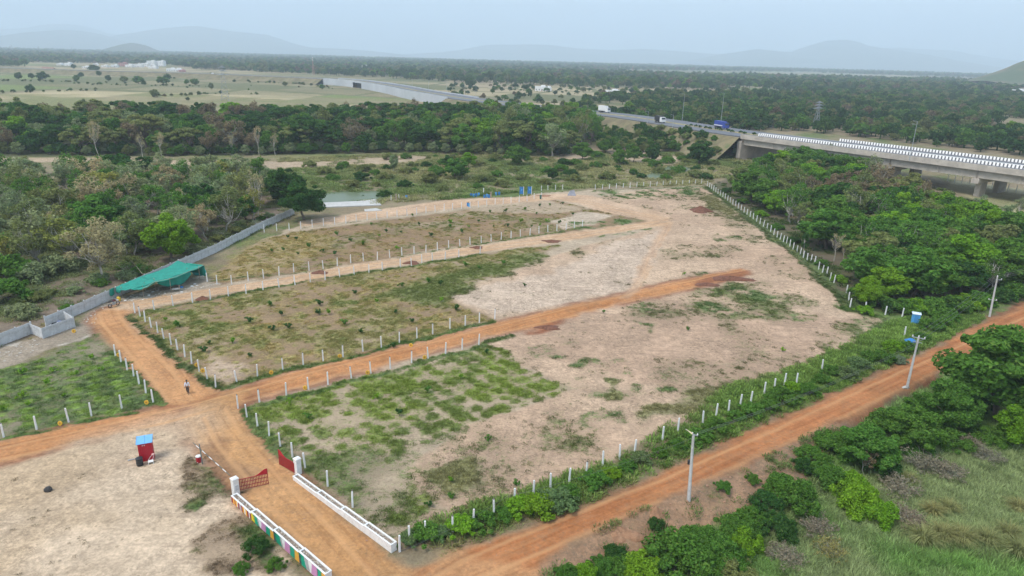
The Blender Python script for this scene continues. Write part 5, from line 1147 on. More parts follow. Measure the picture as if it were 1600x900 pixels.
for i in range(len(_run)-1):
    a, b = _run[i], _run[i+1]; ang = math.atan2(b.y-a.y, b.x-a.x); z = hz(a.x, a.y)
    for me, nm, off in ((WPOST, 'post', 0.0), (PANEL, 'panel', .07)):
        if nm == 'panel' and i == gapat: continue
        o = bpy.data.objects.new(nm, me); COL.objects.link(o); o.parent = w0
        q = a + Vector((math.cos(ang), math.sin(ang), 0))*off - w0.location
        o.location = (q.x, q.y, z-.03+(wrs.uniform(-.05, .05) if nm == 'panel' else 0)); o.rotation_euler = (wrs.uniform(-.015, .015), wrs.uniform(-.008, .008), ang+wrs.uniform(-.008, .008))
# walled enclosure against it
e_fl, e_fr = G(68, 529), G(117, 511); e_bl, e_br = G(50, 522), G(103, 502)
en = empty('concrete_enclosure', e_fl); tag(en, 'small roofless concrete enclosure against the grey wall', 'enclosure')
def panel_run(par, a, b, h=1.55):
    L = (b-a).length; ang = math.atan2(b.y-a.y, b.x-a.x); k = max(1, round(L/2.2)); step = L/k; me = panel_mesh(step-.12, h)
    for i in range(k+1):
        q = a.lerp(b, i/k)-par.location; o = link(bpy.data.objects.new('post', WPOST), par); o.location = (q.x, q.y, 0); o.scale = (1, 1, h/1.85); o.rotation_euler = (0, 0, ang)
        if i < k: o = link(bpy.data.objects.new('panel', me), par); o.location = (q.x+math.cos(ang)*.08, q.y+math.sin(ang)*.08, 0); o.rotation_euler = (0, 0, ang)
panel_run(en, e_fl, e_fr); panel_run(en, e_bl, e_fl); panel_run(en, e_br, e_fr)
def sack(loc, s, mat, label, name='sack', cat='sack', group=None, rz=0.0, sq=.55, seed=0):
    bm = bmesh.new(); bmesh.ops.create_icosphere(bm, subdivisions=2, radius=1); r = random.Random(seed)
    for v in bm.verts:
        k = 1+.16*math.sin(3*v.co.x+seed)+.14*math.sin(4*v.co.y*1.3+2*seed)+r.uniform(-.06, .06); v.co = Vector((v.co.x*k, v.co.y*k*.75, max(v.co.z*sq*k, -sq*.55)))
    me = bpy.data.meshes.new(name); bm.to_mesh(me); bm.free(); me.polygons.foreach_set('use_smooth', np.ones(len(me.polygons), bool)); me.materials.append(mat)
    o = link(bpy.data.objects.new(name, me)); o.location = (loc[0], loc[1], loc[2]+.5*sq*s); o.scale = (s, s, s); o.rotation_euler = (0, 0, rz); return tag(o, label, cat, group)
sack(G(80, 512), .5, M_WHITE, 'white sack lying inside the concrete enclosure', seed=1); sack(G(86, 508), .45, M_BLACK, 'black bag lying inside the concrete enclosure', seed=2); sack(G(94, 505), .5, worn('pale_cloth', (.40, .42, .55), .9, .1), 'pale blue cloth bundle inside the concrete enclosure', 'cloth_bundle', 'cloth', seed=3)

# ------------------------------------------------------------------ green shade net shelter
tn = empty('net_shelter', G(250, 445)); tag(tn, 'green shade net shelter on poles against the grey wall', 'shelter')
def tpx(cx, cy): return 160+cx/8.89, 390+cy/8.89
# net sheet: rows from wall edge to front edge, given as ground point and height
def gp(cx, cy, z): u, v = tpx(cx, cy); return GZ(u, v, z)
back = [gp(180, 520, 1.75), gp(370, 440, 2.0), gp(560, 362, 2.0), gp(760, 300, 2.1), gp(920, 235, 2.2), gp(1045, 150, 2.5), gp(1110, 175, 2.4)]
front = [gp(245, 560, 1.9), gp(390, 545, 1.8), gp(560, 545, 1.9), gp(720, 450, 2.3), gp(950, 405, 2.4), gp(1190, 310, 2.5), gp(1415, 215, 2.6)]
def net_sheet(back, front, name, mat, par, sag=.28, nv=10, nu=6):
    V = []; F = []; nb = len(back)
    for i in range((nb-1)*nu+1):
        s = min(i//nu, nb-2); t = (i-s*nu)/nu; A = back[s].lerp(back[s+1], t); B = front[s].lerp(front[s+1], t)
        for j in range(nv+1):
            q = j/nv; p = A.lerp(B, q); p.z -= sag*math.sin(math.pi*q)*(.5+.5*abs(math.cos(math.pi*(i/nu)))) + sag*.5*(4*t*(1-t))*q + .03*math.sin(i*1.7+j*2.1); V.append(p-par.location)
    n1 = nv+1
    for i in range((nb-1)*nu):
        for j in range(nv): a = i*n1+j; F.append((a, a+1, a+1+n1, a+n1))
    me = np_mesh(name, [tuple(v) for v in V], F, mat, True); o = link(bpy.data.objects.new(name, me), par); md = o.modifiers.new('thickness', 'SOLIDIFY'); md.thickness = .015; return o
net_sheet(back, front, 'net_roof', M_NET, tn)
net_sheet([gp(555, 370, 2.05), gp(650, 415, 1.9), gp(760, 380, 2.1)], [gp(380, 545, 1.75), gp(540, 548, 1.6), gp(700, 470, 2.0)], 'net_flap', M_NET, tn, .35)
# drapes hanging from the edges
def drape(pts_top, drop, name, mat):
    V = []; F = []; n = 8; k = len(pts_top)
    for i, p in enumerate(pts_top):
        for j in range(n+1):
            q = j/n; d = drop[i]*q; V.append((p.x+.10*math.sin(i*2.3+q*3)-tn.location.x, p.y-.25*math.sin(math.pi*q)*(.5+.5*math.sin(i*1.9))-tn.location.y, p.z-d-tn.location.z))
    for i in range(k-1):
        for j in range(n): a = i*(n+1)+j; F.append((a, a+1, a+n+2, a+n+1))
    me = np_mesh(name, V, F, mat, True); o = link(bpy.data.objects.new(name, me), tn); md = o.modifiers.new('thickness', 'SOLIDIFY'); md.thickness = .012
def chain(a, b, n): return [a.lerp(b, i/(n-1)) for i in range(n)]
drape(chain(front[6], front[6].lerp(back[6], .8), 6), [2.1, 1.9, 1.7, 1.6, 1.7, 1.8], 'net_side', M_NET)
drape(chain(back[0]+Vector((0, 0, .1)), front[0], 4), [1.2, .9, .8, .5], 'net_side', M_NET)
drape([p+Vector((0, .9, -.1)) for p in chain(front[3], front[5], 9)], [.5, 1.0, 1.5, 1.7, 1.6, 1.9, 1.8, 1.3, .6], 'net_curtain', M_NET)
drape([p+Vector((0, .3, -.05)) for p in chain(front[1], front[3], 7)], [.25, .5, .7, .55, .4, .3, .2], 'net_hem', M_NET)
for k, (cx, cy, top) in enumerate(((280,670,1.9),(575,660,1.9),(740,580,2.3),(955,590,2.4),(1195,445,2.5),(1355,425,2.55),(390,600,1.8),(600,600,1.8))):
    b_ = GZ(*tpx(cx, cy), 0); mb = MB(); b0 = b_-tn.location; mb.path([(b0.x, b0.y, -.2), (b0.x+.03, b0.y, top*.5), (b0.x+.02, b0.y+.05, top)], [.055, .05, .045], 6); mb.build('pole', M_WOOD, tn)
mb = MB(); q = [p-tn.location for p in front]; mb.path([tuple(v+Vector((0, 0, .02))) for v in q[2:]], [.03]*5, 5); mb.build('front_rail', M_WOOD, tn)
sack(GZ(*tpx(1355, 350), 0), 1.1, M_TARP, 'teal tarpaulin bundle under the right end of the shade net', 'tarp_bundle', 'tarpaulin', sq=.9, seed=5)
tag(MB().path([gp(395,150,3.4), gp(480,240,2.6), gp(560,345,1.9)], [.03, .035, .04], 5).build('bamboo_pole', M_WOOD), 'long bamboo pole leaning over the grey wall behind the shade net', 'pole')
# green cloth hung over the wall, left of the shelter
a_, b_ = GZ(171, 452, 1.85), GZ(178, 449, 1.85); V = []; F = []
for i in range(5):
    for j in range(8):
        p = a_.lerp(b_, i/4); V.append((p.x-.0+.09+.03*math.sin(i*2+j), p.y-.14-.02*j, p.z+.02-1.25*j/7*(1-.15*abs(i-2)/2)))
for i in range(4):
    for j in range(7): k = i*8+j; F.append((k, k+1, k+9, k+8))
o = link(bpy.data.objects.new('hanging_cloth', np_mesh('hanging_cloth', V, F, M_NET, True))); o.modifiers.new('thickness', 'SOLIDIFY').thickness = .02; tag(o, 'green net cloth hung over the grey wall beside the shelter', 'cloth')
# wooden bench/cot under the net
cp = GZ(*tpx(1030, 580), 0); ct = empty('wooden_cot', cp, .35); tag(ct, 'pale wooden cot in front of the shade net', 'cot')
m = MB(); m.box((0, 0, .48), (1.2, .6, .08)); m.build('top', M_CONC_PALE, ct)
for x in (-.52, .52):
    for y in (-.24, .24): m = MB(); m.box((x, y, .22), (.07, .07, .44)); m.build('leg', M_WOOD, ct)
m = MB(); m.box((.52, 0, .8), (.06, .6, .5)); m.build('headboard', M_WOOD, ct)
sack(GZ(*tpx(1100, 530), 0), .35, M_BLUE_D, 'dark blue bag on the ground behind the cot', seed=9)
for k, (cx, cy) in enumerate(sorted(((1285,480),(1240,510),(1100,590),(650,635),(700,590),(320,710),(1310,500),(560,700)), reverse=True)):
    sack(GZ(*tpx(cx, cy), 0), .22+.05*(k % 3), M_WHITE, 'white scrap of litter before the shade net, %s from the right' % ordinal(k), 'litter_scrap', 'litter', 'white litter before the shade net', k, .3, 20+k)
# motorcycle
mp_ = G(178.5, 479); mc = empty('motorcycle', mp_, RAD(70)); mc.scale = (1.15, 1.3, 1.15); tag(mc, 'dark motorcycle parked beside the left end of the shade net', 'motorcycle')
for x in (-.62, .62):
    m = MB(); n_ = 14; vs = []; fs = []
    for i in range(n_):
        a = 2*math.pi*i/n_
        for j in range(6): b = 2*math.pi*j/6; r = .26+.05*math.cos(b); vs.append((x+r*math.cos(a), .05*math.sin(b), .31+r*math.sin(a)))
    for i in range(n_):
        for j in range(6): fs.append((i*6+j, i*6+(j+1) % 6, ((i+1) % n_)*6+(j+1) % 6, ((i+1) % n_)*6+j))
    w = m.add(vs, fs).build('wheel', M_DARK, mc); h = MB(); h.tube((x, -.04, .31), (x, .04, .31), .09, .09, 8); h.build('hub', M_STEEL, w)
m = MB(); m.add([(-.15,-.12,.72),(-.15,.12,.72),(.38,-.10,.75),(.38,.10,.75),(-.1,-.13,.95),(-.1,.13,.95),(.30,-.12,.98),(.30,.12,.98)], [(0,1,3,2),(4,6,7,5),(0,2,6,4),(1,5,7,3),(0,4,5,1),(2,3,7,6)]); m.build('fuel_tank', worn('bike_paint', (.10, .02, .03), .35, .1, 5), mc, bevel=.03)
m = MB(); m.box((-.45, 0, .86), (.72, .24, .12)); m.build('seat', M_BLACK, mc, bevel=.03)
m = MB(); m.box((.05, 0, .45), (.42, .26, .34)); m.build('engine', M_STEEL, mc, bevel=.04)
m = MB(); m.tube((.62, -.08, .31), (.36, -.08, 1.0), .025, .025, 6); m.tube((.62, .08, .31), (.36, .08, 1.0), .025, .025, 6); m.build('fork', M_STEEL, mc)
m = MB(); m.tube((.32, -.36, 1.06), (.32, .36, 1.06), .018, .018, 6); m.build('handlebar', M_STEEL, mc)
m = MB(); m.lathe([(.02, -.05), (.10, 0), (.09, .08), (.02, .1)], (.47, 0, .86), 10); m.build('headlight', M_CONC_PALE, mc)
m = MB(); m.tube((-.7, .15, .36), (.1, .15, .30), .05, .035, 8); m.build('exhaust', M_STEEL, mc)
sack(mp_+Vector((.25, .55, .75)), .24, M_CONC_PALE, 'pale helmet resting on the parked motorcycle', 'helmet', 'helmet', sq=.85, seed=31)
jp = G(186, 470); jc = empty('jerrycan', jp); tag(jc, 'yellow plastic can beside the motorcycle', 'can')
m = MB(); m.box((0, 0, .35), (.5, .36, .66)); m.build('can_body', worn('yellow_plastic', (.75, .50, .03), .45, .1, 4), jc, bevel=.05); m = MB(); m.tube((.14, 0, .68), (.14, 0, .76), .05, .05, 8); m.build('cap', M_DARK, jc); m = MB(); m.path([(-.16, 0, .66), (-.1, 0, .78), (.02, 0, .78), (.06, 0, .68)], [.025]*4, 6); m.build('handle', M_YEL, jc)

# ------------------------------------------------------------------ booth in the yard
bc = G(230.5, 716.5); ang = RAD(24); bo = empty('guard_booth', bc, ang); bo.scale = (.9, .9, .92); tag(bo, 'red sheet-metal booth with a pale blue sloping roof', 'booth')
W_, D_, H_ = 1.38, 1.05, 2.2
def wallp(name, c, d, mat): m = MB(); m.box(c, d); return m.build(name, mat, bo, bevel=.01)
fw = wallp('front_wall', (0, -D_/2, H_*.49), (W_, .05, H_*.98), M_RED)
for k in range(7): m = MB(); m.box((-W_/2+.12+k*.19, -D_/2-.035, H_*.48), (.05, .03, H_*.9)); m.build('rib', M_RED, fw)
sw = wallp('side_wall', (-W_/2+.026, .0, H_*.5), (.05, D_-.052, H_), M_RED)
for k in range(4): m = MB(); m.box((-W_/2-.012, -D_/2+.16+k*.2, H_*.48), (.03, .05, H_*.9)); m.build('rib', M_RED, sw)
wallp('side_wall', (W_/2-.026, 0, H_*.5), (.05, D_-.052, H_), M_RED); wallp('rear_wall', (0, D_/2, H_*.5), (W_, .05, H_), M_RED)
dr = wallp('door', (W_/2+.02, .05, 1.0), (.04, .7, 1.8), M_RED); m = MB(); m.box((W_/2+.06, -.25, 1.05), (.05, .04, .14)); m.build('handle', M_STEEL, dr)
for x in (-.22, -.02): m = MB(); m.tube((x, -D_/2-.05, 1.98), (x, -D_/2-.09, 1.98), .055, .055, 8); m.build('vent', M_WHITE, bo)
rf = MB(); rf.add([(-W_/2-.12, -D_/2-.18, H_+.02), (W_/2+.12, -D_/2-.18, H_+.02), (W_/2+.12, D_/2+.12, H_+.30), (-W_/2-.12, D_/2+.12, H_+.30), (-W_/2-.12, -D_/2-.18, H_+.07), (W_/2+.12, -D_/2-.18, H_+.07), (W_/2+.12, D_/2+.12, H_+.35), (-W_/2-.12, D_/2+.12, H_+.35)], [(3,2,1,0),(4,5,6,7),(0,1,5,4),(1,2,6,5),(2,3,7,6),(3,0,4,7)])
ro = rf.build('roof', worn('pale_blue_roof', (.17, .43, .74), .45, .08, 2, (.40, .50, .60), .2), bo)
for k in range(3):
    x = -W_/2-.1+k*(W_+.2)/2; m = MB(); m.add([(x-.03, -D_/2-.18, H_+.075), (x+.03, -D_/2-.18, H_+.075), (x+.03, D_/2+.12, H_+.355), (x-.03, D_/2+.12, H_+.355), (x, -D_/2-.18, H_+.11), (x, D_/2+.12, H_+.39)], [(0,1,4),(1,2,5,4),(2,3,5),(3,0,4,5)]); m.build('seam', ro.data.materials[0], ro)
dp = G(219, 727); dm_ = empty('black_drum', dp); tag(dm_, 'black plastic drum standing beside the red booth', 'drum')
m = MB(); m.lathe([(.28, 0), (.31, .05), (.31, .25), (.33, .28), (.31, .31), (.31, .55), (.33, .58), (.31, .61), (.30, .80), (.27, .82), (.27, .72), (.05, .70)], n=18); m.build('drum_body', M_BLACK, dm_); m = MB(); m.lathe([(.325, 0), (.345, .02), (.325, .04)], (0, 0, .79), 18); m.build('rim', M_BLACK, dm_)
cp = G(236, 724); ch = empty('plastic_chair', cp, .5); tag(ch, 'broken white plastic chair lying at the foot of the booth', 'chair')
m = MB(); m.box((0, 0, .26), (.48, .44, .05)); m.build('seat', M_WHITE, ch, bevel=.01); m = MB(); m.path([(.2, .2, .28), (.28, .25, .55), (.3, .28, .75)], [.02]*3, 5); m.path([(-.2, .2, .28), (-.05, .25, .5), (.2, .28, .75)], [.02]*3, 5); m.build('arm', M_WHITE, ch); m = MB(); m.lathe([(.02, 0), (.12, .02), (.14, .10), (.02, .14)], (.28, .28, .74), 10); m.build('headrest', paint('pale_pink', (.7, .42, .38)), ch)
for x in (-.2, .2):
    for y in (-.18, .18): m = MB(); m.tube((x*1.1, y*1.1, 0), (x, y, .25), .025, .025, 6); m.build('leg', M_WHITE, ch)
def bar(name, a, b, r, mat, label, cat): return tag(MB().tube(a, b, r, r*.9, 6).build(name, mat), label, cat)
bar('metal_pipe', G(200, 720.5)+Vector((0, 0, .08)), G(217, 717)+Vector((0, 0, .12)), .05, M_STEEL, 'grey pipe lying on the sand left of the booth', 'pipe')
bar('wooden_plank', G(231, 725)+Vector((0, 0, .06)), G(246, 720)+Vector((0, 0, .06)), .05, M_WOOD, 'brown plank lying at the foot of the booth', 'plank')
kp = G(311, 722); wb = empty('water_cooler', kp); tag(wb, 'red drinking water drum with a white lid near the barrier', 'cooler')
m = MB(); m.lathe([(.20, 0), (.23, .04), (.25, .5), (.24, .62), (.2, .64)], n=16); m.build('drum_body', paint('cooler_red', (.45, .015, .03)), wb); m = MB(); m.lathe([(.255, .64), (.265, .70), (.20, .76), (.05, .78)], n=16); m.build('lid', M_WHITE, wb); m = MB(); m.tube((0, -.24, .12), (0, -.32, .12), .025, .025, 6); m.build('tap', M_WHITE, wb)
pp = G(316.5, 725); tag(MB().tube(pp-Vector((0, 0, .2)), pp+Vector((-.05, 0, 2.25)), .06, .05, 8).build('metal_post', worn('grey_green_post', (.16, .19, .17), .7, .2, 3)), 'grey-green upright post beside the red water drum', 'post')
# lifting boom laid from the post to the gate pillar, painted in bands
A_, B_ = G(302, 695)+Vector((0, 0, .25)), G(361, 757)+Vector((0, 0, 1.0)); bm_ = empty('barrier_boom', A_); tag(bm_, 'long banded white and dark barrier boom reaching to the gate pillar', 'barrier')
for k in range(11):
    a, b = A_.lerp(B_, k/11)-A_, A_.lerp(B_, (k+1)/11)-A_; m = MB(); m.tube(a, b, .035, .035, 8); m.build('band', M_WHITE if k % 2 else worn('dark_band_%d' % k, (.10, .12, .10), .6, .1), bm_)
sp = G(76, 767); m = sack(sp, .38, worn('dark_stone', (.06, .055, .05), .9, .3, 4), 'dark boulder lying in the sandy yard', 'boulder', 'stone', sq=.75, seed=40)

# ------------------------------------------------------------------ gate, pillars, planter walls
def pillar(loc, label, rz):
    o = empty('gate_pillar', loc, rz); tag(o, label, 'pillar', 'white gate pillars'); m = MB(); m.box((0, 0, .80), (.54, .54, 1.65)); m.build('shaft', M_WHITE, o, bevel=.03); m = MB(); m.box((0, 0, 1.68), (.60, .60, .10)); m.box((0, 0, 1.77), (.48, .48, .08), 0, .7); m.build('cap', M_WHITE, o); return o
WL0, WL1 = G(367, 782), G(505, 905); WR0, WR1 = G(462, 748), G(616, 862)
angL = math.atan2(WL1.y-WL0.y, WL1.x-WL0.x); angR = math.atan2(WR1.y-WR0.y, WR1.x-WR0.x)
pL, pR = G(369, 772), G(466, 740)
p1 = pillar(pL, 'white gate pillar at the head of the painted wall', angL); p2 = pillar(pR, 'white gate pillar at the head of the white wall', angR)
m = MB(); m.box((.28, .04, .8), (.02, .34, .5)); m.build('plaque', M_CONC, p1)
def gate_leaf(hinge, tip, label, solid):
    L = (tip-hinge).length; o = empty('gate_leaf', hinge, math.atan2(tip.y-hinge.y, tip.x-hinge.x)); tag(o, label, 'gate', 'red gate leaves')
    def top(x): t = x/L; return 1.28 + .52*float(smooth(.55, .98, np.array([t]))[0])
    fr = MB()
    for z in (.14, .50, .88, 1.24): fr.tube((0, 0, z), (L, 0, z), .032, .032, 6)
    fr.tube((0, 0, .08), (0, 0, 1.34), .045, .045, 6); fr.tube((L, 0, .08), (L, 0, top(L)), .04, .04, 6)
    fr.build('frame', M_MAROON, o)
    n = int(L/.135)
    for k in range(1, n): x = L*k/n; m = MB(); m.box((x, 0, .69), (.062, .03, 1.1)); m.build('bar', M_MAROON, o)
    N = 24; V = [(L*k/N, -.012, 1.25) for k in range(N+1)]+[(L*k/N, -.012, max(1.27, top(L*k/N))) for k in range(N+1)]
    m = MB(); m.add(V+[(x, .012, z) for x, y, z in V], [(k, k+1, N+2+k, N+1+k) for k in range(N)]+[(2*N+2+k, 3*N+3+k, 3*N+4+k, 2*N+3+k) for k in range(N)]+[(N+1+k, N+2+k, 3*N+4+k, 3*N+3+k) for k in range(N)]); m.build('crest_sheet', M_RED, o)
    if solid: m = MB(); m.box((L/2, .03, .68), (L-.08, .012, 1.1)); m.build('sheet', M_MAROON, o)
gate_leaf(G(373.5, 768), G(419.5, 757.5), 'red barred gate leaf swung open on the left pillar', False)
gate_leaf(G(462, 741), G(437, 727), 'red sheeted gate leaf swung open on the right pillar', True)
def planter_wall(P, Q, fr, tops, label, painted, side):
    par = empty('planter_wall', P); tag(par, label, 'wall'); d = (Q-P); L = d.length; ux = d.normalized(); rz = math.atan2(d.y, d.x); nrm = Vector((-ux.y, ux.x, 0)); W = .58
    def put(mb, nm, mat, parent=par, bevel=0.0):
        o = mb.build(nm, mat, parent, bevel=bevel); return o
    for k in range(len(fr)-1):
        a, b, z = fr[k]*L, fr[k+1]*L-.015, tops[k]; c = (a+b)/2
        def B(mb, s0, s1, n0, n1, z0, z1):
            m_ = ux*((s0+s1)/2)+nrm*((n0+n1)/2); mb.box((m_.x, m_.y, (z0+z1)/2), (s1-s0, abs(n1-n0), z1-z0), rz); return mb
        wall = put(B(MB(), a, b, -W/2, -W/2+.10, -.3, z-.05), 'wall_face', M_WHITE); put(B(MB(), a, b, W/2-.10, W/2, -.3, z-.05), 'wall_face', M_WHITE)
        put(B(MB(), a, a+.10, -W/2+.10, W/2-.10, -.3, z-.05), 'end_face', M_WHITE); put(B(MB(), b-.10, b, -W/2+.10, W/2-.10, -.3, z-.05), 'end_face', M_WHITE)
        put(B(MB(), a+.10, b-.10, -W/2+.10, W/2-.10, -.2, z-.12), 'soil', M_SOIL)
        rim = MB(); B(rim, a-.02, b+.0, -W/2-.03, -W/2+.11, z-.05, z); B(rim, a-.02, b, W/2-.11, W/2+.03, z-.05, z); B(rim, a-.02, a+.11, -W/2+.11, W/2-.11, z-.05, z); B(rim, b-.11, b, -W/2+.11, W/2-.11, z-.05, z); put(rim, 'rim', M_WHITE)
        for q in range(14):
            s_ = a+.2+(b-a-.4)*random.Random(k*50+q).random(); n_ = (random.Random(k*70+q+5).random()-.5)*(W-.3); pt = ux*s_+nrm*n_; mm = MB(); r_ = .05+.06*random.Random(q+k).random(); mm.lathe([(r_*.6, 0), (r_, r_*.5), (r_*.5, r_*1.1)], (pt.x, pt.y, z-.13), 5); put(mm, 'stone', M_STONE)
        if painted:
            seq = painted[k]; s_ = a; tot = sum(w for w, _, _ in seq); nf = side*(W/2+.006)
            for w, mat, cv in seq:
                e = s_+(b-a)*w/tot; vs = []; n_ = 8
                for i in range(n_+1):
                    t = i/n_; off = cv*math.sin(t*math.pi*.5)
                    for s2 in (s_+off*(1 if s_ > a+.01 else 0), min(b, e+off)):
                        pt = ux*min(max(s2, a), b)+nrm*nf; vs.append((pt.x, pt.y, -.25+(z-.055+.25)*t))
                put(MB().add(vs, [(2*i, 2*i+1, 2*i+3, 2*i+2) for i in range(n_)]), 'painted_band', mat); s_ = e
    return par
pal = [[(1, P_CRIM, 0), (1, P_AMBER, 0), (.6, P_CRIM, 0), (1, P_AMBER, 0), (.5, M_WHITE, 0), (.9, P_CRIM, 0), (1.2, P_GREY, 0), (.8, P_CRIM, 0), (1, P_AMBER, 0), (.7, M_WHITE, 0), (1, P_AMBER, 0), (1, P_CRIM, 0), (.6, M_WHITE, 0), (.9, P_CRIM, 0)],
       [(1.2, P_LEMON, -.1), (1.3, P_GREEN, -.35), (.25, P_GREY, -.3), (1.5, P_PINK, .25), (1.4, P_GREEN, .1), (1.1, P_AMBER, 0)],
       [(.7, P_BLK, 0), (1.5, P_GREEN, -.35), (.3, P_GREY, -.3), (1.4, P_PINK, .25), (1.2, P_GREEN, .1), (1.1, P_AMBER, 0)],
       [(.6, P_BLK, 0), (1.5, P_GREEN, -.35), (.9, P_GREY, -.3), (1.6, P_PINK, .25), (1.2, P_GREEN, .1), (1.1, P_AMBER, 0)]]
planter_wall(WL0, WL1+(WL1-WL0)*.06, [0, .24, .49, .75, 1.0], [.68, .85, 1.0, 1.1], 'stepped planter wall painted in coloured bands left of the gate road', pal, -1)
planter_wall(WR0, WR1, [0, .27, .52, .75, 1.0], [.45, .55, .66, .76], 'stepped white planter wall right of the gate road', None, 1)

# ------------------------------------------------------------------ plot markers: round yellow discs
DISC = MB(); DISC.tube((0, -.05, .26), (0, .05, .26), .27, .27, 14); DISC = DISC.mesh('marker', M_YEL, bevel=.012)
RING = MB(); RING.tube((0, -.062, .26), (0, -.052, .26), .13, .13, 10); RING = RING.mesh('centre', worn('amber_centre', (.42, .20, .02), .6, .2))
mk = [((115.5,519),'beside the concrete enclosure'),((185.5,556),'beside the first post of the green field'),((229,631),'at the road corner of the green field'),((94,664),'in front of the green field'),((307.5,572),'near the end of the short road posts'),((317,581),'beside the last posts of the short road'),((531,558),'at the middle of the far row of the orange road'),((424,584),'in the grass at the left of the far row'),((476.5,608),'at the third post of the near row'),((574.5,584),'at the seventh post of the near row'),((663.5,560),'at the tenth post of the near row'),((642,541),'in grass beside the far row, right part')]
for (u, v), t in mk:
    o = link(bpy.data.objects.new('plot_marker', DISC)); o.location = G(u, v+1); o.rotation_euler = (-.18, 0, prs.uniform(-.3, .4)); tag(o, 'round yellow plot marker %s' % t, 'marker', 'yellow plot markers'); link(bpy.data.objects.new('centre', RING), o)

# ------------------------------------------------------------------ person
def person(loc, rz, label):
    o = empty('person', loc, rz); tag(o, label, 'person')
    def skin(name, verts, edges, mat, root=0):
        me = bpy.data.meshes.new(name); me.from_pydata([v[:3] for v in verts], edges, []); me.materials.append(mat); ob = link(bpy.data.objects.new(name, me), o)
        md = ob.modifiers.new('skin', 'SKIN'); sv = me.skin_vertices[0].data
        for i, v in enumerate(verts): r = v[3]; sv[i].radius = (r, v[4] if len(v) > 4 else r); sv[i].use_root = i == root
        md.use_smooth_shade = True; s = ob.modifiers.new('smooth', 'SUBSURF'); s.levels = s.render_levels = 1; return ob
    V = [(0,0,.95,.13,.10),(0,0,1.15,.12,.09),(0,0,1.38,.14,.09),(0,0,1.50,.055),(0,0,1.56,.06),(0,-.01,1.66,.085,.10),(0,-.01,1.75,.06)]
    E = [(0,1),(1,2),(2,3),(3,4),(4,5),(5,6)]
    for s in (-1, 1):
        b = len(V); V += [(s*.19,0,1.42,.06),(s*.25,-.01,1.14,.045),(s*.27,-.06,.90,.035),(s*.275,-.08,.82,.035)]; E += [(2,b),(b,b+1),(b+1,b+2),(b+2,b+3)]
        for j, (dx, L) in enumerate(((-.03,.075),(-.01,.085),(.01,.08),(.03,.065))): k = len(V); V += [(s*.275+dx*.3,-.08+dx,.82-L*.6,.009),(s*.27+dx*.3,-.09+dx,.82-L,.008)]; E += [(b+3,k),(k,k+1)]
        k = len(V); V += [(s*.26,-.12,.84,.010),(s*.255,-.135,.80,.009)]; E += [(b+3,k),(k,k+1)]
        st_ = .16 if s > 0 else -.12; b = len(V); V += [(s*.09,0,.88,.085),(s*.10,-st_*.5,.50,.06),(s*.10,-st_+.06,.09,.042),(s*.10,-st_-.10,.04,.035)]; E += [(0,b),(b,b+1),(b+1,b+2),(b+2,b+3)]
    skin('body', V, E, M_SKIN)
    T = [(0,0,.93,.150,.12),(0,0,1.15,.145,.115),(0,0,1.38,.155,.11),(0,0,1.47,.07)]; e = [(0,1),(1,2),(2,3)]
    for s in (-1, 1): b = len(T); T += [(s*.19,0,1.42,.078),(s*.25,-.01,1.14,.064),(s*.265,-.05,.96,.055)]; e += [(2,b),(b,b+1),(b+1,b+2)]
    skin('shirt', T, e, M_SHIRT)
    T = [(0,0,.97,.148,.115)]; e = []
    for s in (-1, 1): st_ = .16 if s > 0 else -.12; b = len(T); T += [(s*.09,0,.86,.105),(s*.10,-st_*.5,.50,.082),(s*.10,-st_+.06,.10,.068)]; e += [(0,b),(b,b+1),(b+1,b+2)]
    skin('trousers', T, e, M_TROUS)
    skin('hair', [(0,.02,1.70,.085),(0,0,1.755,.072),(0,.05,1.66,.06)], [(0,1),(0,2)], M_HAIR)
    for s in (-1, 1):
        st_ = .16 if s > 0 else -.12; skin('shoe', [(s*.10,-st_+.08,.05,.05),(s*.10,-st_-.10,.04,.042),(s*.10,-st_-.16,.035,.03)], [(0,1),(1,2)], M_DARK)
        m = MB(); m.lathe([(.006, 0), (.012, .006), (.006, .012)], (s*.032, -.108, 1.672), 6); m.build('eye', M_BLACK, o)
    m = MB(); m.add([(-.014,-.105,1.64),(.014,-.105,1.64),(0,-.13,1.64),(0,-.105,1.685)], [(0,2,1),(0,3,2),(1,2,3),(0,1,3)]); m.build('nose', M_SKIN, o); m = MB(); m.box((0,-.106,1.615), (.045,.008,.010)); m.build('mouth', worn('lips', (.16,.06,.05), .6, .1), o)
    return o
person(G(294, 615), RAD(15), 'person in a white shirt and dark trousers walking on the dirt road')

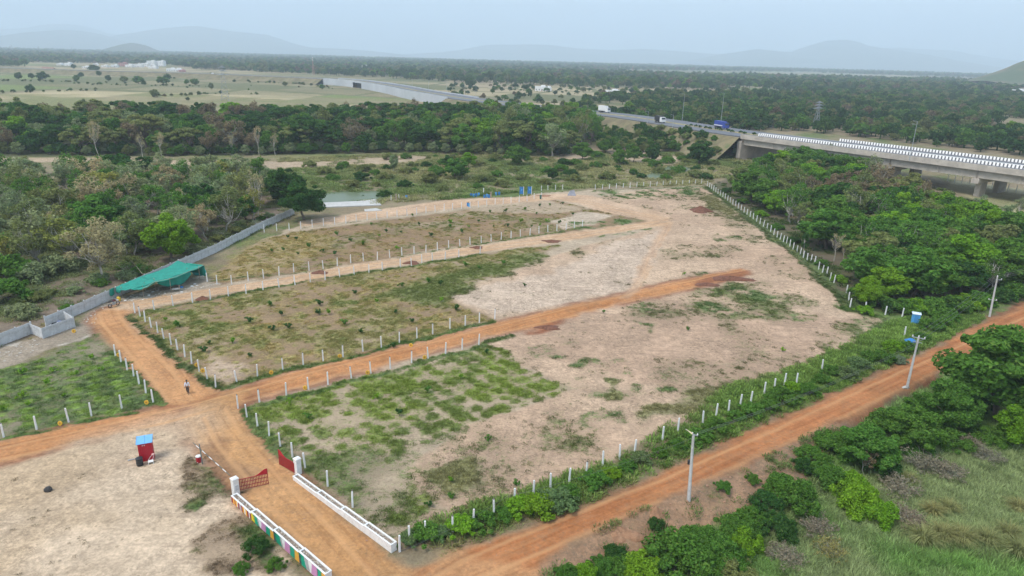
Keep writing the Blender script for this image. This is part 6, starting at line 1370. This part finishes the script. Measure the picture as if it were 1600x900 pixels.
# ------------------------------------------------------------------ utility poles and wires
def upole(base, lean, h, label, top):
    o = empty('utility_pole', base); o.rotation_euler = (lean[1], lean[0], RAD(-30)); tag(o, label, 'utility pole', 'concrete utility poles')
    m = MB(); m.box((0, 0, h/2-.3), (.34, .22, h+.6), 0, .62); sh = m.build('shaft', M_POLE, o, bevel=.02)
    for s in (-1, 1): m = MB(); m.box((0, s*.088, h*.42), (.12, .05, h*.8), 0, .8); m.build('groove', M_CONC, sh)
    if top == 'cross':
        m = MB(); m.box((0, 0, h-.12), (1.5, .09, .09)); m.box((0, .1, h-.75), (1.0, .08, .08)); m.tube((-.6, 0, h-.15), (0, 0, h-.7), .02, .02, 5); m.tube((.6, 0, h-.15), (0, 0, h-.7), .02, .02, 5); m.build('crossarm', M_STEEL, o)
        for x in (-.66, 0, .66): m = MB(); m.lathe([(.04, 0), (.08, .05), (.05, .10), (.075, .15), (.03, .22)], (x, 0, h-.06 if x else h), 8); m.build('insulator', M_WHITE, o)
    if top == 'lamp':
        m = MB(); m.box((.15, 0, h-.02), (.5, .08, .08)); m.tube((-.75, 0, h+.35), (.0, 0, h), .035, .05, 6); m.build('bracket', M_STEEL, o)
        m = MB(); m.add([(-.75,-.02,h+.38),(-.05,-.17,h+.02),(-.05,.17,h+.02),(-.7,.02,h+.36),(-.05,0,h+.12)], [(0,1,4),(0,4,2),(0,2,1)]); m.build('lamp_shade', worn('cream_shade', (.62,.52,.32), .6, .1), o)
        for x in (-.1, .35): m = MB(); m.lathe([(.04, 0), (.07, .05), (.03, .18)], (x, .05, h), 8); m.build('insulator', M_WHITE, o)
        m = MB(); m.box((-.24, 0, h*.58), (.2, .28, .42)); m.build('meter_box', M_DARK, o, bevel=.03)
    if top == 'side':
        m = MB(); m.box((.25, 0, h-.5), (.9, .08, .08)); m.box((-.0, .1, h*.42), (1.2, .08, .1)); m.build('crossarm', M_STEEL, o)
        for x, z in ((.6, h-.45), (0, h), (-.55, h*.42), (.5, h*.42)): m = MB(); m.lathe([(.05, 0), (.09, .06), (.04, .2)], (x, .02, z), 8); m.build('insulator', M_WHITE, o)
    return o
U1, U2, U3 = G(1076, 782), G(1417, 606), G(1546, 495)
upole(U1, (-.045, 0), 7.0, 'nearest leaning concrete utility pole with a lamp and box', 'lamp'); upole(U2, (0, 0), 7.1, 'concrete utility pole with a crossarm, middle of the three by the road', 'cross'); upole(U3, (-.05, 0), 7.0, 'farthest utility pole at the bend of the main road', 'side')
m = MB(); m.box((U2.x-.25, U2.y+.05, U2.z+.06), (1.0, .5, .14), .3); tag(m.build('concrete_footing', M_CONC_PALE), 'pale concrete footing at the middle utility pole', 'footing')
T1, T2, T3 = U1+Vector((-.35, 0, 7.0)), U2+Vector((0, 0, 7.05)), U3+Vector((-.35, 0, 6.7)); far = GZ(1900, 330, 7)
for k, dx in enumerate((-.6, 0, .6)):
    o_ = Vector((dx*.86, -dx*.5, .12)); wire('power_line', [T2+o_, T3+o_, far+o_], 'sagging power line from the middle pole, strand %s from the left' % ordinal(k), .5, .018, group='power lines', seg=14)
for k, dx in enumerate((-.1, .35)):
    wire('power_line', [T1+Vector((dx, 0, .1)), T2+Vector((dx, 0, -.7))], 'thin power line between the two nearer poles, strand %s' % ordinal(k), .7, .02, group='power lines', seg=14)
wire('power_line', [G(618, 880)+Vector((0, 0, 1.0)), G(790, 800)+Vector((0, 0, 1.6)), T1+Vector((0, 0, -.3))], 'thin wire running along the hedge up to the nearest pole', .4, .012, group='power lines')

# ------------------------------------------------------------------ blue cabin and tarp at the right corner
bp_ = G(1429, 505); bl = empty('portable_cabin', bp_, RAD(-25)); bl.scale = (.8, .8, .85); tag(bl, 'blue portable cabin with a white roof at the right corner', 'cabin')
m = MB(); m.box((0, 0, .95), (1.35, 1.2, 1.9), 0, 1.06); w = m.build('cabin_body', M_BLUE, bl, bevel=.03); m = MB(); m.box((.05, -.64, .92), (.7, .04, 1.6)); d_ = m.build('door', worn('cabin_blue', (.07, .28, .58), .45, .1), bl); m = MB(); m.box((.3, -.68, .95), (.05, .04, .15)); m.build('handle', M_STEEL, d_)
m = MB(); m.box((0, 0, 1.98), (1.62, 1.48, .12)); m.box((0, 0, 2.10), (1.5, 1.35, .14), 0, .4); m.build('roof', worn('white_roof', (.66, .75, .82), .5, .08), bl); m = MB(); m.tube((.5, .4, 2.0), (.5, .4, 2.5), .04, .04, 6); m.build('vent_pipe', M_BLACK, bl)
sack(G(1421, 535), .8, M_BLUE_D, 'crumpled blue tarpaulin in the hedge near the blue cabin', 'tarp_bundle', 'tarpaulin', sq=.5, seed=50)

# ------------------------------------------------------------------ far side of the site
def signboard(u, v, label, h=2.6):
    o = empty('entrance_board', G(u, v), .1); tag(o, label, 'signboard', 'blue boards at the back gate'); m = MB(); m.box((0, 0, h*.55), (1.0, .12, h*.8)); b = m.build('board', M_BLUE_D, o); m = MB(); m.lathe([(.02, 0), (.26, .01), (.26, .03), (.02, .035)], n=12); e = m.build('emblem', M_BLUE, b); e.rotation_euler = (math.pi/2, 0, 0); e.location = (0, -.065, h*.62)
    for x in (-.45, .45): m = MB(); m.box((x*1.25, 0, h*.5), (.14, .14, h)); m.build('post', M_WHITE if x > 0 else M_BLUE_D, o)
signboard(815, 305, 'blue board with a pale emblem, left of the back gate'); signboard(827.5, 304.5, 'blue board with a pale emblem, right of the back gate')
def drum(u, v, mat, label, h=.95): 
    o = empty('plastic_drum', G(u, v)); tag(o, label, 'drum', 'blue drums by the pond lane'); m = MB(); m.lathe([(.27, 0), (.30, .06), (.30, h*.4), (.32, h*.45), (.30, h*.5), (.30, h*.9), (.25, h)], n=14); m.build('drum_body', mat, o); m = MB(); m.lathe([(.27, h), (.27, h+.04), (.1, h+.05)], n=14); m.build('lid', M_BLACK, o)
for k, (u, v) in enumerate(((736,307),(740,307.5),(744,307),(748,306),(757,309),(761,308),(764,309),(775,305),(780,304.5),(635,310),(731,322),(733,323))): drum(u, v, M_BLUE if k % 2 else M_BLUE_D, ('%s blue drum from the left in the group by the pond lane' % ordinal(k)) if k < 9 else ('blue drum standing alone behind the slab', 'blue drum in front of the pond lane posts', 'second blue drum in front of the pond lane posts')[k-9])
for k, (u, v) in enumerate(((755.5,303),(767,309),(619,313))): m = MB(); p = G(u, v); m.box((p.x, p.y, .8), (.28, .28, 1.7), .1); m.box((p.x, p.y, 1.7), (.34, .34, .1), .1); tag(m.build('gate_post', M_WHITE if k == 0 else paint('faded_pink_%d' % k, (.45, .33, .28))), ('white gate post behind the blue drums', 'faded pink gate post right of the blue drums', 'faded post beside the slab')[k], 'post')
for u, v in ((844.5, 311),): p = G(u, v); m = MB(); m.lathe([(.25, 0), (.3, .9), (.32, 1.2), (.26, 1.25)], (p.x, p.y, 0), 12); tag(m.build('green_bin', worn('green_bin', (.05, .12, .08), .7, .2)), 'dark green bin at the end of the pond lane posts', 'bin')
tp = G(893, 305); m = MB(); m.add([(-1.3,-.8,0),(1.3,-.8,0),(1.1,.9,0),(-1.1,.9,0),(-.5,-.3,1.4),(.7,-.2,1.7),(.5,.5,1.4),(-.6,.4,1.2)], [(0,1,5,4),(1,2,6,5),(2,3,7,6),(3,0,4,7),(4,5,6,7)]); o = m.build('tarp_cover', worn('grey_tarp', (.30, .31, .35), .7, .2, 1)); o.location = tp; tag(o, 'grey tarpaulin-covered heap at the back entrance', 'tarpaulin')
def slab(pts, z, label):
    P = [GZ(u, v, z) for u, v in pts]; m = MB(); m.prism([(p.x, p.y) for p in P][::-1], -1.8, z); tag(m.build('concrete_slab', M_CONC_PALE), label, 'slab', 'pale slabs by the pond')
slab([(490,324),(596,320),(588,311),(560,314),(495,317)], .22, 'wide pale concrete slab at the edge of the pond'); slab([(570,330),(597,328.5),(588,325),(569,327)], .12, 'small pale concrete slab beside the pond lane')
def mound(u, v, r, h, label, mat=M_LATERITE, seed=0, el=1.0, sink=0.0):
    p = G(u, v); n1, n2 = 9, 26; V = [(0, 0, h)]; F = []; rr = np.random.RandomState(seed)
    for i in range(1, n1+1):
        q = i/n1
        for j in range(n2):
            a = 2*math.pi*j/n2; w = 1+.16*math.sin(3*a+seed)+.10*math.sin(5*a+2*seed)+rr.uniform(-.05, .05); V.append((math.cos(a)*r*q*w*el, math.sin(a)*r*q*w, h*(1-q)**1.05*(1+rr.uniform(-.12, .12))-(.12 if i == n1 else 0)))
    F += [(0, 1+j, 1+(j+1) % n2) for j in range(n2)]
    for i in range(n1-1):
        for j in range(n2): a = 1+i*n2+j; b = 1+i*n2+(j+1) % n2; F += [(a, a+n2, b+n2, b)]
    me = bpy.data.meshes.new('earth_mound'); me.from_pydata(V, [], F); me.polygons.foreach_set('use_smooth', np.ones(len(F), bool)); me.materials.append(mat); o = link(bpy.data.objects.new('earth_mound', me)); o.location = (p.x, p.y, p.z-sink); tag(o, label, 'mound', 'heaps of earth')
mound(1095, 330, 2.7, 1.5, 'heap of dark red earth alone on the sand near the back', seed=1, el=1.1)
mound(316, 467, 1.1, .55, 'small red earth heap on the lane near the shade net', seed=2); mound(500, 426, 1.3, .5, 'low red earth heap on the pale lane, middle one', seed=3, el=1.3); mound(643, 411, 1.3, .5, 'low red earth heap on the pale lane between post rows', seed=4, el=1.3); mound(745, 387, 1.2, .4, 'low red earth heap on the far part of the pale lane', seed=5, el=1.3); mound(862, 377, 1.4, .4, 'flat red earth heap at the lane edge by the sand', seed=6, el=1.6)
M_LAT2 = worn('laterite_pale', (.31, .165, .09), 1, .3, 2, (.45, .29, .18), .5, .6, grain=9)
mound(1024, 800, 1.2, 1.1, 'orange earth heap on the road edge below the nearest pole', M_LAT2, 7, 1.0, .45); mound(965, 828, 1.5, .7, 'low orange earth heap on the road edge near the bottom', M_LAT2, 8, 1.4, .4); mound(1140, 436, 1.5, .7, 'dark red spoil heap at the end of the orange road', seed=9, el=3.4); mound(1104, 445, 1.2, .45, 'low dark red spoil beside the end of the orange road', seed=10, el=2.4); mound(855, 512, 1.0, .4, 'dark red spoil slumped off the orange road', seed=11, el=2.2)
mound(850, 318-12, 1.6, .4, 'low pale earth heap at the back entrance', M_LAT2, 12, 1.4)
# rubble stones beside the wall
STONES = []
for k in range(3):
    bm = bmesh.new(); bmesh.ops.create_icosphere(bm, subdivisions=1, radius=1); r = random.Random(60+k)
    for v in bm.verts: v.co *= r.uniform(.7, 1.15); v.co.z *= .6
    me = bpy.data.meshes.new('stone'); bm.to_mesh(me); bm.free(); me.materials.append(M_STONE); STONES.append(me)
r = np.random.RandomState(14); pts = scatter(RUBBLE, .55, 61, .55); keep = (fbm(pts[:, 0], pts[:, 1], 3, 3, 12) > .48) & (pts[:, 1] > 80); pts = pts[keep]
gn_scatter('rubble', 'pale broken stones and litter along the foot of the wall', np.stack([pts[:, 0], pts[:, 1], height(pts[:, 0], pts[:, 1])], 1), r.uniform(0, 6, len(pts)), r.uniform(.04, .22, len(pts))**1.0, r.randint(0, 3, len(pts)), np.ones((len(pts), 3)), STONES)

PEB = []
M_PEB = worn('laterite_pebble', (.36, .20, .12), 1, .3, 3, (.5, .42, .33), .5)
for me in STONES: c = me.copy(); c.materials.clear(); c.materials.append(M_PEB); PEB.append(c)
pts = np.concatenate([scatter(BANK, .55, 62, .5), scatter(ROAD_MAIN_P, 1.6, 63, .35), scatter(ROAD_IN_P, 1.5, 64, .35), scatter(ROAD_MID_P, 1.6, 65, .35)]); pts = pts[(pts[:, 1] > 30) & (np.abs(pts[:, 0]) < 130) & (fbm(pts[:, 0], pts[:, 1], 4, 3, 15) > .47)]; r = np.random.RandomState(15)
gn_scatter('loose_stones', 'loose laterite stones on the bank and the roads', np.stack([pts[:, 0], pts[:, 1], height(pts[:, 0], pts[:, 1])], 1), r.uniform(0, 6, len(pts)), .03+.16*r.uniform(0, 1, len(pts))**3, r.randint(0, 3, len(pts)), np.ones((len(pts), 3)), PEB)

# ------------------------------------------------------------------ shrubs along the main road hedge, saplings on the plots
hedge = []
hr = random.Random(5)
line = [(640,848),(665,842),(690,838),(720,830),(750,822),(785,808),(812,800),(840,800),(870,790),(888,775),(930,758),(955,745),(980,732),(1000,722),(1030,712),(1060,700),(1090,690),(1120,672),(1150,655),(1175,648),(1200,640),(1222,628),(1240,612),(1262,615),(1285,600),(1300,585),(1320,590),(1340,575),(1358,560),(1378,565),(1395,548),(1415,548),(1440,530),(1455,515),(1470,508),(1485,500)]
for i, (u, v) in enumerate(line):
    c = hr.choice([GREEN, GREEN, GREEN, LIME, (.16,.24,.09)]); big = hr.uniform(1.0, 1.7)*(1.25 if u > 1150 else 1.0)
    if 830 < u < 880: big = 1.9
    plant('bush', G(u, v), big, c, 'green shrub in the roadside hedge, %s from the white wall' % ordinal(i), 'shrubs of the roadside hedge', 'mid', wide=1.25)
plant('bush', G(1404, 566), 1.2, (.20,.26,.16), 'pale silvery-green round shrub beside the main road', None, 'mid', wide=1.2)
SAP = {'dry plot beyond the pale lane': [(450,371),(463,374),(505,392),(527,366),(549,376),(580,351),(604,362),(627,363),(655,351),(673,368),(704,354),(705,347),(722,362),(733,354),(748,346),(766,331),(771,354),(793,353),(443,391),(483,385),(425,392),(523,398),(466,397),(567,382),(620,388),(592,368),(790,330),(813,346),(820,328),(838,334),(843,322),(854,346),(859,320),(873,348),(879,318),(895,335),(843,351),(830,353),(645,336)],
       'dry plot between the two roads': [(320,549),(259,500),(278,509),(327,537),(363,535),(392,556),(391,503),(423,476),(440,492),(499,490),(514,490),(500,476),(554,458),(589,472),(618,489),(539,506),(565,519),(643,502),(615,542),(427,515),(452,512),(690,470),(712,484),(728,415),(749,419),(787,412),(670,440),(628,447),(688,445)],
       'tufted plot by the gate road': [(482,653),(589,621),(624,648),(452,628),(760,552),(720,590),(668,612)],
       'green field by the wall': [(144,560),(34,584),(83,580),(35,620),(45,633),(120,585),(160,578),(5,640),(75,600),(100,620)],
       'bare ground right of the road': [(705,752),(706,778),(671,790),(1075,515),(1223,548),(762,686),(807,758),(1069,428),(820,446),(943,488)]}
for place, lst in SAP.items():
    for i, (u, v) in enumerate(sorted(lst)):
        plant('sapling', G(u, v+1.5), hr.uniform(.6, 1.1) if 'bare' not in place else .65, hr.choice([GREEN, DEEP, DEEP, GREEN, LIME]) if 'field' not in place else LIME, 'young green plant on the %s, %s from the left' % (place, ordinal(i)), 'young plants on the plots', 'mid', wide=1.2)

# ------------------------------------------------------------------ towers and far buildings
def lattice(u, v, h, w, label, mat, arms=True, name='transmission_tower', cat='tower', z=0.0, bands=None):
    p = GZ(u, v, z); o = empty(name, p, .4); tag(o, label, cat, 'lattice towers'); k = 0; L = 8
    for s in ((-1,-1),(1,-1),(1,1),(-1,1)): m = MB(); m.tube((s[0]*w/2, s[1]*w/2, 0), (s[0]*w*.07, s[1]*w*.07, h), .14, .09, 4); m.build('leg', mat, o)
    m = MB()
    for i in range(L):
        a, b = i/L, (i+1)/L; ra, rb = w/2*(1-a*.86), w/2*(1-b*.86)
        c = [(-1,-1),(1,-1),(1,1),(-1,1)]
        for q in range(4): s, t = c[q], c[(q+1) % 4]; m.tube((s[0]*ra, s[1]*ra, h*a), (t[0]*rb, t[1]*rb, h*b), .07, .07, 3, False); m.tube((t[0]*ra, t[1]*ra, h*a), (s[0]*rb, s[1]*rb, h*b), .07, .07, 3, False)
    m.build('bracing', mat, o)
    if arms:
        for z_, l_ in ((.72, 5), (.83, 4.2), (.93, 3.4)): m = MB(); m.add([(-l_, 0, h*z_), (0, -.5, h*z_+.3), (0, .5, h*z_+.3), (0, 0, h*z_+1.2), (l_, 0, h*z_)], [(0,1,3),(0,3,2),(0,2,1),(4,3,1),(4,2,3),(4,1,2)]); m.build('crossarm', mat, o)
    else:
        for z_ in (.8, .92): m = MB(); m.tube((0, -.6, h*z_), (0, -.6, h*z_+2.2), .5, .5, 6); m.build('antenna', M_WHITE, o)
M_TOW = worn('tower_steel', (.30, .32, .33), .6, .1, 1)
M_TOWR = worn('tower_red_white', (.50, .22, .17), .6, .1, 1)
lattice(352, 157, 27, 6, 'tall lattice transmission tower at the edge of the dry fields', M_TOW); lattice(1274, 200, 17, 3.0, 'lattice transmission tower beyond the bridge', M_TOW)
for k, (u, v, h) in enumerate(((18,88,32),(62,86,32),(113,85,32),(20,84,36))): lattice(u, v, h, 8, '%s faint transmission tower in the far left distance' % ordinal(k), M_TOW)
lattice(490, 117, 30, 3.0, 'red and white telecom mast beside the far highway', M_TOWR, False, 'telecom_mast', 'mast'); lattice(988, 117, 26, 3.0, 'reddish telecom mast rising from the distant trees', M_TOWR, False, 'telecom_mast', 'mast'); lattice(968, 113, 26, 3.0, 'white telecom mast left of the reddish one', M_WHITE, False, 'telecom_mast', 'mast')
M_HW = worn('house_white', (.80, .79, .77), .8, .08, .3); M_HP = worn('house_pink', (.50, .25, .24), .8, .1, .3); M_HR = worn('house_roof', (.30, .16, .12), .9, .2, .3); M_WIN = worn('house_window', (.05, .06, .07), .3, .1)
def house(u, v, w, d, h, mat, label, pitched=False):
    p = GZ(u, v, 0); o = empty('house', p, rng.uniform(-.25, .25)); tag(o, label, 'house', 'houses of the far village'); m = MB(); m.box((0, 0, h/2), (w, d, h)); m.build('wall', mat, o)
    m = MB()
    if pitched: m.add([(-w/2-.4,-d/2-.4,h),(w/2+.4,-d/2-.4,h),(w/2+.4,d/2+.4,h),(-w/2-.4,d/2+.4,h),(-w/2-.4,0,h+d*.3),(w/2+.4,0,h+d*.3)], [(0,1,5,4),(2,3,4,5),(1,2,5),(3,0,4),(3,2,1,0)])
    else: m.box((0, 0, h+.15), (w+.3, d+.3, .3)); m.box((w*.2, 0, h+1.0), (w*.35, d*.5, 1.6))
    m.build('roof', M_HR if pitched else mat, o)
    nf = max(1, int(h/3.2))
    for f in range(nf):
        for k in range(max(2, int(w/3.5))): x = -w/2+w*(k+.5)/max(2, int(w/3.5)); m = MB(); m.box((x, -d/2-.03, f*3.2+1.7), (1.1, .08, 1.3)); m.build('window', M_WIN, o)
    m = MB(); m.box((w*.1, -d/2-.06, 1.05), (1.1, .1, 2.1)); m.build('door', M_HR, o)
HS = [(95,97,12,9,4),(108,98,14,9,7),(150,97,10,8,4),(165,100,12,9,4),(180,100,12,9,6),(193,98.5,16,10,9),(203,100,14,10,6),(216,100,18,10,7),(228,99.5,14,10,9),(238,98,18,10,14),(246,98,14,10,12),(254,98.5,12,10,15),(240,102,16,9,5),(268,106.5,14,9,6),(277,107,18,9,6),(285,107.5,10,8,4),(72,105,9,8,4),(80,106,9,8,4),(48,87,9,8,5),(135,102,11,8,4),(332,123,6,5,6),(570,112,10,8,13),(598,113.5,16,10,5),(845,142,14,8,5),(855,142,10,8,4),(957,146,16,8,3.5),(1590,148,16,10,8)]
HS.sort(); _cnt = {}
for i, (u, v, w, d, h) in enumerate(HS):
    v += 5 if u < 300 else 0; h *= .75 if u < 300 else 1; pink = u in (193, 285, 80); where = 'in the far village' if u < 300 else 'beside the far highway' if u < 700 else 'among the far trees'; key = ('pink' if pink else 'white', 'tall' if h > 6.5 else 'low', where); _cnt[key] = _cnt.get(key, -1)+1
    house(u, v, w, d, h, M_HP if pink else M_HW, '%s %s house %s, %s from the left of its kind' % (*key, ordinal(_cnt[key])), u in (72, 80))
house(1582, 146, 40, 14, 6, M_HP, 'long building with a red roof at the foot of the right hill', True); house(1428, 152.5, 22, 10, 4, M_HW, 'long white shed among the trees beyond the bridge')
# far woods: keep clear of the highway, then one instanced mass
fp, tints, n = FAR
dh, _, _ = seg_dist(fp[:, 0], fp[:, 1], HIGHWAY_XY); keep = (dh > 24) & ~in_poly(fp[:, 0], fp[:, 1], flat([(40,117),(300,120),(300,106),(250,101),(150,99),(40,98)]))
fp, tints = fp[keep], tints[keep]; n = len(fp)
zz = np.where(fp[:, 1] < 600, height(fp[:, 0], fp[:, 1]), 0.0)
rs = np.random.RandomState(77)
gn_scatter('far_woods', 'hazy woods covering the plain towards the horizon', np.stack([fp[:, 0], fp[:, 1], zz], 1), rs.uniform(0, 6.28, n), fp[:, 2]/9.0, rs.randint(0, 6, n), tints, FT)

# the rest of the woods: same shapes, one mass
MK = [('round', v) for v in range(3)]+[('sparse', v) for v in range(3)]+[('umbrella', v) for v in range(3)]+[('tall', 0)]
def solid(kind, var):
    tm, cm = get_proto(kind, var, 'mid'); c = cm.copy(); c.materials.clear(); c.materials.append(LEAF_T); c.materials.append(BARK)
    n0 = len(c.vertices); V = [tuple(v.co) for v in c.vertices]+[tuple(v.co) for v in tm.vertices]; F = [tuple(p.vertices) for p in c.polygons]; k = len(F); F += [tuple(i+n0 for i in p.vertices) for p in tm.polygons]
    m = bpy.data.meshes.new('massed_tree'); m.from_pydata(V, [], F); m.materials.append(LEAF_T); m.materials.append(BARK); m.polygons.foreach_set('material_index', np.r_[np.zeros(k, np.int32), np.ones(len(F)-k, np.int32)]); m.update(); return m
mm = [t for t in MASS]; r_ = np.random.RandomState(3)
X = np.array([t[0] for t in mm]); Y = np.array([t[1] for t in mm]); ks = [k for k, _ in MK]
gn_scatter('wood_mass', 'dense trees filling the woods around the site', np.stack([X, Y, height(X, Y)], 1), r_.uniform(0, 6.28, len(mm)), np.array([t[3]/10 for t in mm]), np.array([r_.choice([i for i, k in enumerate(ks) if k == (t[2] if t[2] in ks else 'round')]) for t in mm]), np.array([t[4] for t in mm])*r_.uniform(.88, 1.12, (len(mm), 1)), [solid(*q) for q in MK])

# weeds and grass on the plots
def weed(seed, n, L, spread, w):
    rs = np.random.RandomState(seed); V = []
    for i in range(n):
        a = rs.uniform(0, 6.283); l_ = L*rs.uniform(.5, 1.2); r = spread*rs.uniform(0, 1)**.6; b0 = np.array([math.cos(a)*r, math.sin(a)*r, -.02]); a2 = a+rs.normal()*.8
        dr = np.array([math.cos(a2), math.sin(a2), 0]); e = b0 + dr*l_*rs.uniform(.2, .9) + np.array([0, 0, l_*rs.uniform(.5, 1)]); s = np.array([-math.sin(a2), math.cos(a2), 0])*w*rs.uniform(.6, 1.3); m = b0*.45+e*.55+np.array([0, 0, .08*l_])
        V += [b0, m-s, e, m+s]
    V = np.array(V); me = np_mesh('weed', V, np.arange(len(V)).reshape(-1, 4), LEAF_T); return me
WEEDS = [weed(i, 46, .17, .26, .014) for i in range(3)]+[weed(10+i, 54, .12, .36, .016) for i in range(2)]
SCRUB = [weed(60+i, 60, .24, .36, .022) for i in range(4)]
def lookup(arr, x, y):
    i = np.clip(np.searchsorted(AX, x), 1, NX-1); j = np.clip(np.searchsorted(AY, y), 1, NY-1)
    i = np.where(np.abs(AX[i]-x) < np.abs(AX[i-1]-x), i, i-1); j = np.where(np.abs(AY[j]-y) < np.abs(AY[j-1]-y), j, j-1)
    return arr[j*NX+i]
rs = np.random.RandomState(5)
def cover(name, label, poly, count, smin, smax, shapes, thr=.45, power=1.0, tintmul=1.15, seed=0, brighten=None):
    r = np.random.RandomState(seed); a, b = poly.min(0), poly.max(0); X = r.uniform(a[0], b[0], count); Y = r.uniform(a[1], b[1], count)
    m = in_poly(X, Y, poly); X, Y = X[m], Y[m]
    d = lookup(gden, X, Y) + .55*(fbm(X, Y, 1.4, 3, 77)-.5); rid = lookup(RIDF, X, Y)
    m = (r.uniform(size=X.size) < np.clip((d-thr)*2.2, 0, 1)**power) & (rid < 0); X, Y = X[m], Y[m]; k = len(X)
    t = lookup(gcol, X, Y)*tintmul*r.uniform(.7, 1.35, (k, 1))
    if brighten is not None: t = t*(1-brighten)+np.array([.17,.25,.05])*brighten
    gn_scatter(name, label, np.stack([X, Y, height(X, Y)], 1), r.uniform(0, 6.28, k), r.uniform(smin, smax, k), r.randint(0, len(shapes), k), t, shapes)
    return k
cover('plot_weeds', 'short weeds and dry grass growing over the plots', np.concatenate([flat([(-30,700),(-30,545),(150,500),(322,440),(400,378),(470,352),(860,300),(1105,290),(1325,475),(1425,515),(1250,575)]), flat([(950,720),(640,862),(470,740),(372,640),(260,640)])]), 200000, .6, 1.4, WEEDS, .5, tintmul=1.45, seed=1)
cover('yard_weeds', 'thin weeds in the sandy yard by the painted wall', YARD[:14], 16000, .5, 1.2, WEEDS, .5, seed=2)
cover('verge_grass', 'thick grass and creepers between fence and main road', VERGE, 30000, 1.0, 2.4, SCRUB, .25, tintmul=1.9, seed=3)
cover('wood_undergrowth', 'low undergrowth on the floor of the left wood', flat([(-60,560),(0,541),(152,479),(300,411),(470,331),(440,290),(380,265),(-60,280)]), 40000, 1.0, 2.6, SCRUB, .3, tintmul=1.6, seed=6)
cover('scrub', 'grey-green scrub on the flood plain behind the site', flat([(380,262),(480,302),(600,322),(860,296),(1105,289),(1170,262),(1180,240),(900,236),(640,240),(400,250)]), 26000, 1.6, 4.0, SCRUB, .35, tintmul=1.6, seed=7)
cover('boundary_scrub', 'low scrub under the trees of the right wood', WOOD_R, 16000, 1.5, 3.2, SCRUB, .35, seed=8)
cover('bare_ground_weeds', 'sparse low weeds on the bare sandy ground', SAND_BIG, 60000, .5, 1.5, WEEDS, .24, 2.2, .9, seed=12)
cover('yard_sprigs', 'scattered dry sprigs on the sandy yard', YARD[:14], 9000, .4, 1.0, WEEDS, .08, 2.0, .8, seed=13)
cover('bank_weeds', 'weeds clinging to the bare bank below the main road', BANK, 9000, .8, 2.2, SCRUB, .30, tintmul=1.8, seed=15)
cover('plot_tufts', 'low green tufts growing in rows on the near plot', PLOT_O, 20000, .4, 1.0, SCRUB, .66, tintmul=1.7, seed=14)
cover('dry_tufts', 'dry olive grass tufts on the two brown plots', np.concatenate([PLOT_M, PLOT_M[:1]]), 60000, .25, .7, SCRUB, .58, tintmul=1.5, seed=16)
cover('far_plot_tufts', 'dry tufts on the plot beyond the pale lane', PLOT_N, 40000, .3, .85, SCRUB, .58, tintmul=1.6, seed=17)
TALL = [weed(40+i, 110, .62, .5, .013) for i in range(4)]
cover('tall_grass', 'tall green grass covering the slope below the main road', flat([(905,960),(960,872),(1060,832),(1130,802),(1230,772),(1290,722),(1330,662),(1440,602),(1520,562),(1700,520),(1900,700),(1900,1000)]), 30000, .7, 1.5, TALL, .25, tintmul=1.8, seed=9)
# ------------------------------------------------------------------ haze
def haze():
    mb = MB(); mb.box((0, 6900, 448.2), (34000, 17300, 903))
    m = bpy.data.materials.new('haze_air'); m.use_nodes = True; n, l = m.node_tree.nodes, m.node_tree.links; n.clear()
    out = n.new('ShaderNodeOutputMaterial'); v = n.new('ShaderNodeVolumePrincipled')
    v.inputs['Color'].default_value = (.76, .885, 1.0, 1); v.inputs['Density'].default_value = HAZE; v.inputs['Anisotropy'].default_value = .0
    l.new(v.outputs['Volume'], out.inputs['Volume'])
    o = mb.build('haze', m); tag(o, 'pale blue haze filling the air', kind='stuff')
    o.visible_shadow = True
HAZE = 2.0e-4
haze()
